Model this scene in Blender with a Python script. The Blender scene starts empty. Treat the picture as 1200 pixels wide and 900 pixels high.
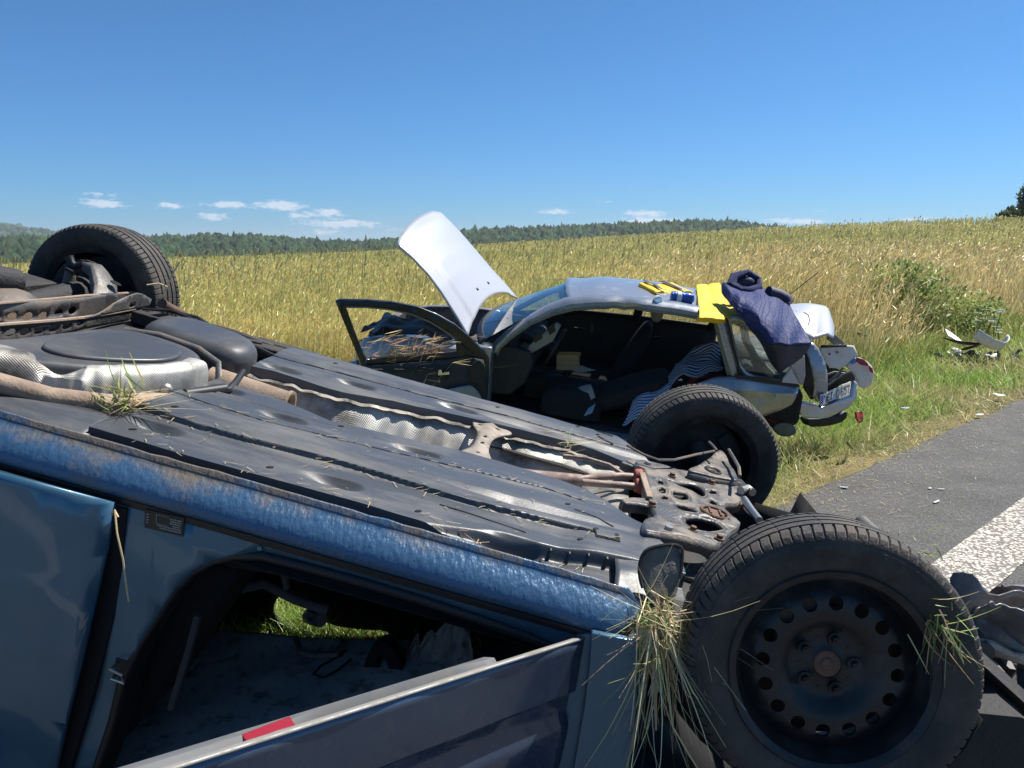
import bpy, bmesh, math, random
import numpy as np
from mathutils import Vector, Matrix, Euler, noise
from mathutils.geometry import delaunay_2d_cdt

scene = bpy.context.scene
COL = scene.collection
rng = np.random.default_rng(7)
random.seed(7)
R = math.radians

# ------------------------------------------------------------------ camera
cam_data = bpy.data.cameras.new('camera')
cam = bpy.data.objects.new('camera', cam_data)
COL.objects.link(cam)
cam_data.sensor_width = 36.0
cam_data.lens = 27.0
cam_data.clip_start = 0.05
cam_data.clip_end = 30000
cam.location = (0, 0, 1.65)
cam.rotation_euler = (R(90 - 10.08), 0, 0)
scene.camera = cam

# ------------------------------------------------------------------ sky, sun, exposure
SUN_EL, SUN_AZ = 55.0, 60.0          # azimuth clockwise from +Y
world = bpy.data.worlds.new('World')
scene.world = world
world.use_nodes = True
wn, wl = world.node_tree.nodes, world.node_tree.links
bg = wn['Background']
sky = wn.new('ShaderNodeTexSky')
sky.sky_type = 'NISHITA'
sky.sun_disc = False
sky.sun_elevation = R(SUN_EL)
sky.sun_rotation = R(SUN_AZ)
sky.altitude = 300
sky.air_density = 1.0
sky.dust_density = 0.4
sky.ozone_density = 1.0
bg.inputs['Strength'].default_value = 0.055
tc_ = wn.new('ShaderNodeTexCoord')
sx_ = wn.new('ShaderNodeSeparateXYZ'); wl.new(tc_.outputs['Generated'], sx_.inputs['Vector'])
def wmath(op, a, b=None, c=None):
    q = wn.new('ShaderNodeMath'); q.operation = op
    for i, v in enumerate((a, b, c)):
        if v is None: continue
        if isinstance(v, (int, float)): q.inputs[i].default_value = v
        else: wl.new(v, q.inputs[i])
    return q.outputs['Value']
# a little deeper blue overhead, as in clear dry air
tint = wn.new('ShaderNodeMix'); tint.data_type = 'RGBA'          # sky tint: slightly different low over the horizon
tint.inputs['A'].default_value = (.33, .77, 1.36, 1); tint.inputs['B'].default_value = (.375, .83, 1.15, 1)
te = wn.new('ShaderNodeMapRange'); te.inputs['From Min'].default_value = 0.02; te.inputs['From Max'].default_value = 0.45
wl.new(sx_.outputs['Z'], te.inputs['Value']); wl.new(te.outputs['Result'], tint.inputs['Factor'])
gm = wn.new('ShaderNodeVectorMath'); gm.operation = 'MULTIPLY'
wl.new(sky.outputs['Color'], gm.inputs[0]); wl.new(tint.outputs['Result'], gm.inputs[1])
azd = wmath('MULTIPLY', wmath('ARCTAN2', sx_.outputs['X'], sx_.outputs['Y']), 57.2958)
eld = wmath('MULTIPLY', wmath('ARCSINE', sx_.outputs['Z']), 57.2958)
cv = wn.new('ShaderNodeCombineXYZ'); wl.new(azd, cv.inputs['X']); wl.new(wmath('MULTIPLY', eld, 3.0), cv.inputs['Y'])
cn = wn.new('ShaderNodeTexNoise'); cn.inputs['Scale'].default_value = 1.7; cn.inputs['Detail'].default_value = 7; cn.inputs['Roughness'].default_value = 0.62
wl.new(cv.outputs['Vector'], cn.inputs['Vector'])
total = None
# small fair-weather clouds low over the horizon: azimuth, elevation, half width, half height (degrees), weight
for (a0, e0, wgt), wa, we in (((-27.48,2.763,0.9), 1.1, .26), ((-27.52,3.349,0.45), .9, .16), ((-19.79,2.873,0.9), 1.2, .22), ((-16.31,2.873,1), 1.3, .3), ((-13.14,2.443,0.85), 1.0, .26), ((-15.19,2.187,0.7), .8, .2), ((-12.16,1.68,0.9), 2.4, .26), ((-13.49,1.076,0.6), 1.2, .2),
                          ((-23.44,2.747,0.75), .8, .2), ((-20.82,2.061,0.75), 1.0, .24), ((3.106,2.566,0.75), 1.0, .18), ((1.248,1.351,0.6), 2.0, .2), ((9.552,2.414,0.8), 1.3, .2), ((10.17,1.811,1.15), 1.7, .26), ((19.18,1.853,0.7), 1.2, .15), ((20.84,1.72,0.8), .9, .16), ((27.17,1.746,0.95), .9, .15), ((6.792,3.272,0.3), .8, .12), ((-8.186,1.217,0.3), 1.5, .2), ((21.34,2.393,0.3), .5, .1)):
    da = wmath('DIVIDE', wmath('SUBTRACT', azd, a0), wa); de = wmath('DIVIDE', wmath('SUBTRACT', eld, e0), we)
    q = wmath('ADD', wmath('MULTIPLY', da, da), wmath('MULTIPLY', de, de))
    g = wmath('MULTIPLY', wmath('EXPONENT', wmath('MULTIPLY', q, -.8)), wgt * 1.25)
    total = g if total is None else wmath('ADD', total, g)
dens = wmath('SUBTRACT', wmath('ADD', total, wmath('MULTIPLY', cn.outputs['Fac'], 2.4)), 1.52)
cm_ = wn.new('ShaderNodeMapRange'); cm_.inputs['From Min'].default_value = 0; cm_.inputs['From Max'].default_value = .55; cm_.inputs['To Max'].default_value = .75
wl.new(wmath('MULTIPLY', dens, wmath('MINIMUM', wmath('MULTIPLY', total, 6.0), 1.0)), cm_.inputs['Value'])
cmx = wn.new('ShaderNodeMix'); cmx.data_type = 'RGBA'; cmx.inputs['B'].default_value = (9.0, 9.6, 10.6, 1)
wl.new(cm_.outputs['Result'], cmx.inputs['Factor']); wl.new(gm.outputs['Vector'], cmx.inputs['A'])
wl.new(cmx.outputs['Result'], bg.inputs['Color'])

sun_data = bpy.data.lights.new('sun', 'SUN')
sun_data.energy = 4.8
sun_data.angle = R(0.55)
sun_data.color = (1.0, 0.955, 0.88)
sun = bpy.data.objects.new('sun', sun_data)
COL.objects.link(sun)
to_sun = Vector((math.cos(R(SUN_EL)) * math.sin(R(SUN_AZ)), math.cos(R(SUN_EL)) * math.cos(R(SUN_AZ)), math.sin(R(SUN_EL))))
sun.rotation_euler = to_sun.to_track_quat('Z', 'Y').to_euler()
sun.location = (6, 4, 20)

scene.view_settings.view_transform = 'Standard'
scene.view_settings.look = 'None'
scene.view_settings.exposure = 0.75
scene.view_settings.gamma = 1.0
scene.view_settings.use_curve_mapping = False
scene.cycles.use_denoising = True
scene.cycles.max_bounces = 8
scene.cycles.transparent_max_bounces = 16
scene.cycles.volume_bounces = 0

# ------------------------------------------------------------------ helpers: materials
def lin(c):
    return tuple(((x / 255) / 12.92 if x / 255 <= 0.04045 else ((x / 255 + 0.055) / 1.055) ** 2.4) for x in c)

def pbr(name, base, rough=0.5, metal=0.0, var=0.0, vscale=8.0, dirt=None, damt=0.0, dscale=6.0, bump=0.0, bscale=60.0,
        coat=0.0, stretch=(1, 1, 1), rvar=0.0, spec=0.5, ddetail=8.0, dlo=0.45, dhi=0.7):
    """base colour with noise variation, a dirt mask, roughness variation and a noise bump"""
    m = bpy.data.materials.new(name)
    m.use_nodes = True
    n, l = m.node_tree.nodes, m.node_tree.links
    b = n['Principled BSDF']
    b.inputs['Base Color'].default_value = (*base, 1)
    b.inputs['Roughness'].default_value = rough
    b.inputs['Metallic'].default_value = metal
    b.inputs['Specular IOR Level'].default_value = spec
    b.inputs['Coat Weight'].default_value = coat
    b.inputs['Coat Roughness'].default_value = 0.06
    tc = n.new('ShaderNodeTexCoord')
    mp = n.new('ShaderNodeMapping')
    mp.inputs['Scale'].default_value = stretch
    l.new(tc.outputs['Object'], mp.inputs['Vector'])
    out = None
    if var > 0:
        t = n.new('ShaderNodeTexNoise'); t.inputs['Scale'].default_value = vscale; t.inputs['Detail'].default_value = 6
        l.new(mp.outputs['Vector'], t.inputs['Vector'])
        mx = n.new('ShaderNodeMix'); mx.data_type = 'RGBA'
        mx.inputs['A'].default_value = (*[c * (1 - var) for c in base], 1)
        mx.inputs['B'].default_value = (*[min(1, c * (1 + var)) for c in base], 1)
        l.new(t.outputs['Fac'], mx.inputs['Factor'])
        out = mx.outputs['Result']
    if dirt is not None:
        t = n.new('ShaderNodeTexNoise'); t.inputs['Scale'].default_value = dscale; t.inputs['Detail'].default_value = ddetail; t.inputs['Roughness'].default_value = 0.65
        l.new(mp.outputs['Vector'], t.inputs['Vector'])
        mr = n.new('ShaderNodeMapRange'); mr.inputs['From Min'].default_value = dlo; mr.inputs['From Max'].default_value = dhi
        mr.inputs['To Max'].default_value = damt
        l.new(t.outputs['Fac'], mr.inputs['Value'])
        mx = n.new('ShaderNodeMix'); mx.data_type = 'RGBA'
        if out: l.new(out, mx.inputs['A'])
        else: mx.inputs['A'].default_value = (*base, 1)
        mx.inputs['B'].default_value = (*dirt, 1)
        l.new(mr.outputs['Result'], mx.inputs['Factor'])
        out = mx.outputs['Result']
        ra = n.new('ShaderNodeMapRange'); ra.inputs['From Max'].default_value = max(damt, 1e-3)
        ra.inputs['To Min'].default_value = rough; ra.inputs['To Max'].default_value = min(1, rough + 0.4)
        l.new(mr.outputs['Result'], ra.inputs['Value'])
        l.new(ra.outputs['Result'], b.inputs['Roughness'])
        if metal > 0:
            me = n.new('ShaderNodeMapRange'); me.inputs['From Max'].default_value = max(damt, 1e-3)
            me.inputs['To Min'].default_value = metal; me.inputs['To Max'].default_value = metal * (1 - damt)
            l.new(mr.outputs['Result'], me.inputs['Value']); l.new(me.outputs['Result'], b.inputs['Metallic'])
    elif rvar > 0:
        t = n.new('ShaderNodeTexNoise'); t.inputs['Scale'].default_value = vscale * 1.7; t.inputs['Detail'].default_value = 6
        l.new(mp.outputs['Vector'], t.inputs['Vector'])
        mr = n.new('ShaderNodeMapRange'); mr.inputs['From Min'].default_value = 0.3; mr.inputs['From Max'].default_value = 0.7
        mr.inputs['To Min'].default_value = max(0.02, rough - rvar); mr.inputs['To Max'].default_value = min(1, rough + rvar)
        l.new(t.outputs['Fac'], mr.inputs['Value']); l.new(mr.outputs['Result'], b.inputs['Roughness'])
    if out: l.new(out, b.inputs['Base Color'])
    if bump > 0:
        t = n.new('ShaderNodeTexNoise'); t.inputs['Scale'].default_value = bscale; t.inputs['Detail'].default_value = 4
        l.new(mp.outputs['Vector'], t.inputs['Vector'])
        bp = n.new('ShaderNodeBump'); bp.inputs['Strength'].default_value = bump; bp.inputs['Distance'].default_value = 0.01
        l.new(t.outputs['Fac'], bp.inputs['Height']); l.new(bp.outputs['Normal'], b.inputs['Normal'])
    return m

def veg_mat(name, trans=0.35, rough=0.7):
    """leaf / straw surface: colour from the 'col' attribute, lets some light through"""
    m = bpy.data.materials.new(name); m.use_nodes = True
    n, l = m.node_tree.nodes, m.node_tree.links
    n.remove(n['Principled BSDF'])
    a = n.new('ShaderNodeAttribute'); a.attribute_name = 'col'
    d = n.new('ShaderNodeBsdfDiffuse'); t = n.new('ShaderNodeBsdfTranslucent')
    g = n.new('ShaderNodeBsdfGlossy'); g.inputs['Roughness'].default_value = 0.45
    g.inputs['Color'].default_value = (0.9, 0.9, 0.8, 1)
    mx = n.new('ShaderNodeMixShader'); mx.inputs['Fac'].default_value = trans
    m2 = n.new('ShaderNodeMixShader'); m2.inputs['Fac'].default_value = 0.05
    l.new(a.outputs['Color'], d.inputs['Color']); l.new(a.outputs['Color'], t.inputs['Color'])
    l.new(d.outputs['BSDF'], mx.inputs[1]); l.new(t.outputs['BSDF'], mx.inputs[2])
    l.new(mx.outputs['Shader'], m2.inputs[1]); l.new(g.outputs['BSDF'], m2.inputs[2])
    l.new(m2.outputs['Shader'], n['Material Output'].inputs['Surface'])
    return m

def glass_mat(name, tint=(0.75, 0.85, 0.85), op=0.15):
    m = bpy.data.materials.new(name); m.use_nodes = True
    n, l = m.node_tree.nodes, m.node_tree.links
    n.remove(n['Principled BSDF'])
    tr = n.new('ShaderNodeBsdfTransparent'); tr.inputs['Color'].default_value = (*tint, 1)
    gl = n.new('ShaderNodeBsdfGlossy'); gl.inputs['Roughness'].default_value = 0.02
    fr = n.new('ShaderNodeFresnel'); fr.inputs['IOR'].default_value = 1.6
    ad = n.new('ShaderNodeMath'); ad.operation = 'ADD'; ad.inputs[1].default_value = op
    l.new(fr.outputs['Fac'], ad.inputs[0])
    mx = n.new('ShaderNodeMixShader')
    l.new(ad.outputs['Value'], mx.inputs['Fac'])
    l.new(tr.outputs['BSDF'], mx.inputs[1]); l.new(gl.outputs['BSDF'], mx.inputs[2])
    l.new(mx.outputs['Shader'], n['Material Output'].inputs['Surface'])
    return m

# ------------------------------------------------------------------ helpers: meshes
class MB:
    def __init__(s): s.v = []; s.f = []; s.m = []
    def add(s, vs, fs, mi=0):
        o = len(s.v); s.v += [tuple(map(float, p)) for p in vs]
        s.f += [tuple(i + o for i in f) for f in fs]; s.m += [mi] * len(fs); return o
    def grid(s, P, mi=0, closed=False):
        nu, nv = len(P), len(P[0])
        vs = [p for row in P for p in row]
        fs = []
        for i in range(nu - 1):
            for j in range(nv if closed else nv - 1):
                k = (j + 1) % nv
                fs.append((i * nv + j, (i + 1) * nv + j, (i + 1) * nv + k, i * nv + k))
        s.add(vs, fs, mi); return s
    def loft(s, secs, mi=0, cap=True):
        n = len(secs[0]); s.grid(secs, mi, closed=True)
        o = len(s.v) - n * len(secs)
        if cap:
            s.f.append(tuple(o + j for j in range(n))[::-1]); s.m.append(mi)
            q = o + n * (len(secs) - 1); s.f.append(tuple(q + j for j in range(n))); s.m.append(mi)
        return s
    def tube(s, path, r, n=10, mi=0, cap=True, flat=None):
        P = [Vector(p) for p in path]; rr = r if isinstance(r, (list, tuple)) else [r] * len(P)
        secs = []; up = None
        for i, p in enumerate(P):
            t = (P[min(i + 1, len(P) - 1)] - P[max(i - 1, 0)]).normalized()
            if up is None:
                up = t.orthogonal().normalized()
            up = (up - t * up.dot(t)).normalized(); sd = t.cross(up)
            secs.append([p + (up * math.cos(a) + sd * math.sin(a) * (flat or 1)) * rr[i] for a in [2 * math.pi * k / n for k in range(n)]])
        return s.loft(secs, mi, cap)
    def box(s, c, d, rot=None, mi=0):
        M = rot.to_matrix() if isinstance(rot, Euler) else (rot or Matrix.Identity(3))
        vs = [Vector(c) + M @ Vector((sx * d[0] / 2, sy * d[1] / 2, sz * d[2] / 2)) for sz in (-1, 1) for sx, sy in ((-1, -1), (1, -1), (1, 1), (-1, 1))]
        s.add(vs, [(3, 2, 1, 0), (4, 5, 6, 7), (0, 1, 5, 4), (1, 2, 6, 5), (2, 3, 7, 6), (3, 0, 4, 7)], mi); return s
    def prism(s, poly, off, mi=0):
        n = len(poly); off = Vector(off)
        vs = [Vector(p) for p in poly] + [Vector(p) + off for p in poly]
        s.add(vs, [tuple(range(n))[::-1], tuple(range(n, 2 * n))] + [(i, (i + 1) % n, (i + 1) % n + n, i + n) for i in range(n)], mi); return s
    def disc(s, c, nrm, r, n=12, mi=0, h=0.004, r2=None):
        c = Vector(c); nrm = Vector(nrm).normalized(); u = nrm.orthogonal().normalized(); w = nrm.cross(u)
        a = [c - nrm * h + (u * math.cos(2 * math.pi * k / n) * r + w * math.sin(2 * math.pi * k / n) * (r2 or r)) for k in range(n)]
        b = [p + nrm * 2 * h for p in a]
        return s.loft([a, b], mi)
    def ball(s, c, r, n=10, m=7, mi=0):
        secs = []
        for i in range(1, m):
            th = math.pi * i / m
            secs.append([(c[0] + r[0] * math.sin(th) * math.cos(2 * math.pi * k / n), c[1] + r[1] * math.sin(th) * math.sin(2 * math.pi * k / n), c[2] - r[2] * math.cos(th)) for k in range(n)])
        return s.loft(secs, mi)
    def build(s, name, mats, parent=None, smooth=True, bevel=0, seg=2, solid=0, sub=0, auto=40, soff=0):
        me = bpy.data.meshes.new(name)
        me.from_pydata(s.v, [], s.f)
        if not isinstance(mats, (list, tuple)): mats = [mats]
        for m in mats: me.materials.append(m)
        if len(mats) > 1: me.polygons.foreach_set('material_index', s.m)
        bm = bmesh.new(); bm.from_mesh(me); bmesh.ops.recalc_face_normals(bm, faces=bm.faces); bm.to_mesh(me); bm.free()
        if smooth:
            me.polygons.foreach_set('use_smooth', [True] * len(me.polygons))
            me.set_sharp_from_angle(angle=R(auto))
        me.update()
        o = bpy.data.objects.new(name, me); COL.objects.link(o)
        if parent: o.parent = parent
        if sub:
            d = o.modifiers.new('sub', 'SUBSURF'); d.levels = sub; d.render_levels = sub
        if solid:
            d = o.modifiers.new('solid', 'SOLIDIFY'); d.thickness = solid; d.offset = soff
        if bevel:
            d = o.modifiers.new('bevel', 'BEVEL'); d.width = bevel; d.segments = seg; d.limit_method = 'ANGLE'; d.angle_limit = R(35); d.harden_normals = False
        return o

def inside(p, poly):
    x, y = p; c = False; n = len(poly)
    for i in range(n):
        x1, y1 = poly[i]; x2, y2 = poly[(i + 1) % n]
        if (y1 > y) != (y2 > y) and x < (x2 - x1) * (y - y1) / (y2 - y1) + x1: c = not c
    return c

def smooth_poly(pts, it=2):
    for _ in range(it):
        q = []
        for i in range(len(pts)):
            a, b = pts[i], pts[(i + 1) % len(pts)]
            q.append(tuple(a[k] * .75 + b[k] * .25 for k in range(len(a)))); q.append(tuple(a[k] * .25 + b[k] * .75 for k in range(len(a))))
        pts = q
    return pts

def sheet(outline, holes=(), step=0.03):
    """flat plate in 2D with real holes -> (points, triangles)"""
    pts = []; edges = []
    for lp in [outline] + list(holes):
        o = len(pts); pts += [Vector(p) for p in lp]
        edges += [(o + i, o + (i + 1) % len(lp)) for i in range(len(lp))]
    xs = [p[0] for p in outline]; ys = [p[1] for p in outline]
    if step:
        for i in range(int((max(xs) - min(xs)) / step) + 1):
            for j in range(int((max(ys) - min(ys)) / step) + 1):
                q = (min(xs) + (i + .5) * step + rng.uniform(-.1, .1) * step, min(ys) + (j + .5) * step + rng.uniform(-.1, .1) * step)
                if inside(q, outline) and not any(inside(q, h) for h in holes): pts.append(Vector(q))
    V, E, F, *_ = delaunay_2d_cdt(pts, edges, [], 0, 1e-6)
    T = []
    for f in F:
        c = (sum(V[i][0] for i in f) / len(f), sum(V[i][1] for i in f) / len(f))
        if inside(c, outline) and not any(inside(c, h) for h in holes): T.append(tuple(f))
    return [tuple(v) for v in V], T

def ell(cx, cy, a, b, n=14, rot=0):
    return [(cx + a * math.cos(t) * math.cos(rot) - b * math.sin(t) * math.sin(rot), cy + a * math.cos(t) * math.sin(rot) + b * math.sin(t) * math.cos(rot)) for t in [2 * math.pi * k / n for k in range(n)]]

def tag(o, label, cat, group=None, kind=None):
    o['label'] = label; o['category'] = cat
    if group: o['group'] = group
    if kind: o['kind'] = kind
    return o

def empty(name, loc=(0, 0, 0), rot=(0, 0, 0)):
    o = bpy.data.objects.new(name, None); COL.objects.link(o)
    o.location = loc; o.rotation_euler = rot; o.empty_display_size = 0.2
    return o

def sstep(a, b, x):
    t = np.clip((np.asarray(x, float) - a) / (b - a), 0, 1); return t * t * (3 - 2 * t)

def interp(x, pts):
    return float(np.interp(x, [p[0] for p in pts], [p[1] for p in pts]))

# strips of vegetation: vectorised blades / stalks / ears with a colour per vertex
class Veg:
    def __init__(s): s.V = []; s.F = []; s.C = []; s.n = 0
    def strips(s, base, axis, width, c0, c1, az=None, K=3, bend=None, droop=0.0, w1=0.15, mid=1.0):
        """base (N,3); axis (N,3) end vector; width (N,); bends sideways by bend (N,3) * t^2"""
        N = len(base)
        if N == 0: return
        base = np.asarray(base, float); axis = np.asarray(axis, float); width = np.broadcast_to(np.asarray(width, float), (N,))
        az = rng.uniform(0, 2 * np.pi, N) if az is None else az
        side = np.stack([np.cos(az), np.sin(az), np.zeros(N)], 1)
        t = np.linspace(0, 1, K)
        P = base[:, None, :] + axis[:, None, :] * t[None, :, None]
        if bend is not None: P = P + np.asarray(bend)[:, None, :] * (t ** 2)[None, :, None]
        prof = np.interp(t, [0, .45, 1], [1, mid, w1]) if w1 is not None else np.ones(K)
        W = width[:, None] * prof[None, :] / 2
        L = P - side[:, None, :] * W[..., None]; Rr = P + side[:, None, :] * W[..., None]
        V = np.stack([L, Rr], 2).reshape(N, K * 2, 3)
        c0 = np.broadcast_to(np.asarray(c0, float), (N, 3)); c1 = np.broadcast_to(np.asarray(c1, float), (N, 3))
        C = c0[:, None, :] * (1 - t)[None, :, None] + c1[:, None, :] * t[None, :, None]
        C = np.repeat(C, 2, axis=1)
        q = np.array([[2 * k, 2 * k + 1, 2 * k + 3, 2 * k + 2] for k in range(K - 1)])
        F = (np.arange(N) * K * 2)[:, None, None] + q[None] + s.n
        s.V.append(V.reshape(-1, 3)); s.F.append(F.reshape(-1, 4)); s.C.append(C.reshape(-1, 3)); s.n += N * K * 2
    def build(s, name, mat, parent=None):
        V = np.concatenate(s.V); F = np.concatenate(s.F); C = np.concatenate(s.C)
        me = bpy.data.meshes.new(name)
        me.vertices.add(len(V)); me.vertices.foreach_set('co', V.astype(np.float32).ravel())
        me.loops.add(F.size); me.loops.foreach_set('vertex_index', F.astype(np.int32).ravel())
        me.polygons.add(len(F)); me.polygons.foreach_set('loop_start', np.arange(0, F.size, 4, dtype=np.int32))
        at = me.attributes.new('col', 'FLOAT_COLOR', 'POINT')
        at.data.foreach_set('color', np.concatenate([C, np.ones((len(C), 1))], 1).astype(np.float32).ravel())
        me.materials.append(mat); me.update(); me.validate()
        o = bpy.data.objects.new(name, me); COL.objects.link(o)
        if parent: o.parent = parent
        return o

def jit(c, n, a=0.18, h=0.08):
    c = np.asarray(c, float); k = 1 + rng.normal(0, a, (n, 1)); hh = 1 + rng.normal(0, h, (n, 3))
    return np.clip(c * np.clip(k, .4, 1.8) * hh, 0.005, 1)

# ------------------------------------------------------------------ terrain
EDGE = np.array([1.76, 4.82]); RD = np.array([0.739, 0.674]); RN = np.array([-0.674, 0.739])   # road edge, its direction, its outward normal
def road_d(x, y): return (x - EDGE[0]) * RN[0] + (y - EDGE[1]) * RN[1]
def road_s(x, y): return (x - EDGE[0]) * RD[0] + (y - EDGE[1]) * RD[1]
def rp(s, d, z=0.0):
    p = EDGE + RD * s + RN * d; return (p[0], p[1], z)
def ground_z(x, y):
    x = np.asarray(x, float); y = np.asarray(y, float)
    d = road_d(x, y); r = np.hypot(x, y)
    k = np.minimum(1.0, 92.0 / np.maximum(r, 1e-6)); xc, yc = x * k, y * k
    far = 0.0135 * yc + 0.00070 * xc * yc - np.maximum(r - 92, 0) * 0.07
    far = np.maximum(far, -27)
    w = sstep(2.0, 12.0, d)
    verge = -0.05 - 0.07 * sstep(0.0, 1.6, d) + 0.30 * sstep(2.2, 5.5, d) * sstep(0, 6, road_s(x, y) - 2)
    near = np.where(d > 0, verge, -0.05)
    z = near * (1 - w) + (far + near * 0.3) * w
    return np.where(d < 0.0, -0.02, z - 0.02 + 0.05 * np.exp(-np.maximum(d, 0) / 0.25))

def polar_sheet():
    rs = np.concatenate([np.linspace(0.0, 24, 81)[1:], np.geomspace(25, 6000, 60)])
    az = np.linspace(-np.pi, np.pi, 241)
    P = [[(r * math.sin(a), r * math.cos(a), 0) for a in az] for r in rs]
    A = np.array(P); Z = ground_z(A[..., 0], A[..., 1]); A[..., 2] = Z
    m = MB(); m.grid([[tuple(q) for q in row] for row in A])
    m.add([(0, 0, -0.02)] + [tuple(q) for q in A[0]], [(0, i + 1, i + 2) for i in range(240)])
    return m

g_m = bpy.data.materials.new('soil and thatch'); g_m.use_nodes = True
n, l = g_m.node_tree.nodes, g_m.node_tree.links
b = n['Principled BSDF']; b.inputs['Roughness'].default_value = 0.95; b.inputs['Specular IOR Level'].default_value = 0.1
tc = n.new('ShaderNodeTexCoord')
t1 = n.new('ShaderNodeTexNoise'); t1.inputs['Scale'].default_value = 1.3; t1.inputs['Detail'].default_value = 9
t2 = n.new('ShaderNodeTexNoise'); t2.inputs['Scale'].default_value = 40; t2.inputs['Detail'].default_value = 5
l.new(tc.outputs['Object'], t1.inputs['Vector']); l.new(tc.outputs['Object'], t2.inputs['Vector'])
r1 = n.new('ShaderNodeValToRGB'); r1.color_ramp.elements[0].color = (0.12, 0.12, 0.045, 1); r1.color_ramp.elements[1].color = (0.30, 0.24, 0.12, 1)
r1.color_ramp.elements[0].position = 0.35; r1.color_ramp.elements[1].position = 0.65
l.new(t1.outputs['Fac'], r1.inputs['Fac'])
mx = n.new('ShaderNodeMix'); mx.data_type = 'RGBA'; mx.blend_type = 'MULTIPLY'; mx.inputs['Factor'].default_value = 0.6
l.new(r1.outputs['Color'], mx.inputs['A']); l.new(t2.outputs['Color'], mx.inputs['B']); l.new(mx.outputs['Result'], b.inputs['Base Color'])
ground = polar_sheet().build('ground', g_m, smooth=True); ground['kind'] = 'structure'

# ------------------------------------------------------------------ road
asph = bpy.data.materials.new('asphalt'); asph.use_nodes = True
n, l = asph.node_tree.nodes, asph.node_tree.links
b = n['Principled BSDF']; b.inputs['Roughness'].default_value = 0.85; b.inputs['Specular IOR Level'].default_value = 0.3
tc = n.new('ShaderNodeTexCoord')
vo = n.new('ShaderNodeTexVoronoi'); vo.inputs['Scale'].default_value = 150
l.new(tc.outputs['Object'], vo.inputs['Vector'])
ns = n.new('ShaderNodeTexNoise'); ns.inputs['Scale'].default_value = 2.2; ns.inputs['Detail'].default_value = 8
l.new(tc.outputs['Object'], ns.inputs['Vector'])
sp = n.new('ShaderNodeSeparateColor'); l.new(vo.outputs['Color'], sp.inputs['Color'])
rp1 = n.new('ShaderNodeValToRGB'); rp1.color_ramp.elements[0].color = (0.062, 0.060, 0.057, 1); rp1.color_ramp.elements[1].color = (0.175, 0.168, 0.158, 1)
e = rp1.color_ramp.elements.new(0.7); e.color = (0.10, 0.096, 0.09, 1)
l.new(sp.outputs['Red'], rp1.inputs['Fac'])
mr = n.new('ShaderNodeMapRange'); mr.inputs['From Min'].default_value = 0.3; mr.inputs['From Max'].default_value = 0.7; mr.inputs['To Min'].default_value = 0.85; mr.inputs['To Max'].default_value = 1.2
l.new(ns.outputs['Fac'], mr.inputs['Value'])
mm = n.new('ShaderNodeVectorMath'); mm.operation = 'SCALE'
l.new(rp1.outputs['Color'], mm.inputs[0]); l.new(mr.outputs['Result'], mm.inputs['Scale']); l.new(mm.outputs['Vector'], b.inputs['Base Color'])
bp = n.new('ShaderNodeBump'); bp.inputs['Strength'].default_value = 0.7; bp.inputs['Distance'].default_value = 0.006
l.new(vo.outputs['Distance'], bp.inputs['Height']); bp.invert = True; l.new(bp.outputs['Normal'], b.inputs['Normal'])
m = MB()
rows = []
for s in np.concatenate([np.arange(-40, -8, 2.0), np.arange(-8, 14, 0.12), np.arange(14, 60, 1.0), np.arange(60, 400, 20)]):
    w = 0.05 * noise.noise((s * 1.1, 0, 3)) + 0.035 * noise.noise((s * 5, 0, 9)) + 0.02 * noise.noise((s * 14, 0, 5))
    rows.append([rp(s, w, -0.014), rp(s, w - 0.03, 0.0), rp(s, -2, 0.0), rp(s, -5, 0.0), rp(s, -9, 0.0)])
m.grid(rows)
road = m.build('road', asph, smooth=False); road['kind'] = 'structure'

lm = bpy.data.materials.new('structured white road paint'); lm.use_nodes = True
n, l = lm.node_tree.nodes, lm.node_tree.links
b = n['Principled BSDF']; b.inputs['Roughness'].default_value = 0.8
tc = n.new('ShaderNodeTexCoord')
wz = n.new('ShaderNodeTexNoise'); wz.inputs['Scale'].default_value = 30; wz.inputs['Detail'].default_value = 3
l.new(tc.outputs['Object'], wz.inputs['Vector'])
wm = n.new('ShaderNodeMix'); wm.data_type = 'RGBA'; wm.inputs['Factor'].default_value = 0.03
l.new(tc.outputs['Object'], wm.inputs['A']); l.new(wz.outputs['Color'], wm.inputs['B'])
vo = n.new('ShaderNodeTexVoronoi'); vo.inputs['Scale'].default_value = 52; vo.feature = 'F1'
l.new(wm.outputs['Result'], vo.inputs['Vector'])
rp2 = n.new('ShaderNodeValToRGB'); rp2.color_ramp.elements[0].position = 0.36; rp2.color_ramp.elements[1].position = 0.60
rp2.color_ramp.elements[1].color = (0.17, 0.15, 0.13, 1); rp2.color_ramp.elements[0].color = (0.60, 0.56, 0.48, 1)
l.new(vo.outputs['Distance'], rp2.inputs['Fac']); l.new(rp2.outputs['Color'], b.inputs['Base Color'])
bp = n.new('ShaderNodeBump'); bp.inputs['Strength'].default_value = .8; bp.inputs['Distance'].default_value = 0.012; bp.invert = True
l.new(vo.outputs['Distance'], bp.inputs['Height']); l.new(bp.outputs['Normal'], b.inputs['Normal'])
m = MB()
m.grid([[rp(s, -1.04 + 0.008 * noise.noise((s * 9, 1, 1)), 0.005), rp(s, -1.36 + 0.008 * noise.noise((s * 9, 4, 1)), 0.005)] for s in np.concatenate([np.arange(-30, 12, 0.05), np.arange(12, 300, 3)])])
em = m.build('edge_line', lm, smooth=False); em['kind'] = 'structure'
m = MB()
for s0 in range(-24, 60, 12):
    m.grid([[rp(s, -4.9, 0.005), rp(s, -5.06, 0.005)] for s in (s0, s0 + 2, s0 + 4)])
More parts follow.
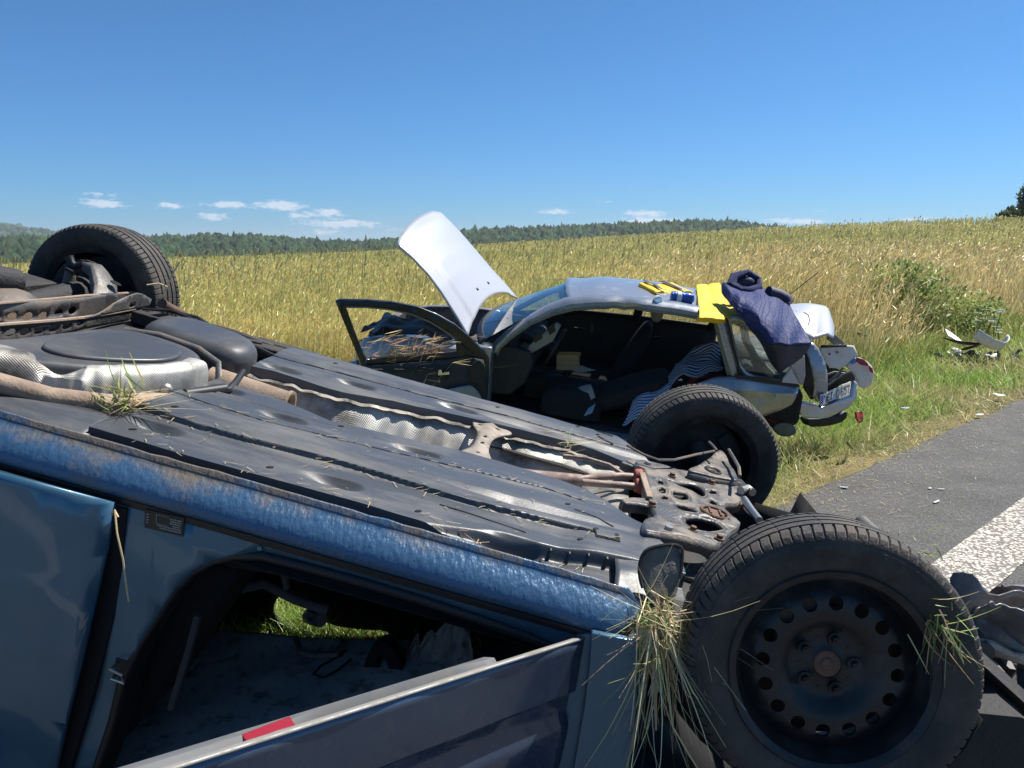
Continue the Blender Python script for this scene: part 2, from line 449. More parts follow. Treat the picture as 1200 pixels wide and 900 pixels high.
cm = m.build('centre_line', lm, smooth=False); cm['kind'] = 'structure'

# ------------------------------------------------------------------ grasses
grass_m = veg_mat('grass blades', 0.4)
straw_m = veg_mat('straw and ears', 0.3)

def scatter_polar(N, r0, r1, a0, a1, p=0.0):
    """points with density falling with distance (p=2: equal numbers per log ring)"""
    u = rng.uniform(0, 1, N)
    r = np.exp(np.log(r0) + u * np.log(r1 / r0)) if p == 2 else np.sqrt(r0 * r0 + u * (r1 * r1 - r0 * r0))
    a = np.radians(rng.uniform(a0, a1, N))
    return r * np.sin(a), r * np.cos(a)

def nz(x, y, s, o=0.0):
    """cheap smooth noise -1..1"""
    return (np.sin(x * s + 1.3 * np.sin(y * s * .7 + o) + o) + np.sin(y * s * 1.31 - 1.1 * np.sin(x * s * .9 + 2 * o)) + np.sin((x + y) * s * .57 + o * 3)) / 3

# wheat
wheat = Veg()
x, y = scatter_polar(122000, 7.5, 135, -47, 50, 2)
d = road_d(x, y); k = (d > 5.0 + 0.8 * nz(x, y, 1.1)); x, y = x[k], y[k]
N = len(x); r = np.hypot(x, y); z = ground_z(x, y)
h = 0.86 + 0.05 * nz(x, y, .8) + rng.normal(0, .06, N)
h = np.where(r > 20, h + 0.06 * nz(x, y, .12), h)
pw = r / 900 * 1.25
tone = np.clip(0.62 + 0.5 * nz(x, y, .25) + .25 * nz(x, y, .9, 2) + rng.normal(0, .22, N), 0, 1)[:, None]
gold = np.array([0.95, 0.76, 0.34]); green = np.array([0.60, 0.61, 0.23])
ear = (gold * tone + green * (1 - tone)) * (1 + rng.normal(0, .15, (N, 1)))
ear = np.clip(ear, .02, .9)
lean = np.stack([rng.normal(.07, .06, N), rng.normal(-.02, .06, N), np.zeros(N)], 1)
up = np.stack([lean[:, 0], lean[:, 1], h], 1)
base = np.stack([x, y, z], 1)
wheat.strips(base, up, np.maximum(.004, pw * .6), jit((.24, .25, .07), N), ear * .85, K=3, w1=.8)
el = .085 * np.ones(N) + np.maximum(0, r - 15) * .0008
tip = base + up
nd = np.stack([rng.normal(.03, .03, N), rng.normal(0, .03, N), el * rng.uniform(.4, 1, N)], 1)
az0 = rng.uniform(0, np.pi, N)
for kq in range(2):
    wheat.strips(tip, nd, np.maximum(.011, pw * .85), ear, np.clip(ear * 1.12, 0, 1), az=az0 + kq * np.pi / 2, K=3, w1=.25, mid=1.1)
lf = np.stack([rng.normal(0, .12, N), rng.normal(0, .12, N), rng.uniform(.05, .22, N)], 1)
wheat.strips(base + up * rng.uniform(.3, .75, (N, 1)), lf, np.maximum(.010, pw * .8), jit((.34, .36, .08), N), jit((.60, .48, .16), N), K=3, w1=.2,
             bend=np.stack([rng.normal(0, .05, N), rng.normal(0, .05, N), -rng.uniform(.02, .15, N)], 1))
# thin rye-like heads standing above the crop, mostly along the crest
x, y = scatter_polar(2600, 12, 100, -36, 38, 2); d = road_d(x, y); k = d > 6; x, y = x[k], y[k]
N = len(x); r = np.hypot(x, y); z = ground_z(x, y)
h = rng.uniform(.95, 1.35, N); up = np.stack([rng.normal(.06, .1, N), rng.normal(0, .08, N), h], 1); base = np.stack([x, y, z], 1)
wheat.strips(base, up, np.maximum(.004, r / 900 * .7), jit((.22, .22, .07), N), jit((.40, .36, .15), N), K=3, w1=.7)
wheat.strips(base + up, np.stack([rng.normal(.04, .03, N), rng.normal(0, .03, N), rng.uniform(.08, .16, N)], 1), np.maximum(.018, r / 900 * 1.4), jit((.34, .32, .14), N), jit((.42, .38, .18), N), K=3, w1=.3)
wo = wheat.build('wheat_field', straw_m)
tag(wo, 'ripening golden green wheat field stretching from the verge to the forest', 'wheat field', kind='stuff')

# tall dry grass: a belt between the mown verge and the wheat, highest on the right bank
dry = Veg()
x, y = scatter_polar(104000, 4.5, 34, -44, 49, 2)
d = road_d(x, y)
edge = 2.9 + 0.5 * nz(x, y, 1.7) + 0.35 * nz(x, y, 4.1, 1.0)
wide = np.where(x > 1.5, 9.5, 5.8) + .8 * nz(x, y, 1.3, 4)
k = (d > edge) & (d < wide) & (rng.uniform(0, 1, len(x)) < np.clip(.45 + .6 * nz(x, y, 1.9, 2) + .35 * (x > 1), 0.12, 1))
k &= ~((x > -2.6) & (x < 2.9) & (y > 5.7) & (y < 8.15))     # where the silver car stands
x, y = x[k], y[k]; N = len(x); r = np.hypot(x, y); z = ground_z(x, y)
h = np.clip(.80 + .42 * sstep(1.0, 6.0, x) + .14 * nz(x, y, 1.4, 1) + rng.normal(0, .13, N), .3, 1.45)
h *= np.where(d[k] < edge[k] + .7, .35 + .65 * (d[k] - edge[k]) / .7, 1)
lean = rng.normal(0, .16, (N, 2)) * h[:, None] + np.array([.05, -.03])
up = np.stack([lean[:, 0], lean[:, 1], h], 1); base = np.stack([x, y, z], 1)
tan = np.array([.88, .70, .38]); olv = np.array([.46, .43, .15])
tn = np.clip(.72 + .5 * nz(x, y, 1.1, 5) + rng.normal(0, .2, N), 0, 1)[:, None]
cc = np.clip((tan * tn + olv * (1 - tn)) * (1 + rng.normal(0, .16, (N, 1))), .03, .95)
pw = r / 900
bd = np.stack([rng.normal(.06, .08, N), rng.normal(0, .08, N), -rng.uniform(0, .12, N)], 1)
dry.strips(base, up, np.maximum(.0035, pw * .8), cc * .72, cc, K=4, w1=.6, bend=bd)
hd = np.stack([rng.normal(.05, .05, N), rng.normal(0, .05, N), rng.uniform(.03, .12, N)], 1)
for kq in range(2):
    dry.strips(base + up + bd, hd, np.maximum(.012, pw * 1.2), cc * 1.05, np.clip(cc * 1.2, 0, 1), K=3, w1=.2, mid=1.1)
# low green leaves at the foot of the dry grass
x, y = scatter_polar(60000, 4.5, 22, -30, 42, 2); d = road_d(x, y); k = (d > 2.0) & (d < 8); k &= ~((x > -2.6) & (x < 2.9) & (y > 5.7) & (y < 8.15))
x, y = x[k], y[k]; N = len(x); r = np.hypot(x, y)
h = rng.uniform(.1, .48, N); gg = jit((.27, .36, .08), N); yy = jit((.50, .44, .17), N); tt = np.clip(.35 + .8 * nz(x, y, 1.6, 8) + rng.normal(0, .2, N), 0, 1)[:, None]
cc = gg * (1 - tt) + yy * tt
dry.strips(np.stack([x, y, ground_z(x, y)], 1), np.stack([rng.normal(0, .12, N), rng.normal(0, .12, N), h], 1), np.maximum(.006, r / 900), cc * .6, cc, K=3, w1=.1,
           bend=np.stack([rng.normal(0, .09, N), rng.normal(0, .09, N), -rng.uniform(0, .1, N)], 1))
# seed heads just behind the open door of the silver car
N = 130
x = rng.uniform(-1.42, -.74, N); y = 6.3 + (x + .2) * .187 + rng.uniform(.05, .11, N); h = rng.uniform(.80, 1.14, N)
up = np.stack([rng.normal(.1, .1, N), rng.normal(0, .03, N), h], 1); base = np.stack([x, y, ground_z(x, y)], 1)
bd = np.stack([rng.normal(.12, .1, N), rng.normal(0, .02, N), -rng.uniform(.02, .1, N)], 1)
cs = jit((.85, .64, .36), N)
dry.strips(base, up, .0045, cs * .7, cs, K=5, w1=.7, bend=bd)
for kq in range(3):
    dry.strips(base + up + bd, bd * .55 + np.stack([rng.normal(.02, .012, N), rng.normal(0, .01, N), rng.normal(.05, .02, N)], 1), .010, cs, cs * 1.15, K=4, w1=.2, mid=1.3)
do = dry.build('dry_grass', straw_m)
tag(do, 'tall tan dry grass with seed heads between the verge and the wheat', 'dry grass', kind='stuff')

# short green verge grass
gr = Veg()
x, y = scatter_polar(240000, 2.4, 26, -54, 48, 2); d = road_d(x, y)
k = (d > -.02 + .10 * nz(x, y, 3.1) + .05 * nz(x, y, 11)) & (d < 4.3) & (rng.uniform(0, 1, len(x)) < np.clip(.75 + .4 * nz(x, y, 3.3, 1) + d * .25, .35, 1))
x, y, d = x[k], y[k], d[k]; N = len(x); r = np.hypot(x, y)
h = np.clip(.05 + .13 * sstep(0, .8, d) + .05 * nz(x, y, 4.5) + rng.normal(0, .04, N), .025, .4)
tt = np.clip(.25 + .55 * nz(x, y, 2.3, 3) + .8 * (1 - sstep(0, .45, d)) + rng.normal(0, .22, N), 0, 1)[:, None]
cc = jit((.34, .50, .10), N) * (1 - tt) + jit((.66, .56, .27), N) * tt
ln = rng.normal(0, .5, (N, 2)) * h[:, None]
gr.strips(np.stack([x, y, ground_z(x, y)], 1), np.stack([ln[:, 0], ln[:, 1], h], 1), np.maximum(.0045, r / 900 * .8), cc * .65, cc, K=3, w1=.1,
          bend=np.stack([rng.normal(0, .05, N), rng.normal(0, .05, N), -rng.uniform(0, .06, N)], 1))
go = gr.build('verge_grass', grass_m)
tag(go, 'short green grass on the verge along the road edge', 'grass', kind='stuff')

# dry clippings strewn on the asphalt
lt = Veg()
N = 2600
s = rng.uniform(-5, 14, N); dd = -np.abs(rng.exponential(.28, N)); k = dd > -1.9; s, dd = s[k], dd[k]; N = len(s)
p = EDGE[None] + RD[None] * s[:, None] + RN[None] * dd[:, None]
a = rng.uniform(0, 2 * np.pi, N); L = rng.uniform(.01, .07, N)
lt.strips(np.stack([p[:, 0], p[:, 1], np.full(N, .007)], 1), np.stack([np.cos(a) * L, np.sin(a) * L, rng.uniform(0, .01, N)], 1), .003, jit((.5, .4, .2), N), jit((.55, .45, .25), N), az=a + np.pi / 2, K=2, w1=.6)
lo_ = lt.build('straw_litter', straw_m)
tag(lo_, 'loose straw and dry clippings strewn along the asphalt edge', 'straw', kind='stuff')

# ------------------------------------------------------------------ hills and forest
RIDGE = [(-60, 10), (-33, 12), (-25, 12), (-22, 14), (-18.5, 14.5), (-14, 9), (-12, 8), (-8, 11), (-2.5, 22), (3, 24), (8, 28), (13, 30), (16, 29), (19, 22), (24, 14), (45, 5)]
def ridge_top(a): return interp(a, RIDGE)
hill_m = pbr('forest floor', (0.03, 0.045, 0.018), 0.95, var=.3, vscale=.02)
m = MB()
az = np.linspace(-60, 45, 150)
rows = []
for a in az:
    tp = ridge_top(a) + 1.65 - 17 + 2.0 * noise.noise((a * .5, 0, 0))
    row = []
    for r, f in ((420, -.3), (520, 0), (620, .35), (720, .7), (800, .92), (860, 1), (950, .9), (1300, -.5)):
        zz = -20 + (tp + 20) * f if f >= 0 else -27
        row.append((r * math.sin(R(a)), r * math.cos(R(a)), zz))
    rows.append(row)
m.grid(rows)
hills = m.build('hills', hill_m); hills['kind'] = 'structure'
FAR = [(-75, 22), (-40, 26), (-33.5, 24), (-31, 17), (-28, 12), (-20, 6), (0, 0)]
m = MB(); rows = []
for a in np.linspace(-75, 0, 70):
    tp = interp(a, FAR) * 2.6 + 1.65
    rows.append([(r * math.sin(R(a)), r * math.cos(R(a)), -40 + (tp - 10 + 40) * f) for r, f in ((1700, 0), (2000, .6), (2400, 1), (2900, 0))])
m.grid(rows)
fh = m.build('far_hill', hill_m); fh['kind'] = 'structure'

forest_m = bpy.data.materials.new('forest crowns'); forest_m.use_nodes = True
n, l = forest_m.node_tree.nodes, forest_m.node_tree.links
b = n['Principled BSDF']; b.inputs['Roughness'].default_value = 0.9; b.inputs['Specular IOR Level'].default_value = 0.1
a_ = n.new('ShaderNodeAttribute'); a_.attribute_name = 'col'; l.new(a_.outputs['Color'], b.inputs['Base Color'])
def crowns(name, pts, cols, hs, ws):
    bm = bmesh.new(); bmesh.ops.create_icosphere(bm, subdivisions=2, radius=1); U = np.array([v.co for v in bm.verts]); bm.faces.ensure_lookup_table()
    T = np.array([[v.index for v in f.verts] for f in bm.faces]); bm.free()
    N = len(pts); nv = len(U)
    disp = 1 + rng.normal(0, .15, (N, nv, 1))
    V = U[None] * disp; V[..., :2] *= ws[:, None, None]
    tz = (U[:, 2] + 1) / 2
    V[..., :2] *= (1.1 - .35 * tz ** 2)[None, :, None]
    V[..., 2] = (U[None, :, 2] + 1) / 2 * hs[:, None] * disp[..., 0]
    V += pts[:, None, :]
    F = (np.arange(N) * nv)[:, None, None] + T[None]
    C = np.repeat(cols[:, None, :], nv, 1) * (1 + rng.normal(0, .25, (N, nv, 1)))
    C = np.clip(C, .003, 1)
    V = V.reshape(-1, 3); F = F.reshape(-1, 3); C = C.reshape(-1, 3)
    me = bpy.data.meshes.new(name)
    me.vertices.add(len(V)); me.vertices.foreach_set('co', V.astype(np.float32).ravel())
    me.loops.add(F.size); me.loops.foreach_set('vertex_index', F.astype(np.int32).ravel())
    me.polygons.add(len(F)); me.polygons.foreach_set('loop_start', np.arange(0, F.size, 3, dtype=np.int32))
    at = me.attributes.new('col', 'FLOAT_COLOR', 'POINT'); at.data.foreach_set('color', np.concatenate([C, np.ones((len(C), 1))], 1).astype(np.float32).ravel())
    me.materials.append(forest_m); me.update(); me.validate()
    o = bpy.data.objects.new(name, me); COL.objects.link(o); return o
N = 6800
a = rng.uniform(-48, 30, N); f = rng.uniform(0, 1, N) ** .8; r = 500 + f * 380
tp = np.array([ridge_top(q) for q in a]) + 1.65 - 17
ff = np.interp(r, [420, 520, 620, 720, 800, 860, 950], [0, 0, .35, .7, .92, 1, .9]); zz = -20 + (tp + 20) * ff - 1
hs = rng.uniform(13.5, 16.5, N); ws = rng.uniform(4.2, 7.5, N)
cols = jit((.030, .052, .022), N, .22, .08)
pts = np.stack([r * np.sin(np.radians(a)), r * np.cos(np.radians(a)), zz], 1)
fo = crowns('forest', pts, cols, hs, ws)
tag(fo, 'dark green forest covering the ridge beyond the wheat field', 'forest', kind='stuff')
N = 1500
a = rng.uniform(-55, -18, N); r = rng.uniform(1750, 2500, N)
tp = np.array([interp(q, FAR) for q in a]) * 2.6 + 1.65; ff = np.interp(r, [1700, 2000, 2400], [0, .6, 1]); zz = -40 + (tp + 30) * ff - 2
pts = np.stack([r * np.sin(np.radians(a)), r * np.cos(np.radians(a)), zz], 1)
fo2 = crowns('far_forest', pts, jit((.035, .06, .03), N, .25, .1), rng.uniform(12, 20, N), rng.uniform(8, 16, N))
tag(fo2, 'bluish wooded hill on the horizon behind the upturned rear wheel', 'forest', kind='stuff')

# ------------------------------------------------------------------ haze: one box of thin air round everything on the ground
hz = bpy.data.materials.new('summer haze'); hz.use_nodes = True
n, l = hz.node_tree.nodes, hz.node_tree.links
n.remove(n['Principled BSDF'])
pv = n.new('ShaderNodeVolumePrincipled'); pv.inputs['Color'].default_value = (.80, .90, 1.0, 1); pv.inputs['Density'].default_value = 0.00016; pv.inputs['Anisotropy'].default_value = .2
l.new(pv.outputs['Volume'], n['Material Output'].inputs['Volume'])
m = MB(); m.box((0, 0, 35), (13000, 13000, 2 * 65)); haze = m.build('haze', hz, smooth=False); haze['kind'] = 'stuff'
tag(haze, 'thin bluish summer haze that softens the far wooded hills', 'haze', kind='stuff')

# ================================================================== the overturned blue car
# own axes: x forward, y to the far side, z towards the underbody (up, since it lies on its roof); z = 0 at the sill flanges
BP = [-0.085635, 0.256325, 0.030246, 0.757228, 2.315221, 0.774625]
BR = Matrix.Rotation(BP[0], 3, 'Z') @ Matrix.Rotation(BP[1], 3, 'Y') @ Matrix.Rotation(BP[2], 3, 'X')
bcar = empty('overturned_car', BP[3:6], (BP[2], BP[1], BP[0]))
tag(bcar, 'blue car lying on its roof with its black underbody and wheels in the air', 'car')
def bworld(p): return BR @ Vector(p) + Vector(BP[3:6])
def blocal(p): return BR.transposed() @ (Vector(p) - Vector(BP[3:6]))

blue = pbr('metallic blue paint', (0.046, 0.125, 0.195), 0.30, 0.35, coat=0.7, dirt=(0.10, 0.085, 0.06), damt=0.35, dscale=5, dlo=.5, dhi=.8)
blue_in = pbr('blue paint of the door aperture', (0.055, 0.14, 0.21), 0.38, 0.3, coat=0.4, dirt=(0.10, 0.085, 0.06), damt=0.25, dscale=7, dlo=.5, dhi=.8)
navy = pbr('dusty blue door paint darkened for shade', (0.046, 0.070, 0.118), 0.27, 0.35, coat=0.7, dirt=(0.14, 0.13, 0.12), damt=0.5, dscale=26, dlo=.55, dhi=.85)  # blue body paint darkened and greyed for the open door's shaded face
black = pbr('black trim plastic', (0.012, 0.012, 0.013), 0.5, var=.2)
void = pbr('dark cavity', (0.006, 0.006, 0.007), 0.9)  # near-black colour standing in for shade inside gaps, holes and recesses
rubber = pbr('tyre rubber', (0.026, 0.024, 0.022), 0.66, dirt=(0.15, 0.125, 0.10), damt=0.75, dscale=7, bump=.25, bscale=140, dlo=.42, dhi=.75)
rimm = pbr('black steel wheel', (0.010, 0.011, 0.013), 0.42, dirt=(0.12, 0.10, 0.085), damt=0.55, dscale=11, dlo=.5, dhi=.75)
rust = pbr('rusty steel', (0.15, 0.085, 0.055), 0.85, dirt=(0.05, 0.03, 0.022), damt=0.7, dscale=22, bump=.3, bscale=90)
alu = pbr('bare bolt steel', (0.45, 0.43, 0.40), 0.35, 0.9, var=.2, vscale=40)
tanpipe = pbr('dusty exhaust steel', (0.34, 0.255, 0.19), 0.7, 0.2, dirt=(0.17, 0.11, 0.08), damt=0.7, dscale=9, bump=.25, bscale=120)
pinkpipe = pbr('heat tinted exhaust steel', (0.26, 0.195, 0.165), 0.6, 0.3, dirt=(0.12, 0.06, 0.05), damt=0.7, dscale=14, bump=.2, bscale=120)
plastic = pbr('underbody plastic', (0.052, 0.056, 0.064), 0.38, dirt=(0.22, 0.20, 0.175), damt=0.5, dscale=4.6, bump=.08, bscale=240, stretch=(.4, 1.6, 1.6), dlo=.46, dhi=.80, spec=.6)
n, l = plastic.node_tree.nodes, plastic.node_tree.links
tc = n.new('ShaderNodeTexCoord'); mp = n.new('ShaderNodeMapping'); mp.inputs['Scale'].default_value = (3, 110, 30); l.new(tc.outputs['Object'], mp.inputs['Vector'])
st_ = n.new('ShaderNodeTexNoise'); st_.inputs['Scale'].default_value = 1.0; st_.inputs['Detail'].default_value = 6; st_.inputs['Roughness'].default_value = .7; l.new(mp.outputs['Vector'], st_.inputs['Vector'])
bs_ = n.new('ShaderNodeBump'); bs_.inputs['Strength'].default_value = .14; bs_.inputs['Distance'].default_value = .004
l.new(st_.outputs['Fac'], bs_.inputs['Height'])
ob_ = [k for k in n if k.bl_idname == 'ShaderNodeBump' and k != bs_][0]
l.new(bs_.outputs['Normal'], ob_.inputs['Normal'])
steel = pbr('painted subframe steel', (0.080, 0.080, 0.083), 0.38, 0.35, dirt=(0.33, 0.26, 0.19), damt=0.6, dscale=9, bump=.25, bscale=110, dlo=.40, dhi=.72)
beamm = pbr('grey axle steel', (0.12, 0.115, 0.108), 0.5, 0.4, dirt=(0.22, 0.15, 0.10), damt=0.55, dscale=7, bump=.2, bscale=110)
tankm = pbr('fuel tank plastic', (0.050, 0.052, 0.056), 0.38, dirt=(0.15, 0.14, 0.13), damt=0.4, dscale=4, bump=.06, bscale=60, dlo=.42, dhi=.8)
undercoat = pbr('underseal on floor pan', (0.022, 0.022, 0.024), 0.75, dirt=(0.12, 0.10, 0.08), damt=0.4, dscale=6, bump=.5, bscale=80)
trim_grey = pbr('grey cabin trim', (0.16, 0.175, 0.19), 0.8, var=.25, vscale=9, bump=.1, bscale=300)
head_grey = pbr('pale headliner cloth', (0.66, 0.70, 0.72), 0.95, dirt=(0.03, 0.03, 0.03), damt=0.7, dscale=16, dlo=.52, dhi=.68)
fabric_dk = pbr('dark seat cloth', (0.013, 0.014, 0.017), 0.95, var=.3, vscale=30)
redr = pbr('red reflector plastic', (0.26, 0.012, 0.022), 0.3, coat=.3, var=.25, vscale=200)

# chip guard: orange-peel ripples running across the sill
sillm = pbr('sill chip guard in blue', (0.046, 0.112, 0.205), 0.38, 0.25, coat=.12)
n, l = sillm.node_tree.nodes, sillm.node_tree.links
b = n['Principled BSDF']
tc = n.new('ShaderNodeTexCoord'); mp = n.new('ShaderNodeMapping'); mp.inputs['Scale'].default_value = (85, 48, 48); mp.inputs['Rotation'].default_value = (0, R(28), 0)
l.new(tc.outputs['Object'], mp.inputs['Vector'])
t = n.new('ShaderNodeTexNoise'); t.inputs['Scale'].default_value = 1.0; t.inputs['Detail'].default_value = 2.5
l.new(mp.outputs['Vector'], t.inputs['Vector'])
bp = n.new('ShaderNodeBump'); bp.inputs['Strength'].default_value = 0.42; bp.inputs['Distance'].default_value = 0.009
l.new(t.outputs['Fac'], bp.inputs['Height']); l.new(bp.outputs['Normal'], b.inputs['Normal'])
sx = n.new('ShaderNodeSeparateXYZ'); l.new(tc.outputs['Object'], sx.inputs['Vector'])
dn = n.new('ShaderNodeTexNoise'); dn.inputs['Scale'].default_value = 7; dn.inputs['Detail'].default_value = 9; dn.inputs['Roughness'].default_value = .7
l.new(tc.outputs['Object'], dn.inputs['Vector'])
# road dirt: thick at the flange (z near 0), thinning downwards, and a scuffed brown stretch about half way
def nmath(nodes, links, op, a, b_=None):
    q = nodes.new('ShaderNodeMath'); q.operation = op
    for i, v in enumerate((a, b_)):
        if v is None: continue
        if isinstance(v, (int, float)): q.inputs[i].default_value = v
        else: links.new(v, q.inputs[i])
    return q.outputs['Value']
zf = n.new('ShaderNodeMapRange'); zf.inputs['From Min'].default_value = -0.035; zf.inputs['From Max'].default_value = 0.002; l.new(sx.outputs['Z'], zf.inputs['Value'])
xf = nmath(n, l, 'MULTIPLY', nmath(n, l, 'EXPONENT', nmath(n, l, 'MULTIPLY', nmath(n, l, 'POWER', nmath(n, l, 'ADD', sx.outputs['X'], 1.62), 2.0), -9.0)), .34)
s_ = nmath(n, l, 'ADD', nmath(n, l, 'ADD', nmath(n, l, 'MULTIPLY', zf.outputs['Result'], .52), xf), nmath(n, l, 'MULTIPLY', nmath(n, l, 'SUBTRACT', dn.outputs['Fac'], .5), 1.9))
mr = n.new('ShaderNodeMapRange'); mr.inputs['From Min'].default_value = .32; mr.inputs['From Max'].default_value = .75; mr.inputs['To Max'].default_value = .9; l.new(s_, mr.inputs['Value'])
mx = n.new('ShaderNodeMix'); mx.data_type = 'RGBA'; mx.inputs['A'].default_value = (0.046, 0.112, 0.205, 1); mx.inputs['B'].default_value = (0.155, 0.125, 0.095, 1)
l.new(mr.outputs['Result'], mx.inputs['Factor']); l.new(mx.outputs['Result'], b.inputs['Base Color'])
rr = n.new('ShaderNodeMapRange'); rr.inputs['To Min'].default_value = .36; rr.inputs['To Max'].default_value = .85; l.new(mr.outputs['Result'], rr.inputs['Value']); l.new(rr.outputs['Result'], b.inputs['Roughness'])

# embossed aluminium heat shield: waffle bump + soot
shield = bpy.data.materials.new('embossed aluminium shield'); shield.use_nodes = True
n, l = shield.node_tree.nodes, shield.node_tree.links
b = n['Principled BSDF']; b.inputs['Metallic'].default_value = .5; b.inputs['Roughness'].default_value = .46
tc = n.new('ShaderNodeTexCoord'); sx = n.new('ShaderNodeSeparateXYZ'); l.new(tc.outputs['UV'], sx.inputs['Vector'])
hh = nmath(n, l, 'MULTIPLY', nmath(n, l, 'SINE', nmath(n, l, 'MULTIPLY', sx.outputs['X'], 2 * math.pi / .0075)), nmath(n, l, 'SINE', nmath(n, l, 'MULTIPLY', sx.outputs['Y'], 2 * math.pi / .0075)))
bp = n.new('ShaderNodeBump'); bp.inputs['Strength'].default_value = .45; bp.inputs['Distance'].default_value = .0016
l.new(hh, bp.inputs['Height']); l.new(bp.outputs['Normal'], b.inputs['Normal'])
so = n.new('ShaderNodeTexNoise'); so.inputs['Scale'].default_value = 5; so.inputs['Detail'].default_value = 9; so.inputs['Roughness'].default_value = .68
l.new(tc.outputs['Object'], so.inputs['Vector'])
sr = n.new('ShaderNodeValToRGB'); sr.color_ramp.elements[0].position = .34; sr.color_ramp.elements[1].position = .60
sr.color_ramp.elements[0].color = (.10, .085, .07, 1); sr.color_ramp.elements[1].color = (.52, .50, .45, 1)
l.new(so.outputs['Fac'], sr.inputs['Fac']); l.new(sr.outputs['Color'], b.inputs['Base Color'])

def uv_grid(obj, nu, nv, P):
    """arc length UVs for a single grid mesh so that the embossing keeps its pitch"""
    me = obj.data; uv = me.uv_layers.new(name='UVMap')
    U = np.zeros((nu, nv)); V = np.zeros((nu, nv)); A = np.array([[tuple(p) for p in row] for row in P])
    U[1:] = np.cumsum(np.linalg.norm(np.diff(A, axis=0), axis=2), 0); V[:, 1:] = np.cumsum(np.linalg.norm(np.diff(A, axis=1), axis=2), 1)
    U = np.repeat(U.mean(1)[:, None], nv, 1)
    fu, fv = U.ravel(), V.ravel()
    for lp in me.loops: uv.data[lp.index].uv = (fu[lp.vertex_index], fv[lp.vertex_index])

# ---------------------------------------------------------------- sills
def sill_secs(x0, x1, side, n_=60, endtaper=True):
    prof = [(-.690, .010), (-.694, .012), (-.698, .010), (-.700, -.002), (-.712, -.012), (-.734, -.026), (-.754, -.046), (-.764, -.066), (-.762, -.082), (-.752, -.090), (-.715, -.090), (-.690, -.060)]
    secs = []
    for i in range(n_ + 1):
        x = x0 + (x1 - x0) * i / n_
        k = 1.0
        if endtaper:
            e = (x1 - x) / .05
            if e < 1: k = math.sqrt(max(0.0, 1 - (1 - max(e, 0)) ** 2)) * .85 + .15
        dz = .004 * noise.noise((x * 4, 1, side))
        lip = .0035 * noise.noise((x * 22, 7, side))
        secs.append([(x, side * ((y + .70) * k - .70), (z + .03) * k - .03 + dz + (lip if z > .005 else 0)) for y, z in prof])
    return secs
MB().loft([[(x, y, z - .05) for x, y, z in s_] for s_ in sill_secs(-2.9, -.405, -1)]).build('sill', undercoat, bcar, auto=60)
m = MB().loft(sill_secs(-2.9, -.40, 1))
m.build('sill', sillm, bcar, auto=60)
m = MB(); m.loft([[(x, y, z) for y, z in ((-.700, -.086), (-.7585, -.088), (-.7590, -.094), (-.7560, -.106), (-.700, -.108))] for x in np.linspace(-2.9, -.42, 30)]); m.build('sill_shade_strip', black, bcar)  # black strip added as the shadow under the sill lip
# ---------------------------------------------------------------- floor pan
m = MB()
for y0, y1 in ((-.69, -.10), (.26, .69)):
    m.grid([[(x, y, -.055 + .006 * noise.noise((x * 6, y * 6, 0))) for y in np.linspace(y0, y1, 10)] for x in np.linspace(-3.0, -.15, 40)])
m.grid([[(x, y, -.19) for y in np.linspace(-.3, .5, 4)] for x in np.linspace(-1.75, .1, 10)])
m.grid([[(x, y, -.055) for y in np.linspace(-.3, .5, 6)] for x in np.linspace(-3.1, -1.75, 6)])
m.build('floor_pan', undercoat, bcar, solid=.004)

# ---------------------------------------------------------------- plastic underbody panels
NEAR_E = [(-1.76, -.045), (-1.60, -.072), (-1.54, -.081), (-1.44, -.11), (-1.35, -.14), (-1.25, -.12), (-1.16, -.107), (-.93, -.082), (-.76, -.084), (-.67, -.091), (-.56, -.114), (-.48, -.17), (-.43, -.23), (-.385, -.30), (-.34, -.40), (-.30, -.47)]
DENT_N = [(-1.19, -.550), (-1.05, -.196), (-1.455, -.231), (-1.70, -.125), (-1.68, -.524), (-.71, -.606)]
def dent(x, y, L, depth=.026, a=.092, bb=.034):
    z = 0
    for cx, cy in L:
        u = (x - cx) / (a * 1.25 if x < cx else a * .75); v = (y - cy) / (bb * (1 + .25 * (u if u > 0 else 0)))
        q = u * u + v * v
        if q < 1:
            k = (1 - q) ** 1.25
            z -= depth * k * (1.0 if u > -.2 else max(0.25, 1 + .75 * (u + .2)))
    return z
def groove(y, c, w, dp): return -dp * max(0, 1 - abs(y - c) / w)
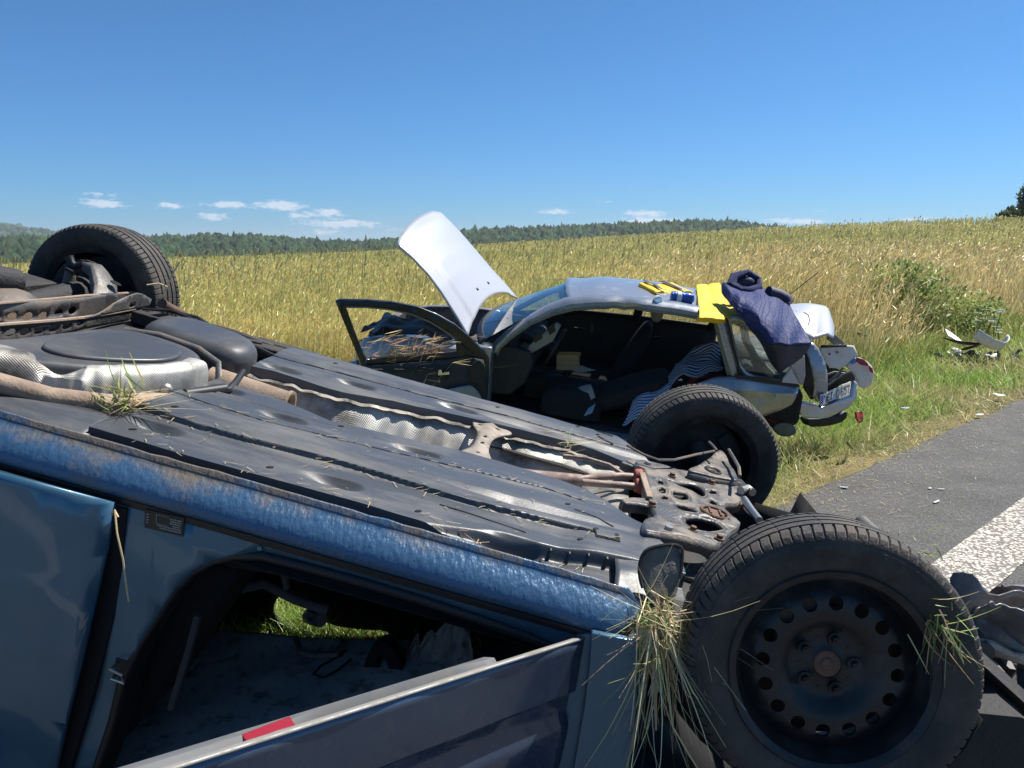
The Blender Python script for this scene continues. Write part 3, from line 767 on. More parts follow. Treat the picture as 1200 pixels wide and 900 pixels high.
def near_h(x, y):
    z = .018
    g3 = np.interp(x, [-1.76, -1.48, -1.12, -.67, -.45], [-.289, -.312, -.269, -.217, -.25])
    if x < -.55: z += groove(y, g3, .0045, .012) + .005 * float(sstep(g3 - .03, g3, y)) * float(sstep(g3 + .09, g3 + .02, y))
    if x < -1.2: z += groove(y, np.interp(x, [-1.76, -1.25], [-.173, -.18]), .005, .004)
    gb = -.448 + .012 * math.sin(x * 9)
    if x < -.50:
        z += groove(y, gb, .0055, .018) - .012 * float(sstep(gb + .006, gb - .010, y)) * float(sstep(-.50, -.62, x))
    # broad crowned ribs between the grooves
    z += .007 * math.sin(math.pi * np.clip((y - gb) / (g3 - gb), 0, 1))
    # lowered outer flange in front: a step that widens towards the wheel
    st = np.interp(x, [-1.0, -.80, -.42], [-.66, -.60, -.545]); dp = np.interp(x, [-1.0, -.78, -.5], [0, .030, .036])
    z -= dp * float(sstep(st + .006, st - .012, y))
    # long pressed crease that opens forwards
    c2 = np.interp(x, [-.95, -.38], [-.40, -.375]); z -= np.interp(x, [-.98, -.75, -.40], [0, .014, .003]) * max(0, 1 - abs(y - c2) / .03)
    z += dent(x, y, DENT_N)
    # scuffs: gentle waviness of thin plastic
    z += .004 * noise.noise((x * 3, y * 3, 2)) + .0012 * noise.noise((x * 14, y * 14, 5))
    # front end curls up to the wheel arch
    z += .03 * float(sstep(-.42, -.30, x)) * float(sstep(-.5, -.2, y))
    return float(z)
NX, NY = 260, 190
P = []
for i in range(NX):
    row = []
    u = i / (NX - 1)
    for j in range(NY):
        v = j / (NY - 1)
        x0 = -1.80 + .035 * v
        x1 = -.415 + .125 * min(1, v * 3)
        x = x0 + (x1 - x0) * u
        yn = -.636 - .045 * float(sstep(-.66, -.45, x)) + (.012 * noise.noise((x * 3, 0, 0)))
        e = interp(x, NEAR_E); y = yn + (max(e, yn + .02) - yn) * v
        row.append((x, y, near_h(x, y)))
    P.append(row)
m = MB(); m.grid(P)
# folded-down rims of the panel (the shaded steps along both long edges and the rear end)
def skirt(m, line, dz, dy=0, mi=0):
    m.grid([[p for p in line], [(p[0], p[1] + dy, p[2] - dz * .5) for p in line], [(p[0], p[1] + dy * 1.3, p[2] - dz) for p in line]], mi)
skirt(m, [r[0] for r in P], .055, -.004); skirt(m, [r[-1] for r in P], .05, .004); skirt(m, P[0], .03)
def plugs(m, pts, hfun, r=.008, h=.003, flat=.55, mi=1):
    for x, y in pts: m.disc((x, y, hfun(x, y)), (0, 0, 1), r, 12, h=h, r2=r * flat, mi=mi)
# drain holes, clips, ribs and pressed slots of the near panel
plugs(m, [(-1.72, -.58), (-1.36, -.575), (-.97, -.59), (-.66, -.63), (-1.71, -.40), (-.60, -.30), (-.52, -.42), (-.56, -.50), (-1.31, -.165)], near_h, .010, .002)
for cx, cy in DENT_N:
    m.box((cx + .025, cy, near_h(cx + .025, cy) + .006), (.006, .004, .014), mi=2); m.disc((cx + .022, cy, near_h(cx + .022, cy) + .001), (0, 0, 1), .011, 10, h=.002, mi=1)
for k in range(5):
    x = -.63 + k * .047; y = interp(x, [(-1, -.66), (-.8, -.60), (-.42, -.545)]) - .006
    m.box((x, y, near_h(x, y - .02) + .013), (.004, .014, .030))
m.box((-.648, -.60, near_h(-.648, -.60) + .002), (.003, .09, .006), mi=1)
m.prism([(x, y, near_h(x, y) + .0025) for x, y in ((-.52, -.470), (-.455, -.462), (-.458, -.418), (-.523, -.426))], (0, 0, -.002), mi=1)
m.prism([(x, y, near_h(x, y) + .0045) for x, y in ((-.518, -.464), (-.468, -.458), (-.470, -.424), (-.520, -.430))], (0, 0, -.002), mi=0)
for pts in ([(-.93, -.515), (-.86, -.520), (-.80, -.528), (-.70, -.540)], [(-.58, -.33), (-.52, -.345), (-.47, -.37)], [(-.54, -.63), (-.50, -.635)]):
    m.tube([(x, y, near_h(x, y) - .001) for x, y in pts], .0035, 6, mi=1)
m.build('underbody_panel', [plastic, void, alu], bcar, auto=50)

FAR_E = [(-1.76, .19), (-1.67, .205), (-1.59, .20), (-1.50, .19), (-1.42, .185), (-1.33, .22), (-1.25, .25), (-.94, .305), (-.63, .345), (-.52, .335), (-.44, .30), (-.36, .27), (-.28, .25)]
FAR_O = [(-1.76, .60), (-1.55, .625), (-1.33, .650), (-.64, .676), (-.52, .665), (-.44, .60), (-.36, .48), (-.28, .36)]
DENT_F = [(-1.66, .262), (-1.40, .325), (-1.02, .385)]
def far_h(x, y):
    z = .018
    g = np.interp(x, [-1.76, -1.29, -.83, -.4], [.40, .42, .46, .45])
    z += groove(y, g, .007, .018)
    z += groove(y, np.interp(x, [-1.76, -1.3], [.30, .305]), .005, .004) if x < -1.1 else 0
    z += .008 * math.sin(math.pi * np.clip((y - g) / .2, 0, 1))
    z -= .030 * float(sstep(.575, .63, y)) * float(sstep(-1.7, -1.4, x))
    c2 = np.interp(x, [-.95, -.4], [.40, .385]); z -= np.interp(x, [-1.0, -.7, -.3], [0, .03, .01]) * max(0, 1 - abs(y - c2) / .035)
    z += dent(x, y, DENT_F)
    z += .004 * noise.noise((x * 3, y * 3, 8)) + .0012 * noise.noise((x * 14, y * 14, 1))
    return float(z)
P = []
for i in range(220):
    row = []
    for j in range(130):
        u, v = i / 219, j / 129
        x = -1.76 + u * 1.46
        a, c = interp(x, FAR_E), interp(x, FAR_O); y = a + (c - a) * v
        row.append((x, y, far_h(x, y)))
    P.append(row)
m = MB(); m.grid(P)
skirt(m, [r[0] for r in P], .05, -.004); skirt(m, [r[-1] for r in P], .05, .004); skirt(m, P[0], .05)
plugs(m, [(-1.55, .50), (-.9, .52), (-.58, .56), (-.50, .52)], far_h, .010, .002)
for pts in ([(-1.05, .63), (-.80, .642), (-.60, .648)], [(-.56, .60), (-.50, .565), (-.44, .55)], [(-.50, .50), (-.44, .46)]):
    m.tube([(x, y, far_h(x, y) - .001) for x, y in pts], .005, 6, mi=1)
for cx, cy in DENT_F: m.disc((cx + .022, cy, far_h(cx + .022, cy) + .001), (0, 0, 1), .011, 10, h=.002, mi=1)
m.build('underbody_panel', [plastic, void], bcar, auto=50)

# ---------------------------------------------------------------- tunnel heat shield, exhaust, brace
def tunnel_pts():
    P = []
    for i in range(150):
        x = -1.80 + i / 149 * 1.42
        a = interp(x, NEAR_E) + .004 + .03 * float(sstep(-.62, -.45, x)); c = interp(x, FAR_E) - .004
        w = .012 * noise.noise((x * 9, 3, 0))
        fr = float(sstep(-.60, -.40, x))
        row = []
        for j in range(26):
            v = j / 25
            y = a + (c - a) * v
            t_ = min(v / .26, (1 - v) / .30, 1.0)
            dz = -.115 * (1 - fr * .75) * (t_ * t_ * (3 - 2 * t_))
            z = -.022 + dz + (w if v > .9 else 0)
            z += .004 * noise.noise((x * 20, y * 20, 3)) + .006 * noise.noise((x * 6, y * 7, 1))
            z += .006 * math.sin(x * 95) * max(0, 1 - abs(v - .80) / .16) * (.4 + .6 * noise.noise((x * 2, 0, 4)))
            if v > .97: z += .008
            row.append((x, y, z))
        P.append(row)
    return P
P = tunnel_pts()
m = MB(); m.grid(P); o = m.build('heat_shield', shield, bcar, auto=80); uv_grid(o, 150, 26, P)
m = MB()     # torn, crimped outer lip along the far side
lip = [(r[-1][0], r[-1][1] - .004 + .006 * noise.noise((r[-1][0] * 30, 0, 0)), r[-1][2] + .006 + .010 * noise.noise((r[-1][0] * 16, 0, 2))) for r in P]
m.grid([[(p[0], p[1] + .010, p[2] - .014) for p in lip], lip, [(p[0], p[1] - .016 - .008 * noise.noise((p[0] * 25, 5, 0)), p[2] - .006) for p in lip]])
m.build('shield_lip', pbr('sooty crimped lip', (.34, .31, .27), .6, .3, dirt=(.04, .035, .03), damt=.95, dscale=9, dlo=.42, dhi=.6), bcar, auto=80)
# cut exhaust end
m = MB()
ring = [2 * math.pi * k / 24 for k in range(24)]
ax = [(-1.84, .085, -.040), (-1.55, .060, -.046)]
secs = []
for (cx, cy, cz), r_ in zip([ax[0], (-1.70, .073, -.043), (-1.565, .062, -.046), (-1.56, .0615, -.046), (-1.548, .060, -.046)], [.052, .052, .051, .056, .056]):
    secs.append([(cx, cy + r_ * math.cos(a) * 1.05, cz + r_ * math.sin(a)) for a in ring])
for (cx, cy, cz), r_ in zip([(-1.548, .060, -.046), (-1.62, .066, -.044)], [.047, .045]):
    secs.append([(cx, cy + r_ * math.cos(a), cz + r_ * math.sin(a)) for a in ring])
m.loft(secs); m.build('exhaust_pipe', tanpipe, bcar, auto=50)
m = MB()
m.tube([(-1.56, -.02, -.085), (-1.40, -.045, -.075), (-1.2, -.03, -.07), (-.95, .0, -.062), (-.72, .02, -.045), (-.55, .06, -.02)], [.034, .03, .03, .03, .028, .022], 14)
m.tube([(-.58, .055, -.022), (-.50, .10, -.006), (-.42, .15, .006), (-.36, .175, .010)], [.012] * 4, 10)
m.tube([(-.58, .050, -.026), (-.50, .055, -.012), (-.42, .07, .0), (-.36, .09, .004)], [.012] * 4, 10)
m.tube([(-.62, .24, -.01), (-.54, .235, .006), (-.46, .21, .012), (-.41, .17, .006)], [.009] * 4, 8)
m.build('exhaust_rod', pinkpipe, bcar)
hang_m = pbr('brick red rubber', (0.36, 0.085, 0.055), .7, dirt=(.15, .08, .06), damt=.6, dscale=30)
for y, z in ((.175, .012), (.092, .006)):
    m = MB(); m.tube([(-.376, y, z), (-.352, y, z + .002), (-.332, y, z)], [.022, .027, .021], 12); m.build('rubber_hanger', hang_m, bcar, bevel=.004)
# dog-bone brace across the tunnel
T0 = (.19, .24)
out = [(-.955, -.085), (-.90, -.095), (-.845, -.080), (-.852, -.04), (-.872, .02), (-.872, .16), (-.845, .235), (-.81, .28), (-.83, .315), (-.905, .325), (-.965, .31), (-.955, .26), (-.925, .19), (-.92, .02), (-.945, -.035)]
V, T = sheet(smooth_poly(out, 2), [ell(-.897, -.055, .008, .008, 10), ell(-.897, .055, .007, .014, 12), ell(-.897, .13, .007, .014, 12), ell(-.87, .285, .009, .009, 10), ell(-.935, .285, .009, .009, 10)], .02)
m = MB(); m.add([(x, y, .004 + .012 * math.exp(-((x + .897) / .02) ** 2)) for x, y in V], T)
m.build('tunnel_brace', pbr('dusty zinc bracket', (.30, .26, .215), .65, .3, dirt=(.17, .125, .10), damt=.6, dscale=14), bcar, solid=.006)

# ---------------------------------------------------------------- front subframe
def flange_plate(name, outl, holes, zf, mat, step=.022, rim=.035, par=bcar, thick=.004, sm=2):
    ol = smooth_poly(outl, sm); hs = []
    for h in holes:
        if len(h) < 12:
            cx_ = sum(p[0] for p in h) / len(h); cy_ = sum(p[1] for p in h) / len(h)
            h = smooth_poly([(cx_ + (p[0] - cx_) * 1.34, cy_ + (p[1] - cy_) * 1.34) for p in h], 2)
        hs.append(h)
    V, T = sheet(ol, hs, step)
    m = MB(); m.add([(x, y, zf(x, y)) for x, y in V], T)
    def wall(lp, d, k):
        cx = sum(p[0] for p in lp) / len(lp); cy = sum(p[1] for p in lp) / len(lp)
        a = [(x, y, zf(x, y)) for x, y in lp]; a.append(a[0])
        c = [(x + (x - cx) * k, y + (y - cy) * k, zf(x, y) - d) for x, y in lp]; c.append(c[0])
        m.grid([a, c])
    wall(ol, rim, .015)
    for h in hs: wall(h, .012, -.08)
    return m.build(name, mat, par, solid=thick, soff=-1, auto=55)
def xy(L): return [(p[0], p[1]) for p in L]
sub_out = xy([(-0.3386,0.1685,0.05),(-0.3594,0.0526,0.05),(-0.3498,-0.1006,0.05),(-0.3496,-0.1877,0.05),(-0.3386,-0.2344,0.05),(-0.3863,-0.2958,0.05),(-0.3958,-0.3893,0.05),(-0.3668,-0.3808,0.05),(-0.3294,-0.3841,0.05),(-0.2802,-0.3677,0.05),(-0.2207,-0.3503,0.05),(-0.1716,-0.3287,0.05),(-0.1254,-0.2244,0.05),(-0.0686,-0.1189,0.05),(-0.068,-0.063,0.05),(-0.0818,-0.0225,0.05),(-0.101,0.0232,0.05),(-0.0763,0.0655,0.05),(-0.0278,0.0949,0.05),(0.0042,0.1937,0.05),(0.0307,0.3213,0.05),(0.0211,0.3508,0.05),(-0.0265,0.3493,0.05),(-0.0778,0.3252,0.05),(-0.1642,0.2902,0.05),(-0.1878,0.2989,0.05),(-0.2316,0.2707,0.05),(-0.293,0.3057,0.05),(-0.3493,0.3061,0.05),(-0.3865,0.2123,0.05)])
sub_holes = [xy([(-0.2569,0.1293,0.05),(-0.243,0.1233,0.05),(-0.1818,0.165,0.05),(-0.1589,0.1402,0.05),(-0.1544,0.0932,0.05),(-0.1698,0.0485,0.05),(-0.1882,0.0582,0.05),(-0.2127,0.0882,0.05),(-0.2421,0.1067,0.05)]),
             xy([(-0.266,0.0125,0.05),(-0.25,0.0172,0.05),(-0.2227,0.0228,0.05),(-0.2205,-0.0225,0.05),(-0.2434,-0.0403,0.05),(-0.2665,-0.0275,0.05)]),
             xy([(-0.2727,-0.1152,0.05),(-0.2586,-0.097,0.05),(-0.2306,-0.0977,0.05),(-0.2063,-0.1225,0.05),(-0.2269,-0.1378,0.05),(-0.2568,-0.146,0.05)]),
             xy([(-0.2467,-0.2071,0.05),(-0.2304,-0.1818,0.05),(-0.1811,-0.1627,0.05),(-0.1498,-0.1836,0.05),(-0.1519,-0.2175,0.05),(-0.1947,-0.2477,0.05),(-0.2255,-0.2536,0.05),(-0.2433,-0.2374,0.05)]),
             xy([(-0.314,0.0818,0.05),(-0.292,0.1001,0.05),(-0.2884,0.0519,0.05),(-0.3122,0.0408,0.05)]), xy([(-0.3148,0.0139,0.05),(-0.2882,0.0272,0.05),(-0.2898,-0.0145,0.05),(-0.313,-0.025,0.05)]), xy([(-0.3126,-0.0483,0.05),(-0.2866,-0.0355,0.05),(-0.2882,-0.0752,0.05),(-0.3109,-0.0852,0.05)]),
             xy([(-0.13,0.1379,0.05),(-0.1046,0.1498,0.05),(-0.1019,0.1142,0.05),(-0.1311,0.0953,0.05)]), xy([(-0.1481,0.0258,0.05),(-0.1238,0.0368,0.05),(-0.118,0.0102,0.05),(-0.1474,-0.0046,0.05)]), xy([(-0.1186,-0.1745,0.05),(-0.1051,-0.1716,0.05),(-0.1154,-0.1983,0.05)]),
             xy([(-0.3089,-0.2845,0.05),(-0.2954,-0.2748,0.05),(-0.2944,-0.2868,0.05),(-0.3077,-0.2963,0.05)]), xy([(-0.2138,-0.2981,0.05),(-0.1997,-0.2945,0.05),(-0.1986,-0.3028,0.05),(-0.2118,-0.3088,0.05)])]
ctr = (-0.1487,-0.0939,0.05)
def sub_z(x, y):
    z = .042 + .012 * noise.noise((x * 7, y * 7, 0)) + .003 * noise.noise((x * 25, y * 25, 3))
    q = math.hypot((x - ctr[0]) / .05, (y - ctr[1]) / .05)
    z += .008 * math.exp(-((q - 1) / .18) ** 2)
    return z
flange_plate('front_subframe', sub_out, sub_holes, sub_z, steel)
m = MB()
cz = sub_z(ctr[0], ctr[1])
m.tube([(ctr[0] + .042 * math.cos(a), ctr[1] + .042 * math.sin(a), cz + .008) for a in [2 * math.pi * k / 24 for k in range(25)]], .005, 8, cap=False)
m.disc((ctr[0], ctr[1], cz + .004), (0, 0, 1), .03, 18, h=.004)
for dx in (-.016, .016): m.box((ctr[0] + dx, ctr[1], cz + .010), (.006, .045, .006))
m.build('mount_bracket', rust, bcar)
for px in [(-0.2513,0.1787,0.05),(-0.1759,0.2285,0.05),(-0.1039,0.2246,0.05),(-0.2419,-0.2809,0.05),(-0.3497,-0.1594,0.05),(-0.1672,-0.2902,0.05)]:
    m = MB(); m.disc((px[0], px[1], sub_z(px[0], px[1]) + .006), (0, 0, 1), .009, 6, h=.007); m.disc((px[0], px[1], sub_z(px[0], px[1]) + .002), (0, 0, 1), .014, 14, h=.002); m.build('subframe_bolt', rust, bcar)
for px in [(-0.3201,-0.342,0.05),(-0.3286,0.2541,0.05),(-0.3462,-0.1495,0.05)]:
    m = MB(); m.disc((px[0], px[1], sub_z(px[0], px[1]) + .005), (0, 0, 1), .012, 8, h=.005); m.build('subframe_bolt', alu, bcar)
# two forked mounts reaching back to the tunnel, and the tan strap behind the red hangers
for L in ([(-0.4254,0.2291,0.03),(-0.3808,0.3091,0.03),(-0.3353,0.3294,0.03),(-0.3034,0.2972,0.03),(-0.3303,0.2349,0.03),(-0.3801,0.2204,0.03)], [(-0.4428,-0.1501,0.03),(-0.4059,-0.1067,0.03),(-0.361,-0.0792,0.03),(-0.3166,-0.0675,0.03),(-0.3097,-0.1066,0.03),(-0.3446,-0.1403,0.03),(-0.3876,-0.1513,0.03),(-0.4283,-0.1752,0.03)]):
    m = MB(); m.prism(L, (0, 0, -.035)); m.build('subframe_arm', steel, bcar, bevel=.006)
m = MB(); a, c = (-0.359,0.1345,0.04), (-0.352,-0.0985,0.04); m.prism([(a[0] - .008, a[1], .034), (a[0] + .010, a[1], .038), (c[0] + .010, c[1], .038), (c[0] - .008, c[1], .034)], (0, 0, .008))
m.build('hanger_strap', tanpipe, bcar, bevel=.002)
# lower control arm of the far side with its round bush
arm_out = xy([(-0.2002,0.229,0.07),(-0.1397,0.3304,0.07),(-0.0954,0.4315,0.07),(-0.0265,0.6054,0.07),(-0.0019,0.5708,0.07),(-0.003,0.4402,0.07),(-0.0025,0.3121,0.07),(-0.0099,0.2595,0.07),(-0.0543,0.2502,0.07),(-0.1248,0.2279,0.07),(-0.1806,0.2176,0.07)])
bush_c = (-0.0926,0.3122,0.07)
def arm_z(x, y): return .062 + .05 * float(sstep(.45, .85, y)) + .008 * noise.noise((x * 9, y * 9, 4))
flange_plate('control_arm', arm_out, [ell(bush_c[0], bush_c[1], .020, .028, 18)], arm_z, steel, .02, .04)
m = MB(); m.tube([(bush_c[0] + .026 * math.cos(a), bush_c[1] + .034 * math.sin(a), arm_z(*bush_c[:2]) + .004) for a in [2 * math.pi * k / 24 for k in range(25)]], .006, 8, cap=False)
m.build('arm_bush', black, bcar)
m = MB(); m.tube([(-0.4104,0.2954,0.075),(-0.3528,0.2345,0.075),(-0.3025,0.2204,0.075),(-0.2418,0.2746,0.075),(-0.1432,0.426,0.075),(-0.0357,0.5807,0.075)], .005, 6)
m.tube([(-0.0947,0.493,0.12),(-0.0864,0.4439,0.12),(-0.0822,0.393,0.12)], .005, 6); m.tube([(-0.0145,0.4992,0.11),(-0.0159,0.3897,0.11),(-0.0195,0.2763,0.11),(-0.0383,0.1675,0.11)], .006, 6)
m.build('brake_line', beamm, bcar)
# drive shafts, gearbox and engine bulk seen dark between the subframe and the wheels
for s in (-1, 1):
    m = MB(); m.tube([(.02, s * .26, .0), (.02, s * .30, 0), (.02, s * .34, 0), (.02, s * .38, 0), (.02, s * .44, 0), (.02, s * .46, 0), (.02, s * .72, .0)], [.05, .05, .042, .046, .03, .017, .017], 12); m.build('drive_shaft', black, bcar)
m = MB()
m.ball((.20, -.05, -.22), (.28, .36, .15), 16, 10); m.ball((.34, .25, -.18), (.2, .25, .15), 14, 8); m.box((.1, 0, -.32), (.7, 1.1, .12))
m.build('engine', void, bcar)  # engine painted near-black so the subframe holes look shaded
# steering arm / anti-roll bar pieces by the far wheel
m = MB()
m.tube([(-0.0136,0.1218,0.05),(-0.01,0.031,0.05),(-0.0022,-0.0575,0.05)], .012, 10); m.tube([(-0.0162,0.1638,0.03),(-0.0088,0.0591,0.03),(0.0065,0.0257,0.03)], .006, 8)
m.tube([(-0.0177,0.1751,0.06),(0.0173,0.2289,0.06),(0.0278,0.1941,0.06)], .014, 10)
m.build('tie_rod', alu, bcar)

# ---------------------------------------------------------------- wheel arch liner and mud flap, near front
pts = [(-0.4007,-0.66,0.0041),(-0.425,-0.66,0.0373),(-0.4309,-0.66,0.0712),(-0.4188,-0.66,0.0994),(-0.3424,-0.66,0.1292),(-0.3349,-0.66,0.0917),(-0.3292,-0.66,0.0263),(-0.3429,-0.66,-0.0165),(-0.3662,-0.66,-0.0215)]
fl = smooth_poly([(p[0], p[2]) for p in pts], 2)
V, T = sheet(fl, [], .02)
m = MB(); m.add([(x, -.69 - .10 * (x + .40) + .55 * max(z, 0) + .012 * noise.noise((x * 20, z * 20, 0)), z) for x, z in V], T)
flapm = pbr('dusty mud flap', (0.20, 0.18, 0.15), 0.8, dirt=(0.045, 0.04, 0.035), damt=0.6, dscale=18, bump=.3, bscale=150)
m.build('mud_flap', flapm, bcar, solid=.006)
m = MB(); m.tube([(x, -.697 - .10 * (x + .40) + .55 * max(z, 0), z) for x, z in fl[:len(fl) * 3 // 5]], .004, 6); m.build('flap_edge', black, bcar)
m = MB()
lin_pts = [[(x, y, .012 + .012 * float(sstep(-.46, -.30, x)) - .09 * float(sstep(-.67, -.75, y)) - .02 * float(sstep(-.60, -.67, y)) + .006 * noise.noise((x * 15, y * 15, 0))) for y in np.linspace(-.42, -.755, 18)] for x in np.linspace(-.47, -.335, 12)]
m.grid(lin_pts); m.build('arch_liner', plastic, bcar, solid=.003)
# inner wheel houses (dark)
for s in (-1, 1):
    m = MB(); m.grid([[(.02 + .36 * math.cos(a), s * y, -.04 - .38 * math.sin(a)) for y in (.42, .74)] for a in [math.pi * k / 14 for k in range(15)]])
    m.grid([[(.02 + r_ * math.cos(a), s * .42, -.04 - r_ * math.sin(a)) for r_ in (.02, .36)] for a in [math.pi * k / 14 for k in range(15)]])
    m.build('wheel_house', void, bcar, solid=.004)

# ---------------------------------------------------------------- wheels
def tyre_mesh(Rt=.304, w=.20, rb=.205):
    hw = w / 2
    # (axial, radius, kind): kind 1 = shoulder block, 2 = groove bottom, 3 = tread rib
    prof = [(-.082, rb - .004, 0), (-.090, rb + .004, 0), (-.097, rb + .022, 0), (-.104, rb + .048, 0), (-.1045, rb + .060, 0), (-.103, rb + .066, 0), (-.102, rb + .068, 0), (-.101, rb + .074, 0), (-.098, Rt - .026, 0), (-.0955, Rt - .018, 4), (-.089, Rt - .0095, 1), (-.078, Rt - .0045, 1), (-.062, Rt - .002, 1), (-.056, Rt - .0015, 1),
            (-.055, Rt - .008, 2), (-.048, Rt - .008, 2), (-.047, Rt - .001, 3), (-.030, Rt, 3), (-.022, Rt, 3), (-.021, Rt - .008, 2), (-.013, Rt - .008, 2), (-.012, Rt, 3)]
    prof = prof + [(-a, r, k) for a, r, k in prof[::-1]]
    angs = []
    NP = 84
    for k in range(NP):
        a0 = 2 * math.pi * k / NP; p_ = 2 * math.pi / NP
        angs += [(a0, 0), (a0 + .10 * p_, 1), (a0 + .17 * p_, 1), (a0 + .27 * p_, 0), (a0 + .63 * p_, 0)]
    angs.append((2 * math.pi, 0))
    P = []
    for idx, (a, g) in enumerate(angs):
        row = []
        for ax_, r_, k in prof:
            rr_ = r_; tw = 0
            if g and k == 1: rr_ -= .0055
            if g and k == 4: rr_ -= .003
            if g and k == 3 and (idx // 5) % 4 == 0: rr_ -= .0012
            if k in (1, 4): tw = (abs(ax_) - .056) * .55
            if k == 0: rr_ += .0006 * math.sin(r_ * 900)
            row.append((rr_ * math.cos(a + tw), ax_, rr_ * math.sin(a + tw)))
        P.append(row)
    m = MB(); m.grid(P); return m
def rim_mesh():
    m = MB()
    # flange, well and inner barrel (axial negative = outside)
    prof = [(-.088, .196), (-.093, .204), (-.096, .211), (-.093, .214), (-.086, .213), (-.080, .206), (-.070, .196), (-.040, .186), (.02, .176), (.08, .186), (.088, .205), (.092, .213)]
    ins = [(-.088, .196), (-.070, .188), (-.040, .180)]
    NS = 72
    for pr in (prof, ins):
        m.grid([[(r_ * math.cos(2 * math.pi * i / NS), a, r_ * math.sin(2 * math.pi * i / NS)) for a, r_ in pr] for i in range(NS + 1)])
    # dished disc with sixteen round holes, hub bore
    hs = [ell(.137 * math.cos(2 * math.pi * k / 16), .137 * math.sin(2 * math.pi * k / 16), .0148, .0148, 16) for k in range(16)]
    hs += [ell(0, 0, .030, .030, 24)]
    V, T = sheet(ell(0, 0, .183, .183, 72), hs, .012)
    def dz(r_): return float(np.interp(r_, [0, .03, .038, .075, .095, .115, .150, .168, .183], [-.046, -.046, -.040, -.040, -.058, -.066, -.062, -.046, -.038]))
    m.add([(x, dz(math.hypot(x, y)), y) for x, y in V], T)
    for h in hs:
        lp = h + [h[0]]
        m.grid([[(x, dz(math.hypot(x, y)), y) for x, y in lp], [(x * 1.0, dz(math.hypot(x, y)) + .008, y) for x, y in lp]])
    for k in range(5):
        a = 2 * math.pi * k / 5 + .5
        c = (.056 * math.cos(a), -.044, .056 * math.sin(a))
        m.disc(c, (0, 1, 0), .015, 16, h=.004); m.disc((c[0], -.053, c[2]), (0, 1, 0), .0095, 6, h=.008); m.disc((c[0], -.062, c[2]), (0, 1, 0), .005, 8, h=.0012)
        a += math.pi / 5; m.disc((.056 * math.cos(a), -.0405, .056 * math.sin(a)), (0, 1, 0), .0045, 8, h=.001)
    return m
tyre_me = rim_me = None
def wheel(parent, loc, rz=0, rx=0, spin=0, flip=False, tm=None, rm=None, hub=True):
    """part 'wheel' (the hub and brake disc) with sub-parts tyre and rim"""
    global tyre_me, rim_me
    m = MB()
    m.disc((0, .0, 0), (0, 1, 0), .168, 40, h=.006); m.disc((0, -.02, 0), (0, 1, 0), .12, 32, h=.012); m.tube([(0, -.047, 0), (0, .06, 0)], [.029, .045], 16); m.disc((0, -.047, 0), (0, 1, 0), .014, 12, h=.004)
    m.tube([(.05, .03, .07), (.0, .08, .0), (-.02, .05, -.08)], [.03, .045, .03], 10); m.box((-.09, -.01, .09), (.06, .07, .10), Euler((0, .8, 0)))
    h = m.build('wheel', rust if hub else undercoat, parent, bevel=.003)
    h.location = loc
    h.rotation_euler = Euler((rx, 0, rz + (math.pi if flip else 0)))
    for nm, mk_, mt in (('tyre', tyre_mesh, tm or rubber), ('rim', rim_mesh, rm or rimm)):
        if nm == 'tyre' and tyre_me:
            o = bpy.data.objects.new(nm, tyre_me); COL.objects.link(o); o.parent = h
        elif nm == 'rim' and rim_me:
            o = bpy.data.objects.new(nm, rim_me); COL.objects.link(o); o.parent = h
        else:
            o = mk_().build(nm, mt, h, auto=28 if nm == 'tyre' else 35)
            if nm == 'tyre': tyre_me = o.data
            else: rim_me = o.data
        o.rotation_euler = (0, spin, 0)
    return h
near_wheel = wheel(bcar, (-.012, -.765, .014), rz=R(-4), rx=R(-9), spin=.2)
wheel(bcar, (-.045, .765, -.02), rz=R(6), rx=R(-3), spin=.7, flip=True, hub=False)
wheel(bcar, (-2.665, .77, -.03), rz=R(-3), rx=R(2), spin=.4, flip=True, hub=False)
wheel(bcar, (-2.665, -.77, -.01), rz=R(2), rx=R(-2), spin=1.4)

# ---------------------------------------------------------------- fuel tank, its shield, rear pipe
def blob(poly, z0, z1, seed, name, mat, bev=.045):
    m = MB(); m.prism([(x, y, z0) for x, y in smooth_poly(poly, 2)], (0, 0, z1 - z0)); return m.build(name, mat, bcar, bevel=bev, seg=6, auto=60)
blob([(-2.42, -.62), (-2.22, -.565), (-2.10, -.475), (-1.96, -.375), (-1.85, -.255), (-1.80, -.16), (-1.82, -.02), (-1.92, .07), (-2.10, .09), (-2.19, .04), (-2.23, -.2), (-2.26, -.40), (-2.40, -.50)], -.06, .066, 1, 'fuel_tank', tankm, .05)
blob([(-2.13, .12), (-1.98, .105), (-1.80, .09), (-1.745, .16), (-1.76, .27), (-1.84, .36), (-2.00, .40), (-2.13, .40), (-2.17, .26)], -.06, .085, 2, 'tank_lobe', tankm, .05)
m = MB(); m.prism([(x, y, .060) for x, y in smooth_poly([(-2.16, -.36), (-2.05, -.38), (-1.93, -.27), (-1.86, -.16), (-1.88, -.04), (-1.96, .02), (-2.12, .02), (-2.17, -.15)], 3)], (0, 0, .017)); m.build('tank_dome', tankm, bcar, bevel=.016, seg=5)
m = MB(); m.tube([(-2.17, .10, .050), (-2.05, .10, .066), (-1.90, .085, .06), (-1.80, .03, .046), (-1.765, -.03, .02), (-1.76, -.06, -.03)], .011, 8, flat=.5); m.build('tank_strap', beamm, bcar)
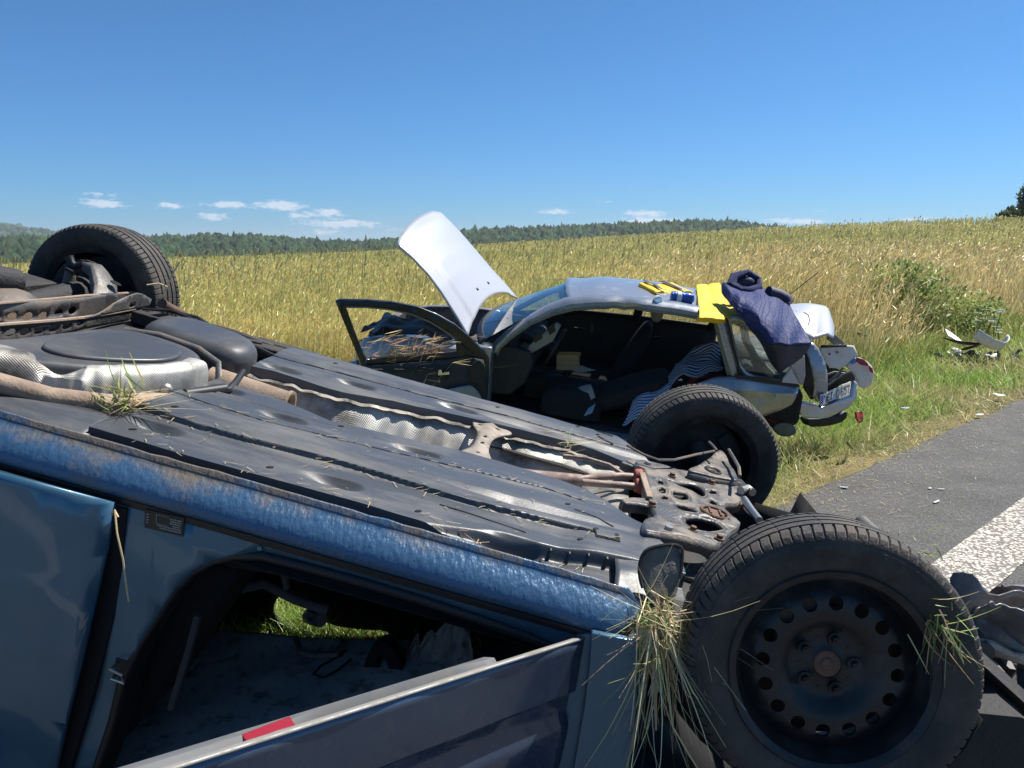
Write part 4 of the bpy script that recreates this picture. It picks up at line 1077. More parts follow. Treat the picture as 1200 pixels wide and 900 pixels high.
# aluminium shield folded over the tank's near front edge
LN = [(-2.44, -.655), (-2.24, -.60), (-2.13, -.525), (-2.045, -.468), (-1.96, -.415), (-1.88, -.325), (-1.815, -.245), (-1.775, -.165), (-1.772, -.09)]
P = []
NS = 90
for i in range(NS):
    u = i / (NS - 1) * (len(LN) - 1); k = min(int(u), len(LN) - 2); f_ = u - k
    bx = LN[k][0] * (1 - f_) + LN[k + 1][0] * f_; by = LN[k][1] * (1 - f_) + LN[k + 1][1] * f_
    tx, ty = LN[k + 1][0] - LN[k][0], LN[k + 1][1] - LN[k][1]; tl = math.hypot(tx, ty); nx_, ny_ = ty / tl, -tx / tl
    ln_ = i / (NS - 1)
    topz = .072 + .008 * math.sin(ln_ * 9) - .035 * math.exp(-((ln_ - .42) / .06) ** 2)
    ov = .055 + .03 * math.sin(ln_ * 5 + 1) - .03 * math.exp(-((ln_ - .42) / .07) ** 2)
    wr = .006 * math.sin(ln_ * 130) * math.exp(-((ln_ - .52) / .09) ** 2)
    row = []
    for z, off in ((-.045, .012), (-.02, .006), (.01, .004), (.035, .0), (topz - .02, -.004), (topz - .004, -.012), (topz + .002, -.024), (topz + .003, -.024 - ov * .5), (topz + .0, -.024 - ov)):
        row.append((bx + nx_ * (off + wr), by + ny_ * (off + wr), z + .003 * noise.noise((bx * 30, z * 30, 0))))
    P.append(row)
m = MB(); m.grid(P); o = m.build('tank_shield', shield, bcar, auto=80); uv_grid(o, NS, 9, P)
for q in (8, 66):
    m = MB(); p0 = P[q][2]; m.tube([p0, (p0[0] + .006, p0[1] - .012, p0[2] + .002)], [.020, .014], 14); m.tube([(p0[0] + .006, p0[1] - .012, p0[2] + .002), (p0[0] + .010, p0[1] - .020, p0[2] + .003)], .008, 8)
    m.build('shield_nut', alu, bcar)
m = MB()
m.tube([(-2.60, -.70, .02), (-2.40, -.69, .042), (-2.23, -.645, .046), (-2.10, -.585, .030), (-1.98, -.525, .006), (-1.88, -.44, -.004), (-1.80, -.33, -.004), (-1.72, -.20, -.012), (-1.66, -.10, -.03)], [.027] * 7 + [.024, .022], 14)
m.build('rear_exhaust_pipe', tanpipe, bcar)
m = MB(); m.tube([(-1.79, -.30, .006), (-1.74, -.20, .012), (-1.69, -.115, .015), (-1.72, .0, .006), (-1.75, .12, .012)], .012, 8); m.tube([(-1.76, -.25, .012), (-1.70, -.12, .018)], .017, 10)
m.build('flex_hose', black, bcar)
# underbody behind the panels, near side: dusty sealed floor rail
P = [[(x, y, -.018 + .020 * math.sin(math.pi * np.clip((y + .67) / .2, 0, 1)) + .006 * noise.noise((x * 5, y * 9, 0))) for y in np.linspace(-.672, -.44, 16)] for x in np.linspace(-2.9, -1.79, 40)]
m = MB(); m.grid(P); m.build('floor_rail', plastic, bcar, solid=.003)
m = MB()
m.tube([(-2.05, .60, .012), (-1.95, .50, .018), (-1.82, .47, .004), (-1.74, .44, .0)], .010, 8); m.tube([(-2.15, .56, .02), (-2.0, .57, .02), (-1.84, .60, .0)], .014, 8, flat=.4); m.tube([(-2.3, .43, .05), (-2.2, .45, .07), (-2.08, .46, .055), (-1.98, .45, .02)], .006, 6)
m.tube([(-2.25, .46, .06), (-2.12, .50, .06), (-2.03, .50, .03)], .007, 6)
m.build('brake_hose', black, bcar)
m = MB(); m.box((-2.05, .58, -.02), (.7, .10, .05)); m.box((-1.93, .55, .0), (.12, .03, .03), Euler((0, 0, .4))); m.box((-1.80, .63, -.01), (.25, .06, .04)); m.build('far_floor_rail', undercoat, bcar, bevel=.006)

# ---------------------------------------------------------------- rear axle beam, link and damper (far side)
def beam(p0, p1, dz0, dz1, mat):
    pass
o_out = [(p[1], p[2]) for p in [(-2.48,-0.2796,0.0841),(-2.48,-0.078,0.0758),(-2.48,0.1628,0.066),(-2.48,0.3508,0.0604),(-2.48,0.5098,0.0558),(-2.48,0.7212,0.0402),(-2.48,0.6941,-0.0272),(-2.48,0.3678,-0.024),(-2.48,-0.0685,0.007),(-2.48,-0.2727,0.021)]]
o_h = [[(c[1] + .024 * math.cos(a) * 1.0, c[2] + .015 * math.sin(a)) for a in [2 * math.pi * k / 12 for k in range(12)]] for c in [(-2.48,-0.0869,0.0348),(-2.48,-0.0188,0.0265),(-2.48,0.0509,0.0195),(-2.48,0.1199,0.0141),(-2.48,0.1957,0.0175),(-2.48,0.2667,0.0189)]]
V, T = sheet(o_out, o_h, .03)
m = MB(); m.add([(-2.48 + .012 * math.sin(y * 5), y, z) for y, z in V], T); m.build('axle_beam', beamm, bcar, solid=.004)
o_out = [(p[1], p[2]) for p in [(-2.44,-0.3207,0.036),(-2.44,-0.1211,0.0221),(-2.44,0.3053,-0.0087),(-2.44,0.6243,-0.0122),(-2.44,0.5864,-0.0545),(-2.44,0.3127,-0.0457),(-2.44,0.1282,-0.0543),(-2.44,-0.1104,-0.0552),(-2.44,-0.3124,-0.04)]]
o_h = [[(c[1] + .026 * math.cos(a), c[2] + .013 * math.sin(a)) for a in [2 * math.pi * k / 12 for k in range(12)]] for c in [(-2.44,-0.1322,-0.0014),(-2.44,-0.0728,-0.0085),(-2.44,-0.0067,-0.0151),(-2.44,0.061,-0.0217),(-2.44,0.1319,-0.0256),(-2.44,0.2034,-0.0244),(-2.44,0.2781,-0.0199)]]
V, T = sheet(o_out, [h for h in o_h], .03)
m = MB(); m.add([(-2.44, y, z) for y, z in V], T)
m.build('axle_beam_flange', undercoat, bcar, solid=.004)
m = MB(); m.tube([(p[0], p[1], p[2]) for p in [(-2.44,-0.3207,0.036),(-2.44,-0.1213,0.0235),(-2.44,0.1178,0.0054),(-2.44,0.3046,-0.0054),(-2.44,0.4613,-0.0075),(-2.44,0.6233,-0.0085)]], .006, 6); m.tube([(p[0], p[1], p[2]) for p in [(-2.48,-0.2799,0.0867),(-2.48,-0.0782,0.0773),(-2.48,0.1626,0.0675),(-2.48,0.3505,0.0621),(-2.48,0.7207,0.0421)]], .005, 6)
m.build('beam_lip', tanpipe, bcar)
for c in [(-2.55,0.076,-0.0041),(-2.55,0.1485,-0.0114),(-2.55,0.2204,-0.0169)]:
    m = MB(); m.disc((c[0], c[1], c[2]), (1, 0, 0), .026, 10, h=.002); m.build('sunlit_backing', tanpipe, bcar)  # tan discs added to look like sunlit parts behind the holes
for c in [(-2.5,0.077,-0.0434),(-2.5,0.1471,-0.0502),(-2.5,0.2205,-0.0542),(-2.5,0.2946,-0.0531)]:
    m = MB(); m.disc((c[0], c[1], c[2]), (1, 0, 0), .026, 10, h=.002); m.build('sunlit_backing', tanpipe, bcar)
# triangular bracket
br_out = [(p[1], p[2]) for p in [(-2.4,0.2316,0.0144),(-2.4,0.3,0.0158),(-2.4,0.358,0.0319),(-2.4,0.4064,0.0533),(-2.4,0.4908,0.0721),(-2.4,0.5651,0.0792),(-2.4,0.6548,0.0424),(-2.4,0.7561,0.0063),(-2.4,0.6258,0.0093),(-2.4,0.5053,0.012),(-2.4,0.3678,0.0109),(-2.4,0.262,0.0075)]]
V, T = sheet(smooth_poly(br_out, 1), [[(c[1] + .02 * math.cos(a), c[2] + .007 * math.sin(a)) for a in [2 * math.pi * k / 12 for k in range(12)]] for c in [(-2.4,0.5248,0.0273)]], .025)
m = MB(); m.add([(-2.40 + .05 * (z - .02), y, z) for y, z in V], T); m.build('beam_bracket', beamm, bcar, solid=.006)
m = MB(); m.tube([(-2.3,0.5657,0.0569),(-2.3,0.6376,0.0313),(-2.3,0.7518,-0.0075),(-2.3,0.8606,-0.0515)], [.02, .017, .015, .012], 10); m.build('bracket_rim', rust, bcar)
# upper link: tapered pressed arm
secs = []
for (cx, cy, cz), w, h in (((-2.47, .46, .030), .060, .030), ((-2.50, .50, .066), .055, .032), ((-2.55, .535, .100), .042, .030), ((-2.58, .555, .120), .032, .024), ((-2.63, .565, .124), .022, .016)):
    secs.append([(cx + w * .5 * sx_ * .5, cy + w * sx_, cz + h * sz_) for sx_, sz_ in ((-1, -1), (-1, .6), (-.6, 1), (.6, 1), (1, .6), (1, -1))])
MB().loft(secs).build('suspension_link', beamm, bcar, bevel=.006)
m = MB()
m.disc((-2.47, .515, .100), (.45, 0, 1), .022, 12, h=.0015, r2=.012); m.build('link_hole', void, bcar)
m = MB(); m.tube([(-2.694,0.55,0.148),(-2.679,0.55,0.1207),(-2.657,0.55,0.1129)], .016, 10); m.tube([(-2.692,0.53,0.1013),(-2.64,0.53,0.0908)], .008, 8); m.tube([(-2.705,0.55,0.1),(-2.651,0.55,0.1214),(-2.628,0.55,0.1345)], .013, 10)
m.build('link_bush', black, bcar)
m = MB(); m.tube([(-2.688,0.56,-0.0329),(-2.688,0.56,0.0202),(-2.686,0.56,0.0873)], [.026, .026, .02], 14); m.build('damper', beamm, bcar)
m = MB(); m.disc((-2.66, .63, 0), (0, 1, 0), .135, 30, h=.01); m.disc((-2.66, .60, 0), (0, 1, 0), .07, 20, h=.02); m.tube([(-2.66, .30, -.02), (-2.66, .64, 0)], [.05, .06], 12); m.build('brake_disc', undercoat, bcar)
m = MB(); m.ball((-2.72, -.02, .02), (.16, .12, .10), 14, 8); m.tube([(-2.9, -.1, .05), (-2.75, .1, .09), (-2.7, .28, .06)], .05, 10); m.box((-3.0, 0, -.05), (.5, 1.2, .14)); m.build('rear_underbody', undercoat, bcar)
# grey hump at the far left (spare wheel well / rear muffler)
m = MB(); m.ball((-2.66,0.1954,-0.0201), (.10, .13, .075), 16, 10); m.build('muffler', beamm, bcar)

# ---------------------------------------------------------------- body side, near
YB = -.735
def wz(x, y, zmin):           # local z at which world height is zmin
    return (zmin - BP[5] - BR[2][0] * x - BR[2][1] * y) / BR[2][2]
ap = [(p[0], p[2]) for p in [(-1.679,-0.735,-1.172),(-1.623,-0.735,-1.014),(-1.586,-0.735,-0.8412),(-1.563,-0.735,-0.6795),(-1.555,-0.735,-0.5525),(-1.527,-0.735,-0.442),(-1.487,-0.735,-0.335),(-1.463,-0.735,-0.272),(-1.429,-0.735,-0.216),(-1.389,-0.735,-0.1767),(-1.34,-0.735,-0.1482),(-1.276,-0.735,-0.1288),(-1.177,-0.735,-0.1252),(-1.032,-0.735,-0.1231),(-0.887,-0.735,-0.1252),(-0.7624,-0.735,-0.1311),(-0.6372,-0.735,-0.1412),(-0.5273,-0.735,-0.156),(-0.454,-0.735,-0.178),(-0.404,-0.735,-0.2031),(-0.3656,-0.735,-0.2508)]]
floor_z = [(x, wz(x, YB, .03)) for x in (-.40, -.6, -.9, -1.2, -1.55, -1.70)]
top_x = np.linspace(-1.66, -.38, 26)
outer = [(-1.675, -.092)] + [(x, -.088) for x in top_x] + [(-.37, -.12), (-.38, -.5), (-.40, wz(-.40, YB, .04))]
# strip between outer line (sill) and the aperture, front pillar included
loop = outer + [(ap[-1][0] + .0, wz(ap[-1][0], YB, .04))] + ap[::-1] + [(-1.72, ap[0][1] - .05), (-1.765, -.7), (-1.74, -.5), (-1.70, -.25)]
V, T = sheet(loop, [], .05)
m = MB(); m.add([(x, YB - .018 * math.sin(min(1, max(0, -z / .6)) * 3.1) * (1 if x < -1.3 else .2), z) for x, z in V], T)
m.build('door_aperture', blue_in, bcar, solid=.012, soff=1)
# rubber seal round the opening, and the inner flange behind it
m = MB(); m.tube([(x - .004, YB - .012, z - .006) for x, z in ap], .0125, 10); m.build('door_seal', black, bcar)
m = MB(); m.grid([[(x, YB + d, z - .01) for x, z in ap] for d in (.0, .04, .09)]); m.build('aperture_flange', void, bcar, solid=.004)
# moulded swage on the pillar beside the seal, striker
sw = [(p[0], p[2]) for p in [(-1.516,-0.748,-0.2955),(-1.516,-0.748,-0.2451),(-1.501,-0.748,-0.2002),(-1.474,-0.748,-0.1607),(-1.437,-0.748,-0.1318),(-1.378,-0.748,-0.1096),(-1.301,-0.748,-0.0995)]]
m = MB(); m.tube([(x, YB - .013, z) for x, z in sw], .004, 6); m.build('pillar_swage', blue_in, bcar)
s0 = (-1.555,-0.77,-0.5244)
m = MB(); m.tube([(s0[0] - .02, -.745, s0[2] + .012), (s0[0] - .02, -.785, s0[2] + .012), (s0[0] + .015, -.790, s0[2] + .010), (s0[0] + .02, -.79, s0[2] - .010), (s0[0] - .012, -.785, s0[2] - .012), (s0[0] - .012, -.745, s0[2] - .012)], .004, 8)
m.build('door_striker', alu, bcar)
m = MB(); m.box((s0[0] - .01, -.756, s0[2]), (.03, .006, .05)); m.build('striker_plate', black, bcar, bevel=.002)
m = MB(); m.disc(((-1.287,-0.74,-0.1164)[0], -.752, (-1.287,-0.74,-0.1164)[2]), (0, 1, 0), .006, 10, h=.002); m.build('body_plug', blue_in, bcar)
# black strip painted as shade in the gap between rear door and front aperture
g = [(-1.65,-0.742,-0.1099),(-1.606,-0.742,-0.1057),(-1.595,-0.742,-0.2541),(-1.596,-0.742,-0.3932),(-1.616,-0.742,-0.5922),(-1.648,-0.742,-0.8566),(-1.669,-0.742,-1.023),(-1.748,-0.742,-1.051),(-1.71,-0.742,-0.8777),(-1.67,-0.742,-0.5605),(-1.654,-0.742,-0.3183)]
m = MB(); m.prism([(p[0], -.768, p[2]) for p in g], (0, .02, 0)); m.build('pillar_gap_shade', void, bcar)
# type plate on the pillar
lb = [(-1.564,-0.7625,-0.096),(-1.47,-0.7625,-0.0895),(-1.466,-0.7625,-0.1363),(-1.559,-0.7625,-0.1403)]
m = MB(); m.prism(lb, (0, .002, 0)); tp = m.build('type_plate', pbr('black type plate', (.010, .011, .013), .4), bcar)
def lerp2(q, u, v): return tuple((q[0][i] * (1 - u) + q[1][i] * u) * (1 - v) + (q[3][i] * (1 - u) + q[2][i] * u) * v for i in range(3))
m = MB()
def mark(u0, u1, v0, v1):
    m.prism([(p[0], p[1] - .0012, p[2]) for p in (lerp2(lb, u0, v0), lerp2(lb, u1, v0), lerp2(lb, u1, v1), lerp2(lb, u0, v1))], (0, .001, 0))
for v, w in ((.22, .3), (.34, .28), (.46, .3), (.58, .22), (.70, .62), (.82, .55)):
    u = .95 - w
    while u < .93:
        q = rng.uniform(.02, .05); mark(u, min(.95, u + q), v - .035, v + .03); u += q + .015
for v in (.2, .35, .5, .65): mark(.05, .10, v, v + .06)
mark(.30, .62, .12, .14); mark(.30, .62, .60, .62); mark(.30, .31, .12, .62)
m.build('plate_print', pbr('pale print', (.35, .33, .30), .6), tp)

# rear door (closed), bulging glossy panel at the left
rd = [(p[0], p[2]) for p in [(-2.805,-0.775,-0.0922),(-1.91,-0.775,-0.0943),(-1.635,-0.775,-0.097),(-1.628,-0.775,-0.2039),(-1.63,-0.775,-0.3394),(-1.641,-0.775,-0.5061),(-1.658,-0.775,-0.6812),(-1.676,-0.775,-0.8903),(-1.686,-0.775,-1.107),(-2.805,-0.775,-1.504)]]
rd = [(x, max(z, wz(x, -.78, .02))) for x, z in rd]
V, T = sheet(rd, [], .04)
def rd_y(z): return -.772 - .028 * math.sin(min(1, max(0, (-z - .08) / .75)) * math.pi) - .006 * math.exp(-((z + .36) / .03) ** 2)
m = MB(); m.add([(x, rd_y(z) + .018 * float(sstep(-1.74, -1.62, x)) ** 2, z) for x, z in V], T); o = m.build('rear_door', blue, bcar, solid=.025, soff=1)
m = MB(); m.tube([(x, -.775, z - .01) for x, z in [(-2.8, -.105), (-1.66, -.108)]], .008, 8); m.build('door_gap_shade', void, bcar)  # thin black rod added for the shade in the door edge gap
# front wing between the open door and the wheel
fw = [(-0.5086,-0.79,-0.0722),(-0.4086,-0.79,-0.062),(-0.3767,-0.79,-0.1569),(-0.3537,-0.79,-0.2618),(-0.3338,-0.79,-0.3707),(-0.3013,-0.79,-0.5025),(-0.4418,-0.79,-0.5515),(-0.4556,-0.79,-0.412),(-0.4747,-0.79,-0.2563),(-0.4926,-0.79,-0.1501)]
m = MB(); m.prism([(p[0], -.79, max(p[2], wz(p[0], -.79, .03))) for p in fw], (0, .02, 0)); m.build('front_wing', blue, bcar, bevel=.004)
m = MB(); m.prism([(p[0], p[1], max(p[2], wz(p[0], p[1], .03))) for p in [(-0.5344,-0.765,-0.0997),(-0.4992,-0.765,-0.0841),(-0.4828,-0.765,-0.1632),(-0.4664,-0.765,-0.2716),(-0.4507,-0.765,-0.4311),(-0.4463,-0.765,-0.5761),(-0.5333,-0.765,-0.6064),(-0.5232,-0.765,-0.4077),(-0.5247,-0.765,-0.222)]], (0, .02, 0)); m.build('hinge_pillar', blue_in, bcar)
# rest of the crushed body: far side, bonnet, tail (clear of the ground)
m = MB()
def cl(p, h=.02): return (p[0], p[1], max(p[2], wz(p[0], p[1], h)))
P = []
for x in np.linspace(-3.25, -.42, 30):
    P.append([cl((x, y, z)) for y, z in ((.705, -.06), (.775, -.10), (.80, -.35), (.80, -.62), (.77, -.80))])
m.grid(P)
m.build('far_side', blue, bcar, solid=.01)
m = MB(); m.grid([[cl((x, y + .02 * noise.noise((x * 6, z * 6, 0)), z)) for z in (-.06, -.3, -.55, -.8)] for x, y in ((-3.25, .75), (-3.40, .6), (-3.45, 0), (-3.40, -.6), (-3.25, -.78))])
m.grid([[cl((x, -.78 - .03 * math.sin(-z * 3), z)) for z in (-.10, -.4, -.7, -1.0)] for x in (-3.25, -3.0, -2.8)])
m.build('tail_panel', blue, bcar, solid=.01)

# ---------------------------------------------------------------- cabin seen through the front door opening
# far inner side: dark door trim with the window opening, grass bright beyond
win = [(p[0], p[2]) for p in [(-1.64,0.66,-1.139),(-1.621,0.66,-1.091),(-1.582,0.66,-1.07),(-1.537,0.66,-1.099),(-1.467,0.66,-1.136),(-1.374,0.66,-1.167),(-1.252,0.66,-1.15),(-1.119,0.66,-1.113),(-1.113,0.66,-1.141),(-1.243,0.66,-1.19),(-1.356,0.66,-1.218),(-1.461,0.66,-1.242),(-1.548,0.66,-1.244),(-1.609,0.66,-1.22),(-1.64,0.66,-1.182)]]
fo = [(-2.6, -.06), (-.40, -.06), (-.40, wz(-.4, .66, -.05)), (-1.0, wz(-1.0, .66, -.05)), (-1.4, wz(-1.4, .66, -.05)), (-1.9, wz(-1.9, .66, -.05)), (-2.6, wz(-2.6, .66, -.05))]
V, T = sheet(fo, [smooth_poly(win, 1)], .06)
m = MB(); m.add([(x, .66, z) for x, z in V], T); m.build('far_door_trim', black, bcar, solid=.012)
# crushed headliner lying over the road
hl = [[(-1.758,-0.5128,-1.174), (-1.194,-0.495,-0.9959), (-0.9346,-0.4576,-0.9393), (-0.6235,-0.4154,-0.8693)], [(-1.919,-0.2284,-1.204), (-1.305,-0.2263,-1.002), (-1.014,-0.1839,-0.9374), (-0.666,-0.136,-0.8579)], [(-1.968,-0.0107,-1.203), (-1.357,-0.0313,-0.9906), (-1.073,0.012,-0.9278), (-0.6985,0.0642,-0.8415)], [(-1.945,0.1642,-1.182), (-1.376,0.1328,-0.9798), (-1.091,0.1776,-0.9167), (-0.755,0.2274,-0.8405)], [(-1.934,0.3265,-1.173), (-1.394,0.215,-0.9662), (-1.112,0.2523,-0.9142), (-0.7974,0.2876,-0.8431)]]
P = []
for i in range(41):
    row = []
    for j in range(41):
        a, c = i / 40 * 4, j / 40 * 3; i0, j0 = min(int(a), 3), min(int(c), 2); fa, fc = a - i0, c - j0
        q = [hl[i0][j0][k] * (1 - fa) * (1 - fc) + hl[i0 + 1][j0][k] * fa * (1 - fc) + hl[i0][j0 + 1][k] * (1 - fa) * fc + hl[i0 + 1][j0 + 1][k] * fa * fc for k in range(3)]
        q[2] += .012 * noise.noise((q[0] * 6, q[1] * 6, 0)) + .02 * noise.noise((q[0] * 2.2, q[1] * 2.2, 4))
        row.append(tuple(q))
    P.append(row)
m = MB(); m.grid(P); m.build('headliner', head_grey, bcar, solid=.012)
m = MB(); hp = [(-1.393,0.1766,-0.9648),(-1.349,0.0889,-0.9506),(-1.286,0.0656,-0.9334),(-1.218,0.0838,-0.9163),(-1.213,0.1688,-0.9176)]; m.tube([(p[0], p[1], p[2] + .012) for p in hp], .012, 10); m.build('grab_handle', trim_grey, bcar)
m = MB(); m.tube([(p[0], p[1], p[2] + .02) for p in [(-1.201,0.1487,-0.9448),(-1.22,0.0879,-0.9478),(-1.252,0.0391,-0.9549),(-1.258,-0.0163,-0.9547),(-1.217,-0.0337,-0.9434),(-1.182,0.0237,-0.9359),(-1.16,0.0936,-0.9324)]], .004, 6); m.build('cable', void, bcar)
# padded black sun visor / head restraint with a slot standing in the opening
hr = [(-1.105,0.0902,-1.035),(-1.109,0.0938,-0.9591),(-1.105,0.0989,-0.8682),(-1.075,0.1046,-0.8059),(-1.04,0.108,-0.7967),(-0.9926,0.1097,-0.8391),(-0.9489,0.1093,-0.9174),(-0.9198,0.1081,-0.9866)]
hh_ = [[(p[0], p[1]) for p in []]]
sl = [(-1.071,0.1018,-0.8662),(-1.047,0.1048,-0.8464),(-1.019,0.105,-0.8872),(-0.9994,0.1044,-0.9305),(-1.028,0.102,-0.9309),(-1.053,0.1014,-0.9029)]
def to2(L): return [(p[0], p[2]) for p in L]
V, T = sheet(smooth_poly(to2(hr), 1), [smooth_poly(to2(sl), 1)], .03)
yy0 = sum(p[1] for p in hr) / len(hr)
m = MB(); m.add([(x, yy0, z) for x, z in V], T); m.build('head_restraint', fabric_dk, bcar, solid=.06, bevel=.015)
# burst airbag: pale translucent-looking folds
ab = bpy.data.materials.new('limp airbag cloth'); ab.use_nodes = True
ab.node_tree.nodes['Principled BSDF'].inputs['Base Color'].default_value = (.34, .34, .33, 1); ab.node_tree.nodes['Principled BSDF'].inputs['Roughness'].default_value = .8
m = MB(); P = []
c4 = [(-0.975,0.1535,-0.9919),(-0.6955,0.1805,-0.9194),(-0.811,0.1847,-0.6528),(-0.9852,0.1598,-0.8537)]
for i in range(25):
    row = []
    for j in range(21):
        u, v = i / 24, j / 20
        p_ = [(c4[0][k] * (1 - u) + c4[1][k] * u) * (1 - v) + (c4[3][k] * (1 - u) + c4[2][k] * u) * v for k in range(3)]
        p_[1] += .05 * noise.noise((u * 4, v * 3, 0)) + .03 * noise.noise((u * 11, v * 9, 2)); p_[2] += .03 * noise.noise((u * 6, v * 2, 5)) * v + .05 * v * (noise.noise((u * 9, 0, 9)))
        row.append(tuple(p_))
    P.append(row)
m.grid(P); m.build('airbag', ab, bcar, solid=.003)
# seats hang from the floor pan: cushions and backs in dark cloth
def seat(y0, nm):    # the driver's seat; the other one has broken loose
    m = MB()
    secs = [[(x, y0 + .24 * a_, z0 + dz * b_) for a_, b_ in ((-1, -1), (-1.05, 0), (-1, 1), (1, 1), (1.05, 0), (1, -1))] for x, z0, dz in ((-.96, -.20, .03), (-1.04, -.21, .06), (-1.3, -.22, .07), (-1.45, -.24, .07))]
    m.loft(secs)
    secs = [[(xc + .07 * a_, y0 + w * b_, z) for a_, b_ in ((-1, -1), (-1, 1), (1, 1.0), (1, -1.0))] for xc, z, w in ((-1.46, -.30, .23), (-1.56, -.55, .25), (-1.66, -.80, .24), (-1.72, -.97, .18))]
    m.loft(secs)
    return m.build('seat', fabric_dk, bcar, bevel=.03, seg=3)
seat(-.33, 'a'); 
m = MB(); m.loft([[(x, y, z) for y, z in ((-.62, -.35), (-.62, -.72), (.62, -.72), (.62, -.35))] for x in (-.42, -.58)]); m.build('dashboard', black, bcar, bevel=.04, seg=3)
m = MB(); m.grid([[(x, y, -.21) for y in (-.68, -.3, .3, .66)] for x in (-3.2, -1.5, -.4)]); m.grid([[(-1.88, y, z) for z in (-.06, -.6, wz(-1.88, y, .02))] for y in (-.74, 0, .7)]); m.grid([[(x, -.70, z) for z in (-.06, wz(x, -.7, .02))] for x in (-1.88, -1.62)]); m.build('cabin_lining', fabric_dk, bcar, solid=.004)
m = MB(); m.tube([(-1.579,0.0171,-0.7156),(-1.503,0.0255,-0.6763),(-1.391,0.0332,-0.7061),(-1.271,0.0427,-0.7176)], .018, 10); m.tube([(-1.447,-0.014,-0.5605),(-1.412,-0.0156,-0.6465)], .012, 8); m.build('seat_rail', trim_grey, bcar)
# inner sill trim and pillar trim edges
m = MB(); m.tube([(p[0], -.66, p[2]) for p in [(-1.465,-0.66,-0.6764),(-1.445,-0.66,-0.4911),(-1.439,-0.66,-0.3903)]], .010, 8); m.build('seat_belt', pbr('grey belt webbing', (.05, .05, .055), .8), bcar)

# ---------------------------------------------------------------- open front door, dangling towards the road
H0 = Vector((-.515, -.765, -.105)); DD = Vector((-.668, -.744, 0)).normalized(); DN = Vector((DD.y, -DD.x, 0))   # along the door, outward normal
if DN.y > 0: DN = -DN
DN = Vector((-DD.y, DD.x, 0)) if (Vector((-DD.y, DD.x, 0)).x > 0) else Vector((DD.y, -DD.x, 0))
def dp_(u, w, t_): return tuple(H0 + DD * u + DN * t_ + Vector((0, 0, w)))
P = []
for i in range(40):
    u = i / 39 * 1.13
    row = []
    for j in range(40):
        w = -j / 39 * .80
        bul = .040 * math.sin(min(1, -w / .75) * math.pi * .9)
        dark = -.016 * (float(sstep(-.125, -.14, w)) - float(sstep(-.185, -.21, w)))
        p_ = dp_(u, w, bul + dark + .0025 * noise.noise((u * 7, w * 7, 0)))
        row.append((p_[0], p_[1], max(p_[2], wz(p_[0], p_[1], .05))))
    P.append(row)
m = MB(); m.grid(P); fd = m.build('front_door', navy, bcar, solid=.004, soff=-1)
m = MB(); m.grid([[dp_(u, .002, .001), dp_(u, .0035, -.004), dp_(u, .001, -.011), dp_(u, -.012, -.015)] for u in np.linspace(0, 1.13, 40)])
m.build('door_hem', pbr('dusty bare edge of the door', (.24, .235, .22), .5, .3, dirt=(.2, .17, .13), damt=.5, dscale=20), fd, solid=.003)
m = MB(); m.grid([[dp_(u, -.04, -.017), dp_(u, -.020, -.026), dp_(u, -.014 + .010 * float(sstep(.25, .4, u) - sstep(.62, .72, u)), -.040), dp_(u, -.030, -.066), dp_(u, -.07, -.085), dp_(u, -.45, -.10)] for u in np.linspace(.24, 1.12, 60)])
m.build('door_trim', pbr('grey door trim', (.13, .135, .14), .7, dirt=(.25, .22, .18), damt=.4, dscale=18), fd, solid=.004)
m = MB(); m.prism([dp_(.700, -.009, -.022), dp_(.785, -.010, -.022), dp_(.785, -.012, -.043), dp_(.700, -.008, -.046)], (0, 0, -.012)); m.build('reflector', redr, fd, bevel=.002)

# ================================================================== the silver saloon on the verge
# own axes: x forward (left in the photo), y to the near side, z up
SP = [2.973284, -0.097967, -0.106907, -0.78771, 7.274388, 0.068609]
SR = Matrix.Rotation(SP[0], 3, 'Z') @ Matrix.Rotation(SP[1], 3, 'Y') @ Matrix.Rotation(SP[2], 3, 'X')
scar = empty('crashed_car', SP[3:6], (SP[2], SP[1], SP[0]))
tag(scar, 'silver saloon on the verge with raised bonnet, missing doors and crushed rear', 'car')
ST = Vector(SP[3:6])
def sworld(p): return SR @ Vector(p) + ST
def slocal(p): return SR.transposed() @ (Vector(p) - ST)
silver = pbr('silver paint', (.36, .38, .42), .26, .5, coat=.5, dirt=(.26, .25, .23), damt=.15, dscale=5, dlo=.55, dhi=.85)
hoodm = pbr('pale silver bonnet paint', (.44, .455, .49), .38, .15, coat=.3)
crump = pbr('creased silver paint darkened for shade', (.31, .33, .37), .27, .5, coat=.5, dirt=(.24, .21, .16), damt=.22, dscale=5, dlo=.5, dhi=.85)  # silver body paint darkened for the shade on pillars and near-side panels
cabin = pbr('charcoal cabin plastic', (.018, .019, .021), .6, var=.2, dirt=(.06, .06, .06), damt=.3, dscale=9)
cabin_g = pbr('grey cabin plastic', (.13, .135, .14), .55, var=.15)
jamb = pbr('dull door jamb trim', (.22, .19, .13), .6, dirt=(.08, .07, .05), damt=.5, dscale=20)
seatm = pbr('dark patterned seat cloth', (.014, .015, .019), .95, var=.5, vscale=40)
blackp = pbr('black car rubber', (.010, .010, .011), .5)
shield_gl = glass_mat('windscreen glass', (.62, .80, .80), .22)
side_gl = glass_mat('side window glass', (.85, .93, .90), .04)
chrome = pbr('chromed plastic', (.7, .7, .7), .12, 1.0)
whitep = pbr('dusty white plastic', (.66, .63, .58), .45, dirt=(.4, .36, .3), damt=.4, dscale=12)

def bez(a, b, t): return tuple(a[k] * (1 - t) + b[k] * t for k in range(3))
def poly3(pts, t):
    """point at parameter t along a polyline"""
    u = t * (len(pts) - 1); i = min(int(u), len(pts) - 2); return bez(pts[i], pts[i + 1], u - i)

